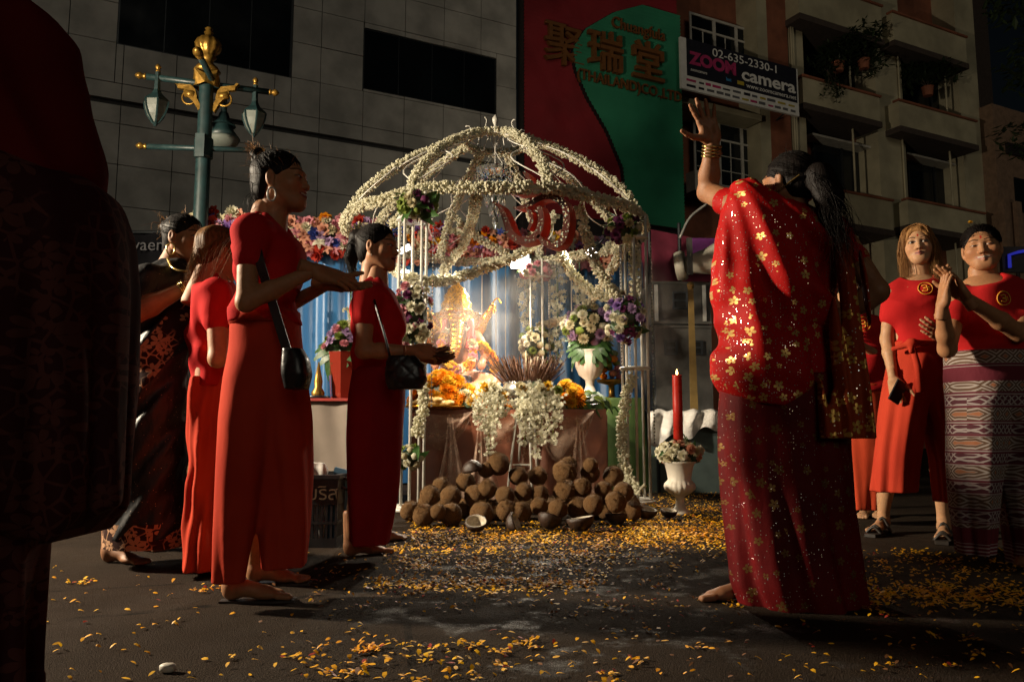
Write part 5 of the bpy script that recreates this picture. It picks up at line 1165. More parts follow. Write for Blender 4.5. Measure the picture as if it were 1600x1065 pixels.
# maroon and purple awning behind
M['maroon'] = plain('maroon_awning', (0.30, 0.04, 0.08), 0.7, var=0.4, scale=2); M['purple'] = plain('purple_banner', (0.40, 0.07, 0.46), 0.6, var=0.4, scale=5)
aw = root('maroon_awning', Vector((P(1060, 400, 11.5).x, 11.5, 0)), 'maroon awning with a purple strip behind the loudspeakers', 'awning')
x0, x1 = P(985, 400, 11.5).x, P(1250, 400, 11.5).x; za, zb_ = P(1000, 352, 11.5).z, P(1000, 460, 11.5).z
V = []; n = 50
for i in range(n + 1):
    f = i/n; x = x0 + (x1-x0)*f; y = 11.5 + 0.5*f
    for j in range(6): g = j/5; V.append((x, y - 0.6*g + 0.04*math.sin(f*40)*g, za - 0.35*f + (zb_ - za)*g))
mobj('canopy', V, [(6*i+j, 6*i+6+j, 6*i+7+j, 6*i+1+j) for i in range(n) for j in range(5)], M['maroon'], aw, smooth=True)
a, b = P(1082, 372, 10.7), P(1150, 400, 10.7); mb = MB(); mb.box((a.x, 10.7, b.z), (b.x, 10.72, a.z)); mb.obj('purple_strip', M['purple'], aw)
for px in (1015, 1062, 1140): q = P(px, 400, 11.0); mb = MB(); mb.tube([(q.x, 11.0, 0), (q.x, 11.0, za - 0.1)], 0.025, 8); mb.obj('pole', M['alu'], aw)
mb = MB(); mb.tube(spline([P(1062, 372, 10.9), P(1078, 340, 10.9), P(1105, 318, 10.9)], 6), 0.02, 6); mb.obj('bent_pipe', M['strip'], aw, smooth=True)
# side table under a white sheet
M['sheet'] = plain('crumpled_white_sheet', (0.74, 0.71, 0.66), 0.8, var=0.25, scale=6, bump=0.8, bscale=7, bdist=0.05); M['teal_cloth'] = plain('grey_green_skirt', (0.10, 0.14, 0.13), 0.8)
TY = 8.0; ta, tb_ = P(1012, 640, TY), P(1145, 640, TY); sr = root('sheet_covered_table', Vector(((ta.x+tb_.x)/2, TY + 0.4, 0)), 'side table under a crumpled white sheet behind the red candle', 'table')
mb = MB(); mb.box((ta.x + 0.04, TY + 0.05, 0), (tb_.x - 0.04, TY + 0.75, ta.z - 0.03)); mb.obj('skirt', M['teal_cloth'], sr)
V = []; n = 70; zt_ = ta.z
for i in range(n + 1):
    f = i/n; x = ta.x + (tb_.x - ta.x)*f; drop = 0.34 - 0.20*f + 0.04*math.sin(f*17)
    for j in range(14):
        g = j/13
        if g < 0.4: V.append((x, TY + 0.8*(1 - g/0.4), zt_ + 0.012*math.sin(f*31 + g*9)))
        else: h = (g - 0.4)/0.6; V.append((x + 0.01*math.sin(h*9 + f*11), TY - 0.03 - 0.03*math.sin(f*26 + h*2) - 0.02*h, zt_ - drop*h))
mobj('sheet', V, [(14*i+j, 14*i+14+j, 14*i+15+j, 14*i+1+j) for i in range(n) for j in range(13)], M['sheet'], sr, smooth=True)
for x in (ta.x + 0.1, tb_.x - 0.06): mb = MB(); mb.tube([(x, TY + 0.02, 0), (x, TY + 0.02, zt_ - 0.05)], 0.018, 6); mb.obj('leg', M['alu'], sr)
# small blue neon at the far right
M['neon'] = emit('blue_neon', (0.06, 0.07, 1.0), 0.25)
nr = root('blue_neon_sign', P(1580, 420, 12), 'small blue neon stroke at the right edge behind the smiling woman', 'neon sign')
mb = MB(); mb.tube([P(1578, 418, 12), P(1577, 398, 12), P(1590, 394, 12), P(1606, 391, 12)], 0.025, 6); mb.obj('tube', M['neon'], nr)
mb = MB(); mb.box((P(1570, 420, 12).x, 12.05, P(1570, 424, 12).z), (P(1612, 420, 12).x, 12.12, P(1570, 384, 12).z)); mb.obj('panel', M['board_frame'], nr)
mb = MB(); q = P(1590, 420, 12.1); mb.tube([(q.x, 12.1, 0), (q.x, 12.1, q.z)], 0.03, 8); mb.obj('pole', M['board_frame'], nr)

# ================================================================ BLACK CRATE
M['crate'] = plain('black_plastic', (0.012, 0.012, 0.014), 0.4, var=0.3, bump=0.1); M['paper'] = plain('white_paper', (0.5, 0.48, 0.45), 0.7, var=0.1); M['folder'] = plain('blue_folder', (0.06, 0.16, 0.26), 0.5)
M['crate_text'] = plain('crate_marking', (0.16, 0.11, 0.06), 0.6, bump=0)
cy = 4.30; ca, cb2 = P(474, 748, cy), P(528, 748, cy); cxm = (ca.x + cb2.x)/2; w = (cb2.x - ca.x)/2 + 0.09; cz_ = ca.z; cxm -= 0.09; cr = root('black_crate', Vector((cxm, cy + 0.2, 0)), 'black plastic crate with brown lettering between the two women in red', 'crate')
for (x0, x1, y0, y1, side) in ((cxm-w, cxm+w, cy, cy+0.015, 'f'), (cxm-w, cxm+w, cy+0.4, cy+0.415, 'f'), (cxm-w, cxm-w+0.015, cy+0.016, cy+0.399, 's'), (cxm+w-0.015, cxm+w, cy+0.016, cy+0.399, 's')):
    mb = MB(); mb.box((x0, y0, cz_*0.62), (x1, y1, cz_)); mb.box((x0, y0, 0.0), (x1, y1, 0.05)); mb.box((x0, y0, cz_*0.34), (x1, y1, cz_*0.38)); pn = mb.obj('side_panel', M['crate'], cr)
    k = 14
    for i in range(k + 1):
        mb = MB()
        if side == 'f': q = x0 + (x1-x0-0.012)*i/k; mb.box((q, y0 + 0.001, 0.051), (q + 0.012, y1 - 0.001, cz_*0.62 - 0.001))
        else: q = y0 + (y1-y0-0.012)*i/k; mb.box((x0 + 0.001, q, 0.051), (x1 - 0.001, q + 0.012, cz_*0.62 - 0.001))
        mb.obj('slat', M['crate'], pn)
mb = MB(); mb.box((cxm-w-0.012, cy-0.012, cz_+0.001), (cxm+w+0.012, cy-0.001+0.02, cz_+0.022)); mb.box((cxm-w-0.012, cy+0.395, cz_+0.001), (cxm+w+0.012, cy+0.427, cz_+0.022)); mb.box((cxm-w-0.012, cy+0.0191, cz_+0.001), (cxm-w+0.02, cy+0.3949, cz_+0.022)); mb.box((cxm+w-0.02, cy+0.0191, cz_+0.001), (cxm+w+0.012, cy+0.3949, cz_+0.022)); mb.obj('rim', M['crate'], cr)
mb = MB(); mb.tube(spline([(cxm+w+0.01, cy+0.1, cz_), (cxm+w+0.05, cy+0.1, cz_-0.02), (cxm+w+0.04, cy+0.1, cz_-0.06), (cxm+w, cy+0.1, cz_-0.05)], 4), 0.008, 6); mb.obj('handle', M['crate'], cr)
mb = MB(); mb.box((cxm-w+0.02, cy+0.02, 0.005), (cxm+w-0.02, cy+0.39, 0.012)); mb.obj('base', M['crate'], cr)
glyphs('บริส', 0.10, 0.002, M['crate_text'], parent=cr, Mx=Matrix(((1, 0, 0, cxm + 0.02), (0, 0, -1, cy - 0.004), (0, 1, 0, cz_*0.70), (0, 0, 0, 1))))
q = P(490, 735, cy + 0.15); r = root('paper_bag', Vector((q.x, cy + 0.15, 0.02)), 'crumpled white paper bag sticking out of the black crate', 'bag')
F = Field((q.x - 0.12, cy + 0.0, 0.0), (q.x + 0.12, cy + 0.3, 0.6), 0.008); F.loft([0.02, 0.2, cz_ + 0.05, P(490, 722, cy + .15).z], [q.x]*4, [cy+0.15]*4, [0.07, 0.075, 0.065, 0.055], [0.05, 0.05, 0.03, 0.012], 0.01, power=4, fold=lambda p, Z, X, Y: 0.006*np.sin(Z*60 + X*40) + 0.004*np.sin(X*90)); V, Fc = F.mesh(); mobj('crumpled_paper', V, Fc, M['paper'], r, smooth=False)
mb = MB(); q = P(516, 738, cy + 0.2); Mx = Matrix.Translation((q.x, cy + 0.2, 0.02)) @ Matrix.Rotation(0.25, 4, 'Y'); mb.box((-0.07, -0.012, 0), (0.05, 0.012, cz_ + 0.03), Mx); tag(mb.obj('folder', M['folder'], origin=(q.x, cy + 0.2, 0.02)), 'blue folder standing in the black crate', 'folder')

# ================================================================ PETALS
M['petal_y'] = plain('marigold_petal', (0.95, 0.54, 0.012), 0.55, var=0.45, scale=3, bump=0, c2=(0.88, 0.36, 0.006), trans=0.25)
M['petal_r'] = plain('red_petal', (0.40, 0.04, 0.02), 0.55, var=0.3, bump=0, trans=0.2); M['petal_b'] = plain('bruised_petal', (0.16, 0.06, 0.012), 0.7, var=0.4, bump=0)
PB = {'y': MB(), 'r': MB(), 'b': MB()}
def drop_petal(p, s_, which):
    a = random.uniform(0, 6.28); d = Vector((math.cos(a), math.sin(a), random.gauss(0, .12))); t = Vector((-d.y, d.x, random.gauss(0, .25))).normalized(); s_ *= 0.95; L = s_*random.uniform(0.7, 1.5); w = s_*random.uniform(0.18, 0.34); c = random.uniform(0.05, 0.6)*L
    z = Vector((0, 0, 0.003 + random.random()*0.004)); up = Vector((0, 0, 1))
    b = [p + z, p + d*L*0.35 + t*w + up*c*0.5 + z, p + d*L*0.35 - t*w + up*c*0.5 + z, p + d*L*0.75 + t*w*0.9 + up*c*0.8 + z, p + d*L*0.75 - t*w*0.9 + up*c*0.8 + z, p + d*L + up*c*0.6 + z]
    for v in b: v.z = max(v.z, 0.003)
    PB[which]._add(b, [(0, 1, 2), (1, 3, 4, 2), (3, 5, 4)])
def scatter(n, fx, fy, s_=0.022, clump=0.0, mix=(0.9, 0.04, 0.06)):
    n = int(n*(1.15 if n > 340 else 1.0))
    cl = [(fx(), fy()) for _ in range(max(1, n//24))]
    for i in range(n):
        if random.random() < clump: q = random.choice(cl); px, py = random.gauss(q[0], 9), random.gauss(q[1], 2.5)
        else: px, py = fx(), fy()
        if py < 715: continue
        u = random.random(); drop_petal(G(px, py), s_, 'y' if u < mix[0] else 'r' if u < mix[0] + mix[1] else 'b')
U = random.uniform; Gs = random.gauss
scatter(2600, lambda: U(640, 1140), lambda: Gs(836, 13), 0.020, 0.4); scatter(1500, lambda: U(980, 1150), lambda: Gs(826, 20), 0.020, 0.4); scatter(700, lambda: U(1000, 1150), lambda: U(765, 805), 0.02, 0.3)
scatter(1300, lambda: U(600, 960), lambda: Gs(872, 16), 0.020, 0.5, (0.72, 0.06, 0.22)); scatter(620, lambda: U(590, 920), lambda: Gs(914, 6), 0.020, 0.5); scatter(500, lambda: U(480, 1100), lambda: U(860, 960), 0.018, 0.2, (0.5, 0.05, 0.45))
scatter(900, lambda: U(1350, 1640), lambda: Gs(930, 12), 0.020, 0.55); scatter(350, lambda: U(1350, 1600), lambda: U(860, 900), 0.018, 0.4); scatter(250, lambda: U(1000, 1640), lambda: U(960, 1065), 0.018, 0.5, (0.6, 0.08, 0.32))
scatter(170, lambda: U(60, 600), lambda: U(880, 1065), 0.020, 0.4, (0.86, 0.08, 0.06)); scatter(230, lambda: U(450, 1000), lambda: Gs(1030, 26), 0.020, 0.45, (0.85, 0.08, 0.07)); scatter(90, lambda: U(600, 720), lambda: U(830, 880), 0.02, 0.5)
scatter(150, lambda: U(520, 760), lambda: U(1000, 1064), 0.021, 0.5, (0.92, 0.05, 0.03)); scatter(160, lambda: U(860, 1130), lambda: U(880, 990), 0.014, 0.2, (0.2, 0.1, 0.7)); scatter(120, lambda: U(1140, 1350), lambda: U(900, 950), 0.018, 0.6)
for k, nm, lb in (('y', 'yellow_petals', 'orange yellow marigold petals strewn thickly over the road'), ('r', 'red_petals', 'scattered red petals on the road'), ('b', 'trampled_petals', 'dark trampled petals on the wet road')):
    tag(PB[k].obj(nm, M['petal_' + k]), lb, 'petals', kind='stuff')
q = G(262, 1050); mb = MB(); mb.lathe([(0.02*math.sin(t)*(1 + 0.1*math.sin(t*3)), 0.012 - 0.012*math.cos(t)) for t in np.linspace(0.05, PI-0.05, 7)], c=q, n=10, flute=lambda a, i: 1 + 0.25*math.cos(2*a)); tag(mb.obj('pebble', M['plaster'], smooth=True, origin=q), 'small pale pebble on the road at the bottom left', 'pebble')
# ================================================================ PEOPLE
def skin_mat():
    t = NT('skin'); c = t.attr('Col').outputs['Color']; o = t.obj(); n = t.noise(o, 60, 3)
    t.set(color=t.mix(t.rng(n, 0.3, 0.7, 0.0, 0.22), c, (0.10, 0.03, 0.015)), rough=t.rng(t.noise(o, 25, 2), 0.3, 0.7, 0.5, 0.66), sss=0.14, spec=0.35); t.b.inputs['Subsurface Radius'].default_value = (0.012, 0.004, 0.002); t.bump(t.noise(o, 220, 2), 0.12, 0.003); return t.mat
M['skin'] = skin_mat()
def hair_mat(name, c, c2, rough=0.35):
    t = NT(name); o = t.obj(); f = t.noise(t.map(o, (90, 90, 9)), 1.0, 4, 0.6); t.set(color=t.mix(t.rng(f, 0.3, 0.7), c, c2), rough=rough, spec=0.07); t.bump(f, 0.4, 0.01); return t.mat
M['hair_black'] = hair_mat('black_hair', (0.006, 0.005, 0.0045), (0.014, 0.010, 0.009), 0.5); M['hair_brown'] = hair_mat('bleached_brown_hair', (0.15, 0.066, 0.022), (0.40, 0.21, 0.08), 0.5)
def cotton(name, c, c2, bs=300, sc=3.0, rough=0.85):
    t = NT(name); o = t.obj(); t.set(color=t.mix(t.rng(t.noise(o, sc, 3), 0.3, 0.7), c2, c), rough=rough, spec=0.06)
    h = t.m('ADD', t.m('MULTIPLY', t.noise(o, bs, 2), 0.12), t.noise(t.map(o, (1, 1, 0.55)), 11, 3)); t.bump(h, 0.5, 0.007); return t.mat
M['tee_red'] = cotton('red_jersey', (0.46, 0.018, 0.018), (0.36, 0.012, 0.014)); M['trouser_red'] = cotton('brick_red_cotton', (0.48, 0.052, 0.024), (0.38, 0.034, 0.018)); M['trouser_orange'] = cotton('orange_red_cotton', (0.56, 0.075, 0.03), (0.46, 0.05, 0.02)); M['maroon_cotton'] = cotton('maroon_cotton', (0.26, 0.012, 0.016), (0.20, 0.01, 0.013))
M['hair_tawny'] = hair_mat('tawny_hair', (0.05, 0.022, 0.008), (0.20, 0.10, 0.036), 0.5); M['shaded_red'] = cotton('shaded_red_cotton', (0.13, 0.008, 0.008), (0.09, 0.006, 0.006))  # blouse red darkened: the left-edge figure's shade is put into the colour
M['black_bag'] = plain('black_leather', (0.012, 0.012, 0.014), 0.35, var=0.3, bump=0.2, bscale=80)
M['sole'] = plain('sandal_leather', (0.02, 0.014, 0.010), 0.55); M['bangle'] = plain('brass_bangle', (0.55, 0.36, 0.12), 0.25, metal=0.85, bump=0); M['jewel'] = plain('pale_earring', (0.6, 0.58, 0.52), 0.25, metal=0.2, bump=0)
def dotflower(t, v, scale, thr, plane='xz', petals=5.0):
    """1 inside five-petalled flowers scattered on a Voronoi lattice"""
    n = t.vor(v, scale, out=None, rnd=0.75); sub = t.n.new('ShaderNodeVectorMath'); sub.operation = 'SUBTRACT'; t.L(v, sub.inputs[0]); t.L(n.outputs['Position'], sub.inputs[1]); x, y, z = t.sep(sub.outputs[0])
    r = t.m('MULTIPLY', t.m('SQRT', t.m('ADD', t.m('MULTIPLY', x, x), t.m('MULTIPLY', z, z))), scale); a = t.m('ADD', t.m('ARCTAN2', z, x), t.m('MULTIPLY', t.sep(n.outputs['Color'])[2], 6.28))
    thr_ = t.m('MULTIPLY', t.m('ADD', 0.55, t.m('MULTIPLY', t.sep(n.outputs['Color'])[1], 0.6)), thr); lim = t.m('MULTIPLY', t.m('POWER', t.m('ABSOLUTE', t.m('COSINE', t.m('MULTIPLY', a, t.m('ADD', petals/2, 0.0)))), 0.5), thr_); on = t.m('MULTIPLY', t.m('LESS_THAN', r, lim), t.m('GREATER_THAN', r, thr*0.16))
    sel = t.m('GREATER_THAN', t.sep(n.outputs['Color'])[0], t.rng(t.sep(v)[2], 0.7, 1.35, 0.1, 0.7))
    return t.m('MULTIPLY', on, sel)
def sari(name, base, base2, gold, fscale=11.0, fthr=0.36, sq=95, sqn=0.72, border=None):
    t = NT(name); o = t.obj(); fl = dotflower(t, o, fscale, fthr)
    n = t.vor(o, sq, out=None, rnd=0.6); dot = t.m('MULTIPLY', t.m('LESS_THAN', n.outputs['Distance'], 0.24), t.m('GREATER_THAN', t.sep(n.outputs['Color'])[0], sqn))
    c = t.mix(t.rng(t.noise(o, 4, 3), 0.35, 0.65), base2, base); c = t.mix(fl, c, gold); c = t.mix(dot, c, t.mix(t.sep(n.outputs['Color'])[1], (0.9, 0.72, 0.5), (0.75, 0.8, 0.85)))
    sh = t.m('MAXIMUM', dot, t.m('MULTIPLY', fl, 0.6)); t.set(spec=0.1, color=c, metal=t.m('MULTIPLY', sh, 0.85), rough=t.m('SUBTRACT', 0.62, t.m('MULTIPLY', sh, 0.36)))
    nz_ = t.m('ADD', t.noise(t.map(o, (1, 1, 0.4)), 16, 3), t.m('MULTIPLY', t.m('MULTIPLY', t.sep(n.outputs['Color'])[2], dot), 1.5)); t.bump(nz_, 0.5, 0.008); return t.mat
M['sari_red'] = sari('red_sequin_sari', (0.42, 0.007, 0.006), (0.30, 0.005, 0.005), (0.58, 0.37, 0.12), 20, 0.33, 115, 0.62)
M['sari_skirt'] = sari('shaded_red_sari_skirt', (0.13, 0.005, 0.006), (0.08, 0.004, 0.005), (0.17, 0.09, 0.03), 13, 0.22, 120, 0.78)  # sari red darkened: shade over the dancer's lower half is painted in
M['sari_gold'] = sari('gold_figured_pallu', (0.34, 0.05, 0.010), (0.26, 0.03, 0.008), (0.66, 0.40, 0.10), 17, 0.46, 80, 0.6)
def black_sari():
    t = NT('black_sari'); o = t.obj(); n = t.vor(o, 120, out=None); dot = t.m('MULTIPLY', t.m('LESS_THAN', n.outputs['Distance'], 0.2), t.m('GREATER_THAN', t.sep(n.outputs['Color'])[0], 0.9))
    t.set(color=t.mix(dot, t.mix(t.noise(o, 5), (0.006, 0.006, 0.007), (0.014, 0.013, 0.014)), (0.4, 0.3, 0.2)), rough=0.5, spec=0.35); t.bump(t.noise(t.map(o, (1, 1, 0.4)), 14, 3), 0.6, 0.02); return t.mat
M['sari_black'] = black_sari()
def scrollwork(name, base, thread):
    t = NT(name); o = t.obj(); fl = dotflower(t, o, 13, 0.5, petals=6.0); ed = t.vor(o, 26, 'DISTANCE_TO_EDGE')
    on = t.m('MAXIMUM', fl, t.m('MULTIPLY', t.m('LESS_THAN', ed, 0.07), t.rng(t.noise(o, 9, 2), 0.42, 0.55))); t.set(color=t.mix(on, base, thread), metal=t.m('MULTIPLY', on, 0.3), rough=0.75, spec=0.08); t.bump(on, 0.5, 0.006); return t.mat
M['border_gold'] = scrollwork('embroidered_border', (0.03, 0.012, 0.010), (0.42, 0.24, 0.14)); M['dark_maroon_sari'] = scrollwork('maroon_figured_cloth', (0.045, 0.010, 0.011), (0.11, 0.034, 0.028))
def thai_print():
    t = NT('patterned_cotton'); x, y, z = t.sep(t.obj()); u = t.m('ADD', t.m('MULTIPLY', x, 0.85), t.m('MULTIPLY', y, 0.55))
    fr = lambda v: t.m('FRACT', v); tri = lambda v: t.m('ABSOLUTE', t.m('SUBTRACT', fr(v), 0.5))
    band = fr(t.m('MULTIPLY', z, 7.6))                             # about 19 cm repeat
    big = t.m('ADD', tri(t.m('MULTIPLY', u, 18)), t.m('MULTIPLY', t.m('ABSOLUTE', t.m('SUBTRACT', band, 0.22)), 2.2))
    lines = t.m('LESS_THAN', t.m('ABSOLUTE', t.m('SUBTRACT', fr(t.m('MULTIPLY', big, 3.6)), 0.5)), 0.22)
    small = t.m('ADD', tri(t.m('MULTIPLY', u, 34)), tri(t.m('MULTIPLY', z, 31))); sl_ = t.m('LESS_THAN', t.m('ABSOLUTE', t.m('SUBTRACT', small, 0.48)), 0.13)
    stripe = t.m('LESS_THAN', fr(t.m('MULTIPLY', z, 62)), 0.4); inb = t.m('LESS_THAN', t.m('ABSOLUTE', t.m('SUBTRACT', band, 0.22)), 0.22); ins = t.m('LESS_THAN', t.m('ABSOLUTE', t.m('SUBTRACT', band, 0.70)), 0.16)
    heart = t.m('LESS_THAN', big, 0.17)
    A_ = t.mix(heart, t.mix(lines, (0.13, 0.075, 0.05), (0.40, 0.34, 0.31)), (0.36, 0.14, 0.07)); B_ = t.mix(sl_, (0.10, 0.03, 0.04), (0.38, 0.32, 0.31)); C_ = t.mix(stripe, (0.13, 0.022, 0.035), (0.34, 0.28, 0.27))
    c = t.mix(inb, t.mix(ins, C_, B_), A_); c = t.mix(t.m('LESS_THAN', t.m('ABSOLUTE', t.m('SUBTRACT', z, 0.872)), 0.034), c, (0.13, 0.018, 0.03)); low = t.m('LESS_THAN', z, 0.17); dots = t.m('LESS_THAN', t.m('ABSOLUTE', t.m('SUBTRACT', z, 0.10)), 0.012)
    c = t.mix(low, c, t.mix(t.m('MULTIPLY', stripe, t.m('LESS_THAN', z, 0.10)), (0.15, 0.02, 0.03), (0.40, 0.30, 0.30)))
    t.set(color=c, rough=0.85, spec=0.2); t.bump(t.noise(t.map(t.obj(), (1, 1, 0.5)), 13, 3), 0.35, 0.02); return t.mat
M['thai_print'] = thai_print()

SKIN = {'tan': (0.42, 0.20, 0.095), 'brown': (0.32, 0.145, 0.068), 'fair': (0.52, 0.29, 0.155)}
def M4(R, T): m = R.to_4x4(); m.translation = T; return m
def xf(V, Mx):
    A = np.array(Mx.to_3x3(), np.float32); return V @ A.T + np.array(Mx.translation, np.float32)
def head_mesh(res=0.0028, smile=0.0, jaw=1.0, brow=True, lips=(0.30, 0.06, 0.05), tone='tan', bindi=False, makeup=0.0, wid=1.0, eyes_closed=0.0):
    F = Field((-0.10, -0.13, -0.26), (0.10, 0.135, 0.125), res)
    F.ell((0, -0.018, 0.030), (0.073*wid, 0.091, 0.080), 0.02); F.ell((0, 0.030, -0.030), (0.059*wid, 0.058, 0.080), 0.035)
    F.ell((0, 0.060, -0.090), (0.024*jaw, 0.023, 0.020), 0.035)
    for s in (-1, 1):
        F.cone((s*0.053*wid, -0.005, -0.045), (s*0.020*jaw, 0.058, -0.090), 0.018, 0.016, 0.035); F.ell((s*0.043*wid, 0.052, -0.026 + 0.004*smile), (0.023 + 0.003*smile, 0.024 + 0.003*smile, 0.024), 0.03)
    F.cone((-0.030, 0.074, 0.020), (0.030, 0.074, 0.020), 0.012, 0.012, 0.02)
    for s in (-1, 1): F.ell((s*0.032, 0.101, 0.002), (0.018, 0.016, 0.012), 0.018, op='s')
    F.cone((0, 0.079, 0.010), (0, 0.096, -0.030), 0.0070, 0.0105, 0.014); F.ell((0, 0.096, -0.032), (0.0115, 0.010, 0.009), 0.008)
    for s in (-1, 1): F.ell((s*0.0125, 0.089, -0.034), (0.009, 0.011, 0.008), 0.006); F.ell((s*0.006, 0.096, -0.042), (0.004, 0.004, 0.003), 0.003, op='s')
    for s in (-1, 1): F.ell((s*0.032, 0.0775, 0.001), (0.0150, 0.0105, 0.0082), 0.004)
    mw = 0.0235 + 0.008*smile; mz = -0.061; cz = mz + 0.006*smile
    for s in (-1, 1):
        F.cone((0, 0.0895, mz + 0.004), (s*mw, 0.077 - 0.004*smile, cz), 0.0062, 0.003, 0.006); F.cone((0, 0.0880, mz - 0.007 - 0.003*smile), (s*mw*0.85, 0.077 - 0.004*smile, cz - 0.003), 0.0066, 0.003, 0.006)
    F.cone((-mw*0.8, 0.092, cz - 0.0015), (mw*0.8, 0.094, cz - 0.0015), 0.0022, 0.0022, 0.003, op='s')
    for s in (-1, 1):
        F.ell((s*0.076*wid, -0.012, -0.006), (0.009, 0.017, 0.030), 0.008); F.ell((s*0.085*wid, -0.008, 0.002), (0.006, 0.009, 0.017), 0.006, op='s'); F.ell((s*0.073*wid, -0.004, -0.034), (0.007, 0.008, 0.009), 0.006)
    F.cone((0, -0.028, -0.06), (0, -0.046, -0.24), 0.051, 0.054, 0.03)
    V, Fc = F.mesh(); x, y, z = V[:, 0], V[:, 1], V[:, 2]; base = np.array(SKIN[tone], np.float32); C = np.tile(base, (len(V), 1)); front = y > 0.04
    def blend(m, c): 
        m = np.clip(m, 0, 1)[:, None]; C[:] = C*(1-m) + np.array(c, np.float32)*m
    blend(np.where(front, np.exp(-((np.abs(x)-0.042)/0.018)**2 - ((z+0.03)/0.02)**2)*0.35, 0), base*np.array((1.25, 0.85, 0.8)))
    if makeup: blend(np.where(front, np.exp(-((np.abs(x)-0.032)/0.017)**2 - ((z-0.006)/0.009)**2)*makeup, 0), (0.05, 0.02, 0.015))
    lip = np.maximum(1 - np.abs(z - (mz - 0.001) - (cz-mz)*(np.abs(x)/mw)**2)/(0.0125*(1.15 - np.clip(np.abs(x)/mw, 0, 1)**2*0.8)), 0); blend(np.where(front & (np.abs(x) < mw + 0.002) & (y > 0.07), np.clip(lip*3, 0, 1), 0), lips)
    if smile > 0.5: blend(np.where(front & (np.abs(x) < mw*0.8) & (np.abs(z - cz + 0.0026 - 0.003*(np.abs(x)/mw)**2) < 0.0029) & (y > 0.055), 1, 0), (0.52, 0.46, 0.38))
    else: blend(np.where(front & (np.abs(x) < mw*0.95) & (np.abs(z - cz + 0.001) < 0.0016) & (y > 0.075), 1, 0), (0.06, 0.015, 0.012))  # shade line between closed lips, painted into the vertex colour
    ax_ = np.abs(x); eh = 0.0062*(1 - 0.55*smile)*(1 - 0.8*eyes_closed); e = ((ax_ - 0.032)/0.0140)**2 + ((z - 0.001)/eh)**2
    blend(np.where(front & (e < 1), 1, 0), (0.46, 0.42, 0.38)); ix = x - np.sign(x)*0.032 + 0.002; blend(np.where(front & (e < 1) & (ix**2 + (z-0.001)**2 < 0.0072**2), 1, 0), (0.012, 0.007, 0.005))
    lid = (np.abs(np.sqrt(e) - 1.18) < 0.26 + 0.1*makeup) & (z > 0.0005); blend(np.where(front & lid, 0.85, 0), (0.012, 0.008, 0.007))
    bz = 0.024 + 0.006*np.sin(np.clip((ax_-0.012)/0.040, 0, 1)*PI*0.75); blend(np.where(front & brow & (ax_ > 0.012) & (ax_ < 0.052) & (np.abs(z - bz) < 0.0034), 0.85, 0), (0.02, 0.012, 0.009))
    if bindi: blend(np.where(front & (((x)/0.0045)**2 + ((z - 0.040)/0.009)**2 < 1), 1, 0), (0.42, 0.02, 0.012))
    return V, Fc, C
def hand_mesh(side='L', curl=(0.25, 0.25, 0.3, 0.35), spread=0.08, thumb=0.75, res=0.0026, sc=1.0, tone='tan', nails=None):
    F = Field((-0.10, -0.06, -0.12), (0.12, 0.20, 0.10), res)
    bx = (0.029, 0.0095, -0.0095, -0.028); by = (0.090, 0.094, 0.088, 0.078); ln = (0.070, 0.078, 0.071, 0.055); rd = (0.0092, 0.0095, 0.009, 0.0078)
    F.cone((0, -0.05, 0), (0, 0.005, 0), 0.024, 0.024, 0.01)
    for i in range(4): F.cone((bx[i]*0.62, 0.008, -0.001), (bx[i], by[i] - 0.004, 0), 0.0155, 0.0112, 0.012)
    F.ell((0.024, 0.035, -0.010), (0.017, 0.030, 0.014), 0.012); F.ell((-0.024, 0.03, -0.008), (0.013, 0.028, 0.013), 0.012)
    for i in range(4):
        a = spread*(1.5 - i); p = np.array((bx[i], by[i], 0.0)); ang = 0.0
        for j, fr in enumerate((0.45, 0.30, 0.25)):
            ang += curl[i]*(0.75, 1.15, 0.8)[j]; d = np.array((math.sin(a)*math.cos(ang), math.cos(a)*math.cos(ang), -math.sin(ang))); q = p + d*ln[i]*fr; F.cone(p, q, rd[i]*(1, 0.93, 0.86)[j], rd[i]*(0.93, 0.86, 0.72)[j], 0.004); p = q
    p = np.array((0.024, 0.022, -0.008)); d = np.array((math.sin(thumb), math.cos(thumb), -0.22)); d /= np.linalg.norm(d); q = p + d*0.046; F.cone(p, q, 0.016, 0.0115, 0.012); d2 = d + np.array((-0.12, 0.25, -0.1)); d2 /= np.linalg.norm(d2); r_ = q + d2*0.033; F.cone(q, r_, 0.0110, 0.0095, 0.004); d3 = d2 + np.array((-0.1, 0.2, 0.05)); d3 /= np.linalg.norm(d3); F.cone(r_, r_ + d3*0.024, 0.0095, 0.0075, 0.004)
    V, Fc = F.mesh(); V = V*sc
    if side == 'R': V[:, 0] *= -1; Fc = [f[::-1] for f in Fc]
    return V, Fc, np.tile(np.array(SKIN[tone], np.float32)*0.97, (len(V), 1))
def hand_at(Wp, tip, palm, side, **k):
    """hand whose wrist is at Wp, fingers towards tip, palm facing the given way"""
    Wp = Vector(Wp); Yv = (Vector(tip) - Wp).normalized(); Z = -Vector(palm); Z = (Z - Yv*Z.dot(Yv)).normalized(); X = Yv.cross(Z)
    Mx = Matrix(((X.x, Yv.x, Z.x, Wp.x), (X.y, Yv.y, Z.y, Wp.y), (X.z, Yv.z, Z.z, Wp.z), (0, 0, 0, 1))); V, Fc, C = hand_mesh(side, **k); return xf(V, Mx), Fc, C
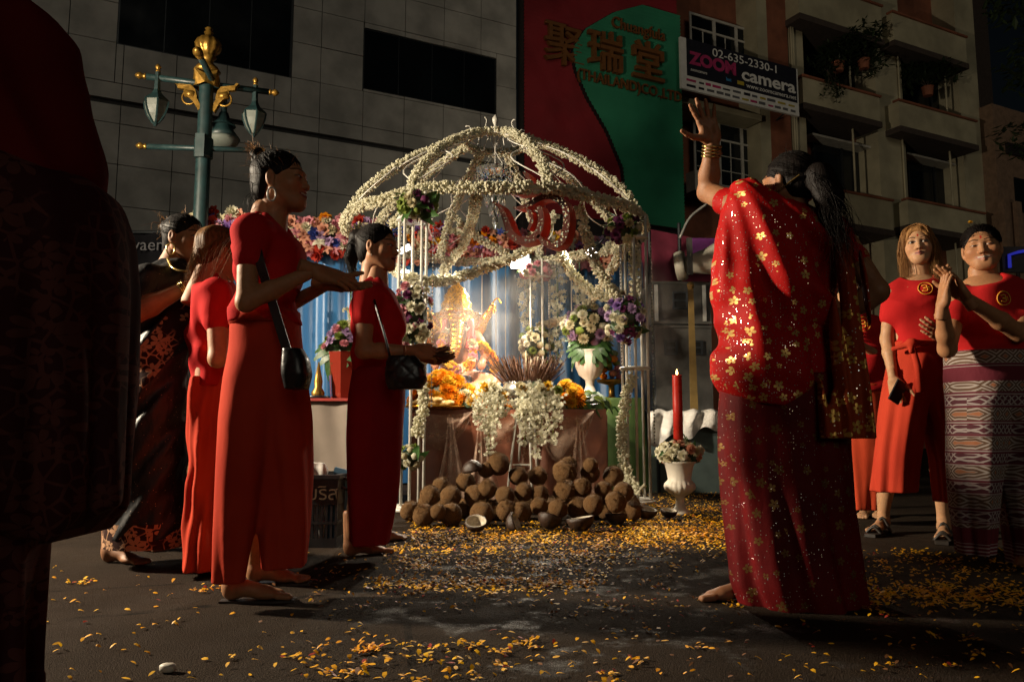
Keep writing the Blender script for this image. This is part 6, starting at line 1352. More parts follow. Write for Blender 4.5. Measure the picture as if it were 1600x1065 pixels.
def foot_at(heel, toe, side=1, res=0.004, tone='tan', z0=0.0):
    F = Field((-0.07, -0.06, -0.01), (0.07, 0.25, 0.22), res)
    F.ell((0, 0.0, 0.030), (0.029, 0.034, 0.030), 0.02); F.cone((0, 0.01, 0.048), (0.0, 0.12, 0.026), 0.034, 0.024, 0.02); F.ell((0.004*side, 0.135, 0.020), (0.040, 0.050, 0.019), 0.02); F.cone((0, -0.002, 0.06), (0, -0.006, 0.20), 0.034, 0.036, 0.02)
    for i, (x, y, r) in enumerate(((-0.028, 0.205, 0.0125), (-0.010, 0.208, 0.0095), (0.006, 0.202, 0.009), (0.020, 0.193, 0.0085), (0.032, 0.182, 0.008))): F.cone((x*side*0.95, 0.165, 0.016), (x*side, y, r), r*1.05, r, 0.006)
    F.half((0, 0, -1), (0, 0, 0.002)); V, Fc = F.mesh(); h = Vector(heel); d = Vector(toe) - h; d.z = 0; d.normalize(); X = Vector((d.y, -d.x, 0))
    Mx = Matrix(((X.x, d.x, 0, h.x), (X.y, d.y, 0, h.y), (0, 0, 1, z0), (0, 0, 0, 1))); return xf(V, Mx), Fc, np.tile(np.array(SKIN[tone], np.float32)*0.8, (len(V), 1))
class Person:
    def __init__(s, label, loc, tone='tan'):
        s.r = root('person', Vector((loc.x, loc.y, 0)), label, 'person', None); s.V = []; s.F = []; s.C = []; s.n = 0; s.tone = tone; s.bvh = {}
    def add(s, V, Fc, C):
        s.V.append(V); s.F += [tuple(i + s.n for i in f) for f in Fc]; s.C.append(C); s.n += len(V)
    def limbs(s, chains, res=0.007):
        """chains: lists of (point, radius)"""
        P_ = np.array([list(p) for c in chains for p, r in c]); F = Field(P_.min(0) - 0.12, P_.max(0) + 0.12, res)
        for c in chains:
            for (a, ra), (b, rb) in zip(c, c[1:]): F.cone(a, b, ra, rb, 0.02)
        V, Fc = F.mesh(); s.add(V, Fc, np.tile(np.array(SKIN[s.tone], np.float32), (len(V), 1)))
    def torso(s, rw, inset=0.02, res=0.009):
        F = box_field(rw, res, 0.05); F.loft(*rw, inset=inset); V, Fc = F.mesh(); s.add(V, Fc, np.tile(np.array(SKIN[s.tone], np.float32), (len(V), 1)))
    def head(s, c, fwd, pitch=0.0, roll=0.0, **k):
        f = Vector(fwd).normalized(); yaw = math.atan2(-f.x, f.y); s.HM = Matrix.Translation(Vector(c)) @ Matrix.Rotation(yaw, 4, 'Z') @ Matrix.Rotation(pitch, 4, 'X') @ Matrix.Rotation(roll, 4, 'Y'); V, Fc, C = head_mesh(tone=s.tone, **k); s.add(xf(V, s.HM), Fc, C); return s.HM
    def leg(s, hip, heel, knee=None):
        h = Vector(heel); a = Vector((h.x, h.y, h.z + .09)); hip = Vector(hip); k = knee or (hip.lerp(a, .5) + Vector((0, 0, .0))); s.limbs([[(hip, .06), (k, .05), (k.lerp(a, .35), .048), (a, .031), (Vector((h.x, h.y, h.z + .045)), .03)]], .008)
    def body(s):
        V = np.concatenate(s.V); C = np.concatenate(s.C); mobj('body', V, s.F, M['skin'], s.r, smooth=True, attrs={'Col': np.concatenate([C, np.ones((len(C), 1), np.float32)], 1)})
    def cloth(s, name, mat, F):
        V, Fc = F.mesh(); s.bvh[name] = BVHTree.FromPolygons([Vector(v) for v in V], Fc); return mobj(name, V, Fc, M[mat], s.r, smooth=True)
    def surf(s, name, px, py):
        d = (P(px, py, 3) - Vector((0, 0, CAM_Z))).normalized(); h = s.bvh[name].ray_cast(Vector((0, 0, CAM_Z)), d); return (h[0], h[1]) if h[0] is not None else (P(px, py, 4), Vector((0, -1, 0)))
def rows(Y0, R, ry=0.12):
    o = []
    for r in R:
        a, b = P(r[1], r[0], Y0), P(r[2], r[0], Y0); o.append((a.z, (a.x+b.x)/2, Y0 + (r[4] if len(r) > 4 else 0), (b.x-a.x)/2, r[3] if len(r) > 3 else ry))
    o.sort(); return [list(q) for q in zip(*o)]
def box_field(*args):
    res, mg = args[-2], args[-1]; lo = [1e9]*3; hi = [-1e9]*3
    for rw in args[:-2]:
        z, cx, cy, rx, ry = (np.array(q) for q in rw)
        for i, (l, h) in enumerate((((cx-rx).min(), (cx+rx).max()), ((cy-ry).min(), (cy+ry).max()), (z.min(), z.max()))): lo[i] = min(lo[i], l - mg); hi[i] = max(hi[i], h + mg)
    return Field(lo, hi, res)
def fold_v(n=9, amp=0.008, seed=0, zk=0.0, z0=0.0, z1=1.0):
    """vertical folds that grow from z1 down to z0"""
    rd = random.Random(seed); ph = [rd.uniform(0, 6.28) for _ in range(4)]
    return lambda p, Z, X, Y: amp*np.clip((z1 - Z)/(z1 - z0), 0.12, 1)*(np.sin(n*p + ph[0] + 0.8*np.sin(5*Z + ph[1]) + zk*Z) + 0.35*np.sin((n*2+1)*p + ph[2] + 3*Z) + 0.35*np.sin(3*p + 9*Z + ph[3]) - 1.1)
def fold_t(amp=0.006, seed=0):
    """soft jersey wrinkles"""
    rd = random.Random(seed); a = [rd.uniform(0, 6.28) for _ in range(6)]
    return lambda p, Z, X, Y: amp*(1.2 - 2.2*np.abs(np.sin(13*Z + 9*X + 7*Y + a[0] + 1.5*np.sin(11*X + a[1]))) + 0.7*np.sin(31*Z - 27*X + a[2] + 1.2*np.sin(17*Z + a[4])) + 0.6*np.sin(5*p + 13*Z + a[3]))
def fold_c(amp=0.005, seed=0):
    f = fold_t(amp, seed); return lambda X, Y, Z: f(0.0, Z, X, Y)
def hair_cap(p, mat='hair_black', vol=1.0, nape=-0.075, open_z=-0.025, res=0.004, wid=1.0, extra=None, name='hair', frontlift=0.0):
    F = Field((-0.16, -0.22, -0.34), (0.16, 0.14, 0.20), res)
    F.ell((0, -0.022, 0.036), (0.079*wid*vol, 0.097*vol, 0.084*vol), 0.02, fold=lambda X, Y, Z: 0.0018*np.sin(120*X + 40*Z) ); F.ell((0, -0.055, -0.03), (0.062, 0.055, 0.06), 0.03)
    F.ell((0, 0.105, open_z + frontlift), (0.066*wid, 0.078, 0.096), 0.02, op='s'); F.half((0, 0, -1), (0, 0, nape))
    for sgn in (-1, 1): F.ell((sgn*0.085, 0.008, -0.035), (0.03, 0.036, 0.042), 0.008, op='s')
    if extra: extra(F)
    V, Fc = F.mesh(); return mobj(name, xf(V, p.HM), Fc, M[mat], p.r, smooth=True)
def strands(p, curves, r0, mat, name='hair_strands', local=True, kind=None):
    mb = MB()
    for c in curves:
        pts = [p.HM @ Vector(q) for q in c] if local else c; n_ = len(pts); mb.tube(pts, [r0*(1 - 0.8*i/(n_-1)) for i in range(n_)], 3, cap=False)
    return mb.obj(name, M[mat], p.r, smooth=True, kind='stuff')
def scalp(p, T, n, mat='hair_black', seed=1, wid=1.0, vol=1.0, r0=.0010, top=.078, lift=0.0):
    """combed strands from the hairline over the skull to the tie"""
    rd = random.Random(seed); c = Vector((0, -.022, .036)); R = Vector((.079*wid*vol, .097*vol, .084*vol)); out = []; dT = Vector(((T[0]-c.x)/R.x, (T[1]-c.y)/R.y, (T[2]-c.z)/R.z)).normalized()
    for i in range(n):
        a = rd.uniform(-1.75, 1.75); z = top*max(0.0, math.cos(a*.78))**.7 - .02*(abs(a) > 1.2) + lift + rd.gauss(0, .003) if rd.random() < .6 else rd.uniform(.02, .115); zz = max(-.95, min(.95, (z-c.z)/R.z)); q = math.sqrt(1-zz*zz); d0 = Vector((q*math.sin(a), q*math.cos(a), zz)); k = 1.012 + rd.random()*.022; pts = []
        for j in range(8):
            f = j/7; d = d0.lerp(dT, f); d.normalize(); w = Vector((rd.gauss(0, .0010), rd.gauss(0, .0010), rd.gauss(0, .0010))); pts.append(c + Vector((d.x*R.x, d.y*R.y, d.z*R.z))*(k if j else .985) + w)
        out.append(pts)
    return strands(p, out, r0, mat, 'combed_hair')
def wisps(n, spread=0.02, seed=1, up=0.02):
    rd = random.Random(seed); out = []
    for i in range(n):
        t = rd.uniform(0.1, 2.2); a = rd.uniform(0, 6.28); d = Vector((0.079*math.sin(t)*math.cos(a), -0.022 + 0.097*math.sin(t)*math.sin(a), 0.036 + 0.084*math.cos(t)))
        if d.y > 0.05 and d.z < 0.04: continue
        e = Vector((rd.gauss(0, 1), rd.gauss(-0.4, 1), rd.gauss(0.3, 1)))*spread; out.append(spline([d*0.98, d*1.04 + e*0.5 + Vector((0, 0, up*0.4)), d*1.06 + e*1.3 + Vector((0, 0, up*0.3))], 4))
    return out
def jewel_hoop(p, c, r, name='earring', mat='bangle', wz=1.3):
    mb = MB(); mb.tube([Vector(c) + Vector((r*0.75*math.sin(a), 0.3*r*math.sin(a), -r*wz + r*wz*math.cos(a))) for a in np.linspace(0, 2*PI, 18, endpoint=False)], r*0.2, 6, close=True); return mb.obj(name, M[mat], p.r, smooth=True)
def bangles(p, c, d, r, n, gap=0.012, mat='bangle', name='bangle'):
    d = Vector(d).normalized(); x, y = frame_of(d)
    for i in range(n):
        q = Vector(c) + d*gap*i; mb = MB(); mb.tube([q + (x*math.cos(a) + y*math.sin(a))*r for a in np.linspace(0, 2*PI, 20, endpoint=False)], 0.0042, 6, close=True); mb.obj(name, M[mat], p.r, smooth=True)
def sole(p, h, t_, name='sandal'):
    d = (t_ - h); d.z = 0; d.normalize(); n2 = Vector((d.y, -d.x, 0)); mb = MB(); o_ = h - d*.04; o_.z = 0
    mb._add([o_ + n2*w*(1 if k else -1) + d*l + Vector((0, 0, z)) for z in (0.0, .008) for l, w in ((0, .026), (.10, .03), (.19, .042), (.265, .028)) for k in (0, 1)], [(0,1,3,2),(2,3,5,4),(4,5,7,6),(8,10,11,9),(10,12,13,11),(12,14,15,13),(0,2,10,8),(2,4,12,10),(4,6,14,12),(1,9,11,3),(3,11,13,5),(5,13,15,7),(0,8,9,1),(6,7,15,14)]); return mb.obj(name, M['sole'], p.r)
def emblem(p, cl, px, py, R=0.035):
    c, nrm = p.surf(cl, px, py); x = Vector((0, 0, 1)).cross(nrm).normalized(); y = nrm.cross(x); c = c + nrm*0.003
    def on(u, v):
        q = c + x*u + y*v + nrm*0.06; h = p.bvh[cl].ray_cast(q, -nrm); return (h[0] + nrm*0.003) if h[0] is not None else q - nrm*0.06
    mb = MB(); mb.tube([on(R*math.cos(a), R*math.sin(a)) for a in np.linspace(0, 2*PI, 22, endpoint=False)], 0.0030, 5, close=True)
    sw = [(-0.5, 0.4), (0.1, 0.5), (0.2, 0.1), (-0.3, 0.0), (0.3, -0.1), (0.15, -0.5), (-0.5, -0.4)]; mb.tube([on(R*a, R*b) for a, b in [tuple(q)[:2] for q in spline([Vector((a, b, 0)) for a, b in sw], 4)]], 0.0036, 5)
    mb.tube([on(R*0.25, R*0.0), on(R*0.55, R*0.25), on(R*0.55, -R*0.35)], 0.003, 5); mb.obj('emblem', M['emblem'], p.r, smooth=True)
M['emblem'] = plain('yellow_print', (0.75, 0.34, 0.03), 0.6, var=0.1, bump=0)
# ---------------------------------------------------------------- tall woman clapping (left)
Y = 2.9
p = Person('tall slim woman in red with a messy bun, clapping in profile at left', G(405, 940), 'tan')
sh = rows(Y, [(336,404,428,.06),(346,388,440,.12),(360,374,452,.165),(385,369,462,.175),(415,370,467,.165),(450,371,466,.15),(480,368,463,.15),(508,365,464,.155)])
p.torso(sh)
sN, eN, wN = P(392, 362, Y-.19), P(384, 472, Y-.25), P(492, 422, Y-.17); sF, eF, wF = P(420, 362, Y+.19), P(448, 478, Y+.22), P(512, 444, Y+.02)
p.limbs([[(sN, .044), (eN, .031), (eN.lerp(wN, .35), .032), (wN, .021)], [(sF, .044), (eF, .032), (wF, .021)], [(P(415, 330, Y), .05), (P(412, 350, Y), .06)]])
p.add(*hand_at(wN, P(566, 446, Y-.08), (0.1, 0.75, -0.6), 'R', curl=(.12, .1, .14, .2), spread=.05, thumb=.55)); p.add(*hand_at(wF, P(575, 452, Y-.02), (0, -0.55, 0.8), 'L', curl=(.1, .08, .1, .16), spread=.07, thumb=.6))
p.add(*foot_at(G(362, 940), G(470, 938), -1, z0=.007)); p.add(*foot_at(G(398, 912), G(480, 912), 1, z0=.007)); p.leg(P(404, 540, Y-.03), G(362, 940)); p.leg(P(420, 540, Y+.05), G(398, 912))
p.head(P(440, 284, Y), (.98, -.12, 0), pitch=0.06, smile=0.55, lips=(.24, .05, .04)); p.body()
F = box_field(sh, .0075, .22); F.loft(*sh, k=.03, fold=fold_t(.008, 2)); F.cone(sN + Vector((0, .0, .0)), sN.lerp(eN, .36), .066, .056, .05, fold=fold_c(.003, 1)); F.cone(sF, sF.lerp(eF, .36), .066, .056, .05)
F.ell(P(452, 400, Y), (.055, .13, .07), .04); F.cone(P(418, 318, Y), P(440, 348, Y), .056, .05, .012, op='s'); p.cloth('shirt', 'tee_red', F)
la = rows(Y, [(490,366,464,.13),(540,360,458,.125),(590,353,440,.115,-.03),(650,349,426,.105,-.05),(740,347,414,.095,-.06),(830,346,404,.085,-.07),(904,346,394,.075,-.07)]); lb = rows(Y, [(490,368,464,.13),(560,372,474,.15),(650,390,480,.15,.06),(740,398,482,.15,.08),(830,396,480,.14,.08),(888,394,474,.13,.08)])
F = box_field(la, lb, .008, .06); F.loft(*la, k=.05, fold=fold_v(2, .010, 3, 2, .1, 1.1)); F.loft(*lb, k=.04, fold=fold_v(4, .010, 5, 2, .1, 1.1)); p.cloth('trousers', 'trouser_red', F)
mb = MB(); z = P(400, 500, Y).z; mb.lathe([(1.03, z - .02), (1.035, z), (1.03, z + .012)], n=36, M=Matrix(((.118, 0, 0, P(414, 500, Y).x), (0, .155, 0, Y), (0, 0, 1, 0), (0, 0, 0, 1)))); mb.obj('waistband', M['trouser_red'], p.r, smooth=True)
def bunx(F):
    F.ell((0, -.088, .108), (.032, .029, .029), .012, fold=lambda X, Y, Z: .004*np.sin(150*X + 90*Z)); F.cone((.0, -.082, -.01), (.006, -.09, -.10), .022, .006, .03, fold=lambda X, Y, Z: .003*np.sin(160*X))
hair_cap(p, 'hair_black', extra=bunx); scalp(p, (0, -.07, .105), 260, seed=41)
rd = random.Random(4); strands(p, [spline([(0, -.088, .11), (rd.gauss(0, .03), -.100 + rd.gauss(0, .018), .142 + rd.gauss(0, .012)), (rd.gauss(0, .04), -.11 + rd.gauss(0, .03), .115 + rd.gauss(0, .035))], 4) for i in range(44)] + wisps(40, .016, 3), .0011, 'hair_brown')
strands(p, [spline([(rd.gauss(0, .028), -.09, -.01), (rd.gauss(0, .032), -.10 + rd.gauss(0, .012), -.09), (rd.gauss(.0, .036), -.11 + rd.gauss(0, .02), -.17 - rd.random()*.08)], 5) for i in range(70)], .0012, 'hair_black', 'loose_hair')
ear = p.HM @ Vector((.080, -.004, -.046)); jewel_hoop(p, ear, .018, mat='jewel', wz=1.4)
bg_ = rows(Y-.24, [(545,444,474,.05),(560,443,482,.055),(585,444,486,.058),(608,448,480,.05)]); F = box_field(bg_, .006, .04); F.loft(*bg_, k=.02, power=3.5, fold=fold_t(.0015, 3)); b = p.cloth('handbag', 'black_bag', F)
mb = MB(); q = spline([P(450, 552, Y-.24), P(428, 480, Y-.22), P(404, 400, Y-.24), P(398, 348, Y-.15), P(412, 342, Y), P(428, 400, Y+.2)], 6); V = []
for c in q: V += [c + Vector((-.016, -.004, 0)), c + Vector((.016, -.004, 0)), c + Vector((.016, .002, 0)), c + Vector((-.016, .002, 0))]
mobj('bag_strap', V, [(4*i+j, 4*i+(j+1) % 4, 4*i+4+(j+1) % 4, 4*i+4+j) for i in range(len(q)-1) for j in range(4)], M['black_bag'], p.r)
sole(p, G(362, 940), G(470, 938)); sole(p, G(398, 912), G(480, 912))

# ---------------------------------------------------------------- ponytailed woman with joss sticks
Y = 3.87
p = Person('woman in red with a high ponytail holding joss sticks before the gazebo', G(580, 868), 'tan')
sh = rows(Y, [(432,578,602,.055),(442,566,608,.10),(455,556,616,.15),(475,551,624,.165),(505,549,630,.16),(540,551,632,.14),(570,552,632,.145),(590,550,632,.15)]); p.torso(sh)
sN, eN, wN = P(572, 462, Y-.17), P(568, 548, Y-.22), P(648, 548, Y-.2); sF, eF, wF = P(590, 462, Y+.17), P(610, 545, Y+.2), P(660, 556, Y-.02)
p.limbs([[(sN, .048), (eN, .036), (eN.lerp(wN, .35), .036), (wN, .023)], [(sF, .046), (eF, .036), (wF, .023)], [(P(590, 425, Y), .05), (P(588, 445, Y), .06)]])
p.add(*hand_at(wN, P(690, 552, Y-.12), (.1, .8, -.3), 'R', curl=(.55, .5, .5, .45), spread=.06, thumb=.5)); p.add(*hand_at(wF, P(700, 566, Y-.05), (0, -.6, .6), 'L', curl=(.3, .3, .35, .4), spread=.09, thumb=.6))
p.add(*foot_at(G(548, 868), G(620, 862), -1)); p.add(*foot_at(G(580, 846), G(640, 842), 1)); p.leg(P(585, 600, Y-.08), G(548, 868)); p.leg(P(595, 600, Y+.08), G(580, 846)); p.head(P(592, 387, Y), (.95, -.30, 0), pitch=-.03, smile=.15, lips=(.25, .05, .04)); p.body()
F = box_field(sh, .0075, .22); F.loft(*sh, k=.03, fold=fold_t(.008, 6)); F.cone(sN, sN.lerp(eN, .40), .068, .058, .05, fold=fold_c(.003, 4)); F.cone(sF, sF.lerp(eF, .36), .066, .056, .05); F.ell(P(616, 500, Y), (.055, .13, .07), .04); F.cone(P(592, 412, Y), P(608, 440, Y), .055, .05, .012, op='s'); p.cloth('shirt', 'tee_red', F)
sk = rows(Y, [(575,552,632,.15),(620,544,634,.18),(680,540,632,.18),(760,540,626,.165),(815,541,617,.15),(848,543,612,.15)]); F = box_field(sk, .008, .06); F.loft(*sk, fold=fold_v(4, .010, 9, 3, .1, 1.0)); p.cloth('trousers', 'maroon_cotton', F)
def pony(F): F.cone((0, -.095, .075), (0, -.125, .06), .022, .034, .02); F.cone((0, -.125, .06), (.0, -.150, -.04), .034, .032, .02, fold=lambda X, Y, Z: .003*np.sin(170*X)); F.cone((0, -.150, -.04), (0, -.135, -.17), .032, .010, .02)
hair_cap(p, 'hair_black', extra=pony); scalp(p, (0, -.10, .075), 260, seed=42); rd = random.Random(8)
strands(p, [spline([(rd.gauss(0, .012), -.115, .07), (rd.gauss(0, .03), -.158 + rd.gauss(0, .012), -.02), (rd.gauss(0, .03), -.145 + rd.gauss(0, .02), -.13), (rd.gauss(0, .03), -.125 + rd.gauss(0, .02), -.2 - rd.random()*.05)], 5) for i in range(110)] + wisps(24, .010, 9), .0012, 'hair_black'); jewel_hoop(p, p.HM @ Vector((.078, -.004, -.042)), .006, mat='jewel')
bg_ = rows(Y-.3, [(556,606,650,.05),(570,603,664,.06),(592,602,668,.062),(608,606,660,.05)]); F = box_field(bg_, .006, .04); F.loft(*bg_, k=.02, power=3, fold=lambda q, Z, X, Yy: .004*np.maximum(0, .3 - np.abs(np.sin(38*(X+Z))*np.sin(38*(X-Z))))*-3); p.cloth('quilted_handbag', 'black_bag', F)
mb = MB(); mb.tube(spline([P(610, 560, Y-.3), P(600, 520, Y-.28), P(585, 470, Y-.22), P(580, 446, Y-.1)], 6), .006, 6); mb.obj('bag_strap', M['black_bag'], p.r)
jr = root('joss_stick_bundle', P(672, 556, Y-.12), 'small bundle of joss sticks held by the ponytailed woman', 'joss sticks'); mb = MB(); rd = random.Random(2)
for i in range(26): a = P(664, 554, Y-.12); b = P(704 + rd.gauss(0, 4), 554 + rd.gauss(0, 8), Y-.12 + rd.gauss(0, .03)); mb.tube([a, b], .002, 4)
mb.obj('sticks', M['incense'], jr, kind='stuff')

# ---------------------------------------------------------------- stout woman in black sari
Y = 3.75
p = Person('stout woman in a black sari with embroidered border and hoop earrings', G(240, 876), 'brown')
sh = rows(Y, [(408,258,296,.07),(420,232,312,.14),(438,212,322,.19),(470,204,326,.20),(520,202,320,.20),(570,198,316,.22),(640,192,314,.23),(720,184,310,.22),(790,176,302,.2),(838,170,294,.19)]); p.torso(sh, .025)
sN, eN, wN = P(228, 440, Y-.2), P(196, 496, Y-.3), P(292, 448, Y-.25); p.limbs([[(sN, .062), (eN, .05), (eN.lerp(wN, .4), .047), (wN, .028)], [(P(275, 400, Y), .06), (P(268, 425, Y), .08)]])
p.add(*hand_at(wN, P(326, 438, Y-.22), (.1, .5, -.8), 'R', curl=(.18, .15, .18, .25), tone='brown', spread=.05)); p.add(*foot_at(G(170, 878), G(232, 882), 1, tone='brown')); p.add(*foot_at(G(205, 858), G(262, 862), 1, tone='brown')); p.leg(P(240, 620, Y-.08), G(170, 878)); p.leg(P(250, 620, Y+.08), G(205, 858))
p.head(P(290, 373, Y), (.93, -.30, 0), pitch=-.05, jaw=1.25, wid=1.08, lips=(.25, .05, .04)); p.body()
F = box_field(sh, .009, .2); F.loft(*sh, fold=lambda q, Z, X, Yy: .008*np.sin(34*(Z*.8 - X) + 1.3*np.sin(7*Z)) + .004*np.sin(70*(Z*.7-X))); F.cone(sN, sN.lerp(eN, .75), .085, .072, .05, fold=fold_c(.004, 7)); F.cone(P(282, 385, Y), P(296, 418, Y), .06, .055, .012, op='s'); p.cloth('sari', 'sari_black', F)
tri_ = [(198, 622), (232, 588), (266, 548), (294, 510), (318, 476)]; V = []; rr = []
for (x, y) in [tuple(q)[:2] for q in spline([Vector((a, b, 0)) for a, b in tri_], 6)]:
    for k in range(7): g = k/6; c, nn = p.surf('sari', x - 14*g*1.4 + 4, y - 62*g*.8 + 6); V.append(c + nn*.005)
n_ = len(V)//7; mobj('sari_border', V, [(7*i+j, 7*i+j+1, 7*i+8+j, 7*i+7+j) for i in range(n_-1) for j in range(6)], M['border_gold'], p.r, smooth=True)
def bun1(F): F.ell((0, -.105, .055), (.04, .034, .04), .012, fold=lambda X, Y, Z: .004*np.sin(120*X + 60*Z))
hair_cap(p, 'hair_black', extra=bun1, wid=1.08); scalp(p, (0, -.10, .055), 240, seed=43, wid=1.08); rd = random.Random(5); strands(p, [spline([(0, -.105, .06), (rd.gauss(0, .03), -.13 + rd.gauss(0, .01), .08 + rd.gauss(0, .02)), (rd.gauss(0, .05), -.12 + rd.gauss(0, .03), .05 + rd.gauss(0, .04))], 4) for i in range(40)] + wisps(24, .012, 5), .0012, 'hair_brown')
jewel_hoop(p, p.HM @ Vector((.088, -.004, -.040)), .022); bangles(p, P(284, 452, Y-.26), wN - eN, .034, 3, .008)
mb = MB(); mb.tube(spline([P(262, 404, Y-.1), P(270, 418, Y-.17), P(288, 424, Y-.19), P(306, 420, Y-.16)], 6), .006, 6); mb.obj('necklace', M['bangle'], p.r, smooth=True)
mb = MB(); z = P(240, 830, Y).z; mb.lathe([(1.03, z - .06), (1.04, z), (1.03, z + .05)], n=40, M=Matrix(((.185, 0, 0, P(233, 830, Y).x), (0, .19, 0, Y), (0, 0, 1, 0), (0, 0, 0, 1))), cap=False); mb.obj('hem_border', M['border_gold'], p.r, smooth=True)

# ---------------------------------------------------------------- short woman with brown hair, back turned
Y = 3.5
p = Person('short woman in red with brown hair, facing away between the sari and the clapping woman', G(318, 888), 'tan')
sh = rows(Y, [(428,330,352,.06),(440,316,362,.11),(456,307,367,.15),(490,301,369,.16),(530,299,368,.15),(570,302,367,.15),(605,300,366,.155)]); p.torso(sh)
sN, eN = P(338, 458, Y-.15), P(340, 560, Y-.2); wN = P(368, 500, Y-.1); p.limbs([[(sN, .046), (eN, .036), (wN, .024)], [(P(342, 415, Y), .05), (P(340, 440, Y), .06)]])
p.add(*hand_at(wN, P(385, 470, Y-.05), (0, 1, 0), 'R', curl=(.3, .3, .3, .3))); p.add(*foot_at(G(300, 890), G(345, 892), 1)); p.add(*foot_at(G(315, 880), G(360, 880), 1)); p.leg(P(325, 610, Y-.06), G(300, 890)); p.leg(P(335, 610, Y+.06), G(315, 880)); p.head(P(344, 398, Y), (.75, .66, 0), pitch=-.25); p.body()
F = box_field(sh, .008, .2); F.loft(*sh, fold=fold_t(.008, 11)); F.cone(sN, sN.lerp(eN, .42), .066, .058, .05, fold=fold_c(.003, 8)); p.cloth('shirt', 'tee_red', F)
sk = rows(Y, [(590,300,366,.155),(640,297,366,.17),(720,301,362,.165),(790,294,358,.15),(888,290,350,.14)]); F = box_field(sk, .008, .06); F.loft(*sk, fold=lambda q, Z, X, Yy: .006*np.sin(5*q + 6*Z) + .005*np.sin(9*q - 9*Z + 1) + .0025*np.sin(33*Z + 22*X) - .006); p.cloth('trousers', 'trouser_red', F)
hair_cap(p, 'hair_tawny', vol=1.06, nape=-.10, open_z=-.03); rd = random.Random(6)
strands(p, [spline([(x := rd.gauss(0, .05), -.085 + abs(x)*.6, .06), (x*1.25, -.112 + abs(x)*.5 + rd.gauss(0, .006), -.03), (x*1.15 + rd.gauss(0, .008), -.10 + abs(x)*.4 + rd.gauss(0, .01), -.13 - rd.random()*.05)], 5) for i in range(150)] + wisps(24, .01, 2), .0016, 'hair_tawny')

# ---------------------------------------------------------------- shadowed figure at the left edge
Y = 1.62
p = Person('dark shadowed person in a red blouse and maroon drape filling the left edge', G(20, 1130), 'brown')
sh = rows(Y, [(-8,-70,40,.09),(40,-100,70,.15),(100,-115,85,.18),(150,-122,98,.19),(200,-128,118,.2),(250,-130,140,.2),(300,-130,148,.2),(420,-130,140,.19)]); p.torso(sh, .03, .012)
p.limbs([[(P(60, 90, Y+.03), .055), (P(100, 300, Y+.03), .045), (P(40, 420, Y+.05), .035)], [(P(-10, -40, Y), .055), (P(-15, 60, Y), .07)]], .01); p.add(*foot_at(G(-40, 1140), G(60, 1150), 1, tone='brown')); p.add(*foot_at(G(-90, 1140), G(10, 1150), 1, tone='brown')); p.leg(P(-10, 600, Y), G(-40, 1140)); p.leg(P(-40, 600, Y), G(-90, 1140)); p.add(*hand_at(P(40, 420, Y+.05), P(-30, 440, Y+.05), (0, 1, 0), 'R', tone='brown'))
p.head(P(-20, -105, Y), (.5, .86, 0)); p.body(); hair_cap(p, 'hair_black', vol=1.05, nape=-.12)
rd = random.Random(12); strands(p, [spline([(x := rd.gauss(0, .05), -.09, .0), (x*1.2, -.13, -.1), (x*1.3 + .03, -.14 + rd.gauss(0, .01), -.26)], 5) for i in range(120)], .0018, 'hair_black')
F = box_field(sh, .011, .1); F.loft(*sh, fold=fold_t(.007, 21)); F.cone(P(58, 90, Y), P(108, 262, Y), .085, .062, .06, fold=fold_c(.005, 4)); p.cloth('blouse', 'shaded_red', F)
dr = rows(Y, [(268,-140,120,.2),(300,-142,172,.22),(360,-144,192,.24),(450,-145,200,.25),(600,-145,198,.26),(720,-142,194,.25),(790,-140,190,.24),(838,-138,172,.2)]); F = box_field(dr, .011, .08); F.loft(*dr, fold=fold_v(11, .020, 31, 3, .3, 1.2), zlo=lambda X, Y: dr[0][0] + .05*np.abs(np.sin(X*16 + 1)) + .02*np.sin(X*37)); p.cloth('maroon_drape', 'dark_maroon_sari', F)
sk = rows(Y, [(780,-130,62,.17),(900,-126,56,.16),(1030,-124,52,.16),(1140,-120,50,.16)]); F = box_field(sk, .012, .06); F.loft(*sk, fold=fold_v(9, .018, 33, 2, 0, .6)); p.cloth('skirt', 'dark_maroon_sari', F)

# ---------------------------------------------------------------- dancer in the red sequinned sari
Y = 2.97
p = Person('dancing woman in a red sequinned sari seen from behind, one arm raised', G(1230, 945), 'brown')
sh = rows(Y, [(318,1180,1250,.07),(330,1150,1280,.10),(342,1140,1300,.125),(360,1136,1312,.135),(410,1142,1312,.13),(460,1150,1306,.12),(520,1148,1306,.13),(580,1140,1314,.155),(640,1130,1324,.17)]); p.torso(sh, .02)
sL, eL, wL = P(1152, 322, Y), P(1106, 300, Y+.20), P(1113, 222, Y+.12); sR, eR, wR = P(1310, 368, Y), P(1370, 455, Y-.08), P(1316, 494, Y-.02)
p.limbs([[(sL, .052), (eL, .040), (eL.lerp(wL, .35), .040), (wL, .026)], [(sR, .054), (eR, .041), (eR.lerp(wR, .35), .041), (wR, .027)], [(P(1222, 300, Y), .052), (P(1218, 330, Y), .065)]], .006)
p.add(*hand_at(wL + Vector((0, 0, .0)), P(1093, 148, Y+.08), (-.1, -1, .1), 'L', curl=(.06, .02, .03, .07), spread=.17, thumb=1.25, tone='brown', sc=1.04)); p.add(*hand_at(wR, P(1270, 505, Y-.06), (-.4, .8, 0), 'R', curl=(.3, .3, .3, .3), tone='brown'))
p.add(*foot_at(G(1180, 936), G(1098, 938), 1, tone='brown')); p.add(*foot_at(G(1290, 925), G(1230, 908), -1, tone='brown')); p.leg(P(1200, 620, Y), G(1180, 936)); p.leg(P(1260, 620, Y), G(1290, 925)); p.head(P(1230, 288, Y), (-.62, .78, 0), pitch=.02, roll=.06); p.body()
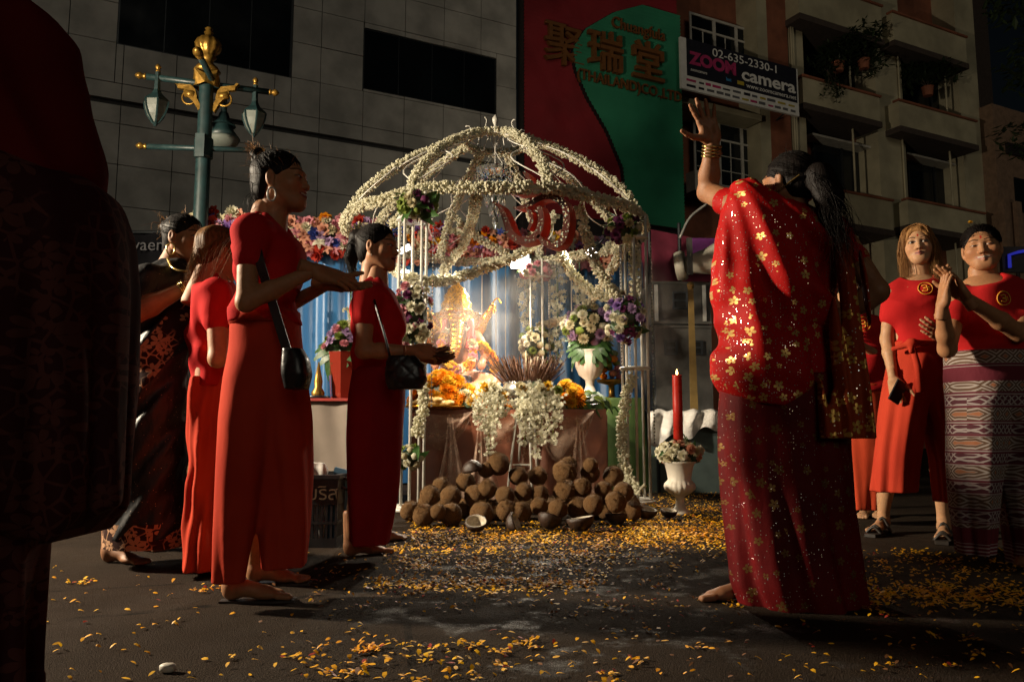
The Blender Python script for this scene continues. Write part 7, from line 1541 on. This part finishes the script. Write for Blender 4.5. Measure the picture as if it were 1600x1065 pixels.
F = box_field(sh, .0075, .10); F.loft(*sh, k=.03, fold=fold_t(.003, 5)); F.cone(sL + Vector((.03, 0, 0)), sL.lerp(eL, .35), .066, .056, .05, fold=fold_c(.003, 6)); F.cone(sR + Vector((-.03, 0, .01)), sR.lerp(eR, .42), .066, .055, .05, fold=fold_c(.003, 7)); F.ell(P(1222, 290, Y-.03), (.06, .07, .05), .01, op='s'); p.cloth('blouse', 'sari_red', F)
dr = rows(Y, [(286,1146,1180,.06),(302,1137,1196,.10),(320,1131,1226,.13),(340,1128,1284,.15),(380,1124,1300,.16),(430,1120,1300,.16),(480,1115,1296,.165),(530,1110,1290,.175),(575,1106,1280,.185),(605,1112,1270,.185),(640,1130,1262,.17)])
xl_, xr_ = P(1106, 600, Y).x, P(1290, 600, Y).x; hem_x = [P(x, 600, Y).x for x in (1100, 1112, 1135, 1165, 1200, 1240, 1270, 1300, 1330)]; hem_z = [P(x, y, Y-.15).z for x, y in ((1100, 560), (1112, 594), (1135, 615), (1165, 629), (1200, 634), (1240, 608), (1270, 560), (1300, 500), (1330, 440))]
hemf = lambda X, Yy: np.interp(np.broadcast_to(X, (X.shape[0], 1, 1)).ravel(), hem_x, hem_z).reshape(-1, 1, 1).astype(np.float32)
x0_ = P(1150, 310, Y).x; z0_ = P(1150, 300, Y).z
def sari_fold(q, Z, X, Yy):
    a = np.arctan2(X - x0_ + .06, (z0_ + .12) - Z); r = np.sqrt((X - x0_)**2 + (Z - z0_)**2); g = np.clip(r*2.0, .15, 1)
    return g*(.021*np.sin(a*15 + 1.8*np.sin(r*6)) + .012*np.sin(a*29 + 2 + r*5) + .004*np.sin(55*Z + 20*X)) + .02*np.exp(-((X - P(1128, 580, Y).x)/.06)**2 - ((Z - P(1128, 575, Y).z)/.07)**2)
F = box_field(dr, .0065, .10); F.loft(*dr, k=.02, fold=sari_fold, zlo=hemf); p.cloth('sari_drape', 'sari_red', F)
sk = rows(Y, [(585,1128,1316,.165),(640,1124,1326,.18),(700,1124,1328,.18),(770,1126,1334,.19),(850,1130,1344,.2),(910,1136,1352,.21),(942,1150,1356,.21)]); F = box_field(sk, .008, .06); F.loft(*sk, fold=fold_v(8, .014, 14, 2, 0, .95)); p.cloth('sari_skirt', 'sari_skirt', F)
pa = rows(Y, [(395,1286,1312,.02,-.12),(440,1282,1316,.022,-.14),(500,1276,1320,.025,-.155),(560,1270,1322,.028,-.17),(620,1262,1326,.03,-.19),(684,1252,1331,.03,-.20)]); F = box_field(pa, .006, .05); F.loft(*pa, k=.01, power=3, fold=lambda q, Z, X, Yy: .010*np.sin(X*85 + Z*6) + .005*np.sin(X*160)); p.cloth('pallu', 'sari_gold', F)
def pony2(F): F.cone((.0, -.10, .005), (.0, -.135, .0), .03, .045, .02); F.cone((.0, -.135, 0), (.01, -.165, -.08), .047, .05, .02, fold=lambda X, Y, Z: .004*np.sin(150*X)); F.cone((.01, -.165, -.08), (.02, -.165, -.20), .05, .032, .02)
hair_cap(p, 'hair_black', extra=pony2, vol=1.02); scalp(p, (0, -.11, .005), 480, seed=44, vol=1.02); rd = random.Random(18)
strands(p, [spline([(rd.gauss(0, .015), -.12, .02), (rd.gauss(0, .035), -.18 + rd.gauss(0, .012), -.06), (rd.gauss(.02, .045), -.20 + rd.gauss(0, .025), -.18), (rd.gauss(.03, .07), -.22 + rd.gauss(0, .045), -.26 - rd.random()*.16)], 6) for i in range(260)] + wisps(26, .010, 19), .0011, 'hair_black')
d = (wL - eL).normalized(); bangles(p, wL - d*.055, d, .036, 4, .013); mb = MB(); a = p.HM @ Vector((-.085, -.02, -.05)); mb.tube([a, p.HM @ Vector((-.06, -.09, .0))], .0035, 6); mb.obj('hair_pin', M['bangle'], p.r); jewel_hoop(p, p.HM @ Vector((-.082, -.006, -.044)), .008)

# ---------------------------------------------------------------- young person behind the dancer's elbow
Y = 5.35
p = Person('young person in a red shirt half hidden behind the dancer, arm across waist', G(1345, 812), 'fair')
sh = rows(Y, [(486,1324,1346,.06),(494,1312,1362,.12),(508,1306,1376,.14),(540,1306,1382,.14),(580,1308,1384,.14),(612,1306,1386,.15)]); p.torso(sh)
sN, eN, wN = P(1372, 512, Y-.02), P(1390, 566, Y-.06), P(1334, 532, Y-.2); p.limbs([[(sN, .045), (eN, .035), (wN, .024)], [(P(1334, 480, Y), .05), (P(1335, 495, Y), .06)]]); p.add(*hand_at(wN, P(1312, 520, Y-.2), (0, 1, 0), 'L', curl=(.4, .4, .4, .4), tone='fair')); p.add(*foot_at(G(1352, 806), G(1335, 820), 1, tone='fair')); p.add(*foot_at(G(1375, 806), G(1365, 820), 1, tone='fair')); p.leg(P(1330, 620, Y), G(1352, 806)); p.leg(P(1360, 620, Y), G(1375, 806))
p.head(P(1330, 460, Y), (-.15, -.98, 0), makeup=.3); p.body(); hair_cap(p, 'hair_black', vol=1.04); scalp(p, (0, -.1, .0), 160, seed=46, vol=1.04)
F = box_field(sh, .008, .1); F.loft(*sh, fold=fold_t(.008, 41)); F.cone(sN + Vector((-.03, 0, .02)), sN.lerp(eN, .55), .066, .058, .05); F.cone(P(1312, 512, Y), P(1300, 545, Y), .062, .055, .05); p.cloth('shirt', 'tee_red', F); emblem(p, 'shirt', 1349, 506, .045)
sk = rows(Y, [(600,1306,1384,.14),(650,1308,1386,.15),(720,1312,1380,.14),(795,1320,1372,.12)]); F = box_field(sk, .009, .06); F.loft(*sk, fold=fold_v(5, .012, 43, 2, 0, 1)); p.cloth('trousers', 'trouser_orange', F); bangles(p, wN + Vector((.01, 0, .002)), eN - wN, .03, 1, mat='black_bag', name='watch_strap')
mb = MB(); d = (eN - wN).normalized(); mb.lathe([(.018, -.004), (.018, .006), (.012, .007)], n=16, M=M4(Vector((0, -1, .3)).to_track_quat('Z', 'Y').to_matrix(), wN + Vector((.01, -.03, .004)))); mb.obj('watch', M['bangle'], p.r, smooth=True)

# ---------------------------------------------------------------- woman with long bleached hair
Y = 4.4
p = Person('woman with long bleached brown hair, red tee and knotted wide red trousers', G(1420, 850), 'fair')
sh = rows(Y, [(428,1420,1452,.06),(438,1404,1476,.10),(450,1388,1494,.135),(475,1386,1494,.14),(505,1390,1484,.125),(530,1392,1480,.125),(545,1392,1480,.13)]); p.torso(sh)
sR, eR, wR = P(1394, 458, Y), P(1386, 530, Y+.02), P(1396, 592, Y-.08); sL, eL, wL = P(1492, 458, Y), P(1520, 525, Y+.05), P(1474, 528, Y-.12)
p.limbs([[(sR, .046), (eR, .034), (eR.lerp(wR, .35), .034), (wR, .023)], [(sL, .046), (eL, .034), (wL, .023)], [(P(1436, 420, Y), .048), (P(1438, 440, Y), .06)]])
p.add(*hand_at(wR, P(1404, 632, Y-.1), (.8, .5, 0), 'R', curl=(.35, .4, .4, .45), tone='fair')); p.add(*hand_at(wL, P(1452, 512, Y-.16), (0, .7, .2), 'L', curl=(.2, .2, .2, .2), tone='fair', spread=.07)); p.add(*foot_at(G(1382, 832), G(1345, 842), -1, tone='fair', z0=.02)); p.add(*foot_at(G(1476, 842), G(1466, 862), -1, tone='fair', z0=.02)); p.leg(P(1415, 570, Y), G(1382, 832) + Vector((0, 0, .02))); p.leg(P(1455, 570, Y), G(1476, 842) + Vector((0, 0, .02)))
p.head(P(1434, 384, Y), (-.42, -.9, 0), pitch=.05, roll=.05, res=.0022, bindi=True, makeup=.55, lips=(.40, .13, .10), jaw=.9, wid=.93); p.body()
F = box_field(sh, .0075, .12); F.loft(*sh, fold=fold_t(.008, 51)); F.cone(sR + Vector((.02, 0, .0)), sR.lerp(eR, .50), .056, .054, .04, fold=fold_c(.003, 9)); F.cone(sL + Vector((-.02, 0, .0)), sL.lerp(eL, .5), .056, .054, .04, fold=fold_c(.003, 10)); F.ell(P(1434, 424, Y-.05), (.085, .10, .06), .012, op='s'); p.cloth('shirt', 'tee_red', F); emblem(p, 'shirt', 1446, 450, .035)
la = rows(Y, [(535,1394,1478,.13),(565,1390,1470,.15),(600,1384,1450,.15),(650,1374,1442,.15),(710,1366,1436,.13),(768,1361,1432,.12)]); lb = rows(Y, [(535,1396,1478,.13),(565,1402,1484,.15),(610,1428,1487,.14),(660,1444,1490,.13),(720,1458,1493,.11),(784,1464,1496,.10)]); F = box_field(la, lb, .0075, .06); F.loft(*la, k=.015, fold=fold_v(6, .012, 53, 3, .3, 1.2)); F.loft(*lb, k=.015, fold=fold_v(5, .010, 54, 3, .3, 1.2)); p.cloth('trousers', 'trouser_red', F)
F = Field(P(1385, 560, Y-.3), P(1490, 505, Y+.3), .006); kn = P(1424, 536, Y-.16); F.ell(kn, (.03, .025, .026), .01, fold=fold_c(.004, 3)); F.cone(kn, P(1396, 545, Y-.1), .02, .012, .01); F.cone(kn, P(1470, 535, Y-.1), .02, .012, .01); F.cone(kn, kn + Vector((-.01, -.01, -.045)), .018, .012, .01); p.cloth('waist_knot', 'trouser_red', F)
mb = MB(); mb.tube([kn, kn + Vector((.02, -.01, -.12)), kn + Vector((.03, -.005, -.26))], [.014, .018, .02], 6); mb.obj('tie_end', M['trouser_red'], p.r, smooth=True)
hair_cap(p, 'hair_brown', vol=1.06, nape=-.12, open_z=-.03, frontlift=.016); rd = random.Random(28)
LH = []
for i in range(680):
    s = -1 if rd.random() < .5 else 1; a = rd.random(); y0 = .055 - .14*a; x0 = s*(.055 + .028*math.sin(PI*min(1, a*1.2))); LH.append(spline([(s*.008 + rd.gauss(0, .006), .03 - .10*a, .122), (x0*.92, y0, .075 + rd.gauss(0, .006)), (x0*1.18 + rd.gauss(0, .006), y0 - .012, -.04), (x0*1.12 + rd.gauss(0, .010), y0 + .0 + rd.gauss(0, .01), -.14), (x0*1.08 + rd.gauss(0, .016), y0 + .012 + rd.gauss(0, .012), -.20 - rd.random()*.16)], 5))
strands(p, LH, .0014, 'hair_brown', 'long_hair')
for hx, tx in ((1381, 1345), (1476, 1466)):
    h, t_ = G(hx, 834 if hx < 1400 else 844), G(tx, 843 if hx < 1400 else 864); d = (t_ - h); d.z = 0; d.normalize(); n2 = Vector((d.y, -d.x, 0)); mb = MB(); o_ = h - d*.04
    mb._add([o_ + n2*w*(1 if k else -1) + d*l + Vector((0, 0, z)) for z in (0.002, .02) for l, w in ((0, .03), (.12, .036), (.2, .042), (.26, .03)) for k in (0, 1)], [(0,1,3,2),(2,3,5,4),(4,5,7,6),(8,10,11,9),(10,12,13,11),(12,14,15,13),(0,2,10,8),(2,4,12,10),(4,6,14,12),(1,9,11,3),(3,11,13,5),(5,13,15,7),(0,8,9,1),(6,7,15,14)]); b = mb.obj('sandal', M['sole'], p.r)
    mb = MB()
    for l, zt in ((.17, .05), (.20, .042), (.05, .085)): mb.tube(spline([o_ + d*l + n2*.045 + Vector((0, 0, .015)), o_ + d*l + Vector((0, 0, zt + .012)) , o_ + d*l - n2*.045 + Vector((0, 0, .015))], 5), .008, 6)
    mb.obj('strap', M['sole'], b, smooth=True)
q = P(1403, 612, Y-.13); ph = root('phone', q, 'dark phone in the hanging hand of the long haired woman', 'phone'); mb = MB(); mb.box((-.035, -.005, -.06), (.035, .005, .06), Matrix.Translation(q) @ Matrix.Rotation(.5, 4, 'Y') @ Matrix.Rotation(.3, 4, 'Z')); mb.obj('case', M['black_bag'], ph)

# ---------------------------------------------------------------- smiling woman clapping in patterned trousers
Y = 3.8
p = Person('smiling woman with tied black hair, red tee and patterned trousers, palms together', G(1560, 872), 'tan')
sh = rows(Y, [(428,1516,1560,.065),(438,1500,1586,.11),(450,1492,1606,.15),(480,1484,1620,.16),(510,1482,1622,.15),(540,1486,1616,.145),(556,1488,1614,.14)]); p.torso(sh)
sR, eR, wR = P(1498, 458, Y-.03), P(1480, 545, Y-.16), P(1472, 478, Y-.30); sL, eL, wL = P(1604, 452, Y), P(1592, 520, Y-.16), P(1508, 464, Y-.31)
p.limbs([[(sR, .050), (eR, .038), (eR.lerp(wR, .35), .037), (wR, .025)], [(sL, .050), (eL, .040), (eL.lerp(wL, .35), .039), (wL, .025)], [(P(1532, 425, Y), .054), (P(1538, 445, Y), .07)]])
p.add(*hand_at(wR, P(1480, 416, Y-.33), (.95, -.1, .1), 'R', curl=(.08, .06, .08, .12), spread=.04, thumb=.5, sc=1.05)); p.add(*hand_at(wL, P(1470, 412, Y-.33), (-.75, -.1, -.6), 'L', curl=(.12, .08, .1, .16), spread=.09, thumb=.55, sc=1.06)); p.add(*foot_at(G(1536, 858), G(1508, 872), 1)); p.add(*foot_at(G(1610, 878), G(1590, 892), 1)); p.leg(P(1525, 600, Y), G(1536, 858)); p.leg(P(1580, 600, Y), G(1610, 878))
p.head(P(1534, 388, Y), (-.50, -.86, 0), pitch=.0, roll=.08, res=.0022, smile=1.0, bindi=True, jaw=1.2, wid=1.06, lips=(.38, .14, .10)); p.body()
F = box_field(sh, .0075, .14); F.loft(*sh, fold=fold_t(.008, 61)); F.cone(sR + Vector((.02, 0, -.01)), sR.lerp(eR, .45), .060, .058, .04, fold=fold_c(.003, 12)); F.cone(sL + Vector((-.02, 0, -.01)), sL.lerp(eL, .55), .062, .060, .04, fold=fold_c(.003, 13)); F.ell(P(1530, 428, Y-.06), (.10, .14, .07), .012, op='s'); p.cloth('shirt', 'tee_red', F); emblem(p, 'shirt', 1568, 466, .032)
la = rows(Y, [(552,1481,1621,.16),(590,1479,1600,.17),(640,1478,1566,.16,-.02),(710,1480,1560,.15,-.02),(790,1486,1556,.13),(864,1496,1548,.12)]); lb = rows(Y, [(552,1482,1622,.16),(600,1500,1628,.17),(660,1540,1640,.16),(740,1558,1650,.15),(820,1570,1655,.14),(884,1578,1656,.13)]); F = box_field(la, lb, .008, .06); F.loft(*la, k=.03, fold=fold_v(5, .009, 63, 3, .1, 1.1)); F.loft(*lb, k=.03, fold=fold_v(5, .009, 64, 3, .1, 1.1)); p.cloth('trousers', 'thai_print', F)
V = []
for j, py in enumerate((622, 640, 660, 684)):
    for i, px in enumerate((1512, 1530, 1552, 1578)): c, nn = p.surf('trousers', px, py + (px-1512)*.03); V.append(c + nn*.007)
mobj('pocket', V, [(4*j+i, 4*j+4+i, 4*j+5+i, 4*j+1+i) for j in range(3) for i in range(3)], M['thai_print'], p.r, smooth=True)
def bun2(F): F.ell((0, -.125, .02), (.045, .04, .05), .012)
hair_cap(p, 'hair_black', vol=1.01, extra=bun2, wid=1.05, frontlift=.010); scalp(p, (0, -.115, .02), 420, seed=45, wid=1.05, vol=1.03, r0=.0012); strands(p, wisps(40, .010, 33), .0010, 'hair_black')
flower('mum', 'yellowf', p.HM @ Vector((.03, .02, .13)), (0, 0, 1), .014, p.r, 'hair_flower')
# ================================================================ INCENSE SMOKE
def smoke_mat(name, dens, seed):
    t = NT(name); t.n.remove(t.b); o = t.obj(); pv = t.n.new('ShaderNodeVolumePrincipled'); x, y, z = t.sep(o)
    r = t.m('SQRT', t.m('ADD', t.m('ADD', t.m('MULTIPLY', x, x), t.m('MULTIPLY', y, y)), t.m('MULTIPLY', z, z)))
    n = t.noise(t.map(o, (1.2, 1.2, 0.8), loc=(seed, seed*2, 0)), 2.2, 4, 0.6)
    d = t.m('MULTIPLY', t.rng(r, 0.25, 0.95, 1, 0), t.rng(n, 0.46, 0.72)); t.L(t.m('MULTIPLY', d, dens), pv.inputs['Density'])
    pv.inputs['Color'].default_value = (0.85, 0.82, 0.78, 1); pv.inputs['Anisotropy'].default_value = 0.2
    t.L(pv.outputs[0], t.out.inputs['Volume']); return t.mat
def puff(label, c, r, dens, seed):
    mb = MB(); mb.lathe([(max(.001, math.sin(t)), -math.cos(t)) for t in np.linspace(0, PI, 12)], n=20); me = mb.data('smoke_puff', smoke_mat('incense_smoke', dens, seed), True)
    o = inst('smoke_puff', me, c, None, None, tuple(r)); tag(o, label, 'smoke', kind='stuff')
puff('incense smoke drifting across the seated statue', P(738, 520, 7.35), (.62, .30, .62), 1.6, 3.1)
puff('thin haze glowing under the dome around the lamps', P(790, 470, 7.9), (1.15, .8, .75), 0.10, 1.4)
puff('thin smoke drifting beside the right gazebo post', P(1010, 500, 7.0), (.36, .28, .75), 3.0, 5.7)
puff('thin smoke rising by the ponytailed woman', P(690, 470, 6.4), (.25, .2, .5), 0.9, 8.2)
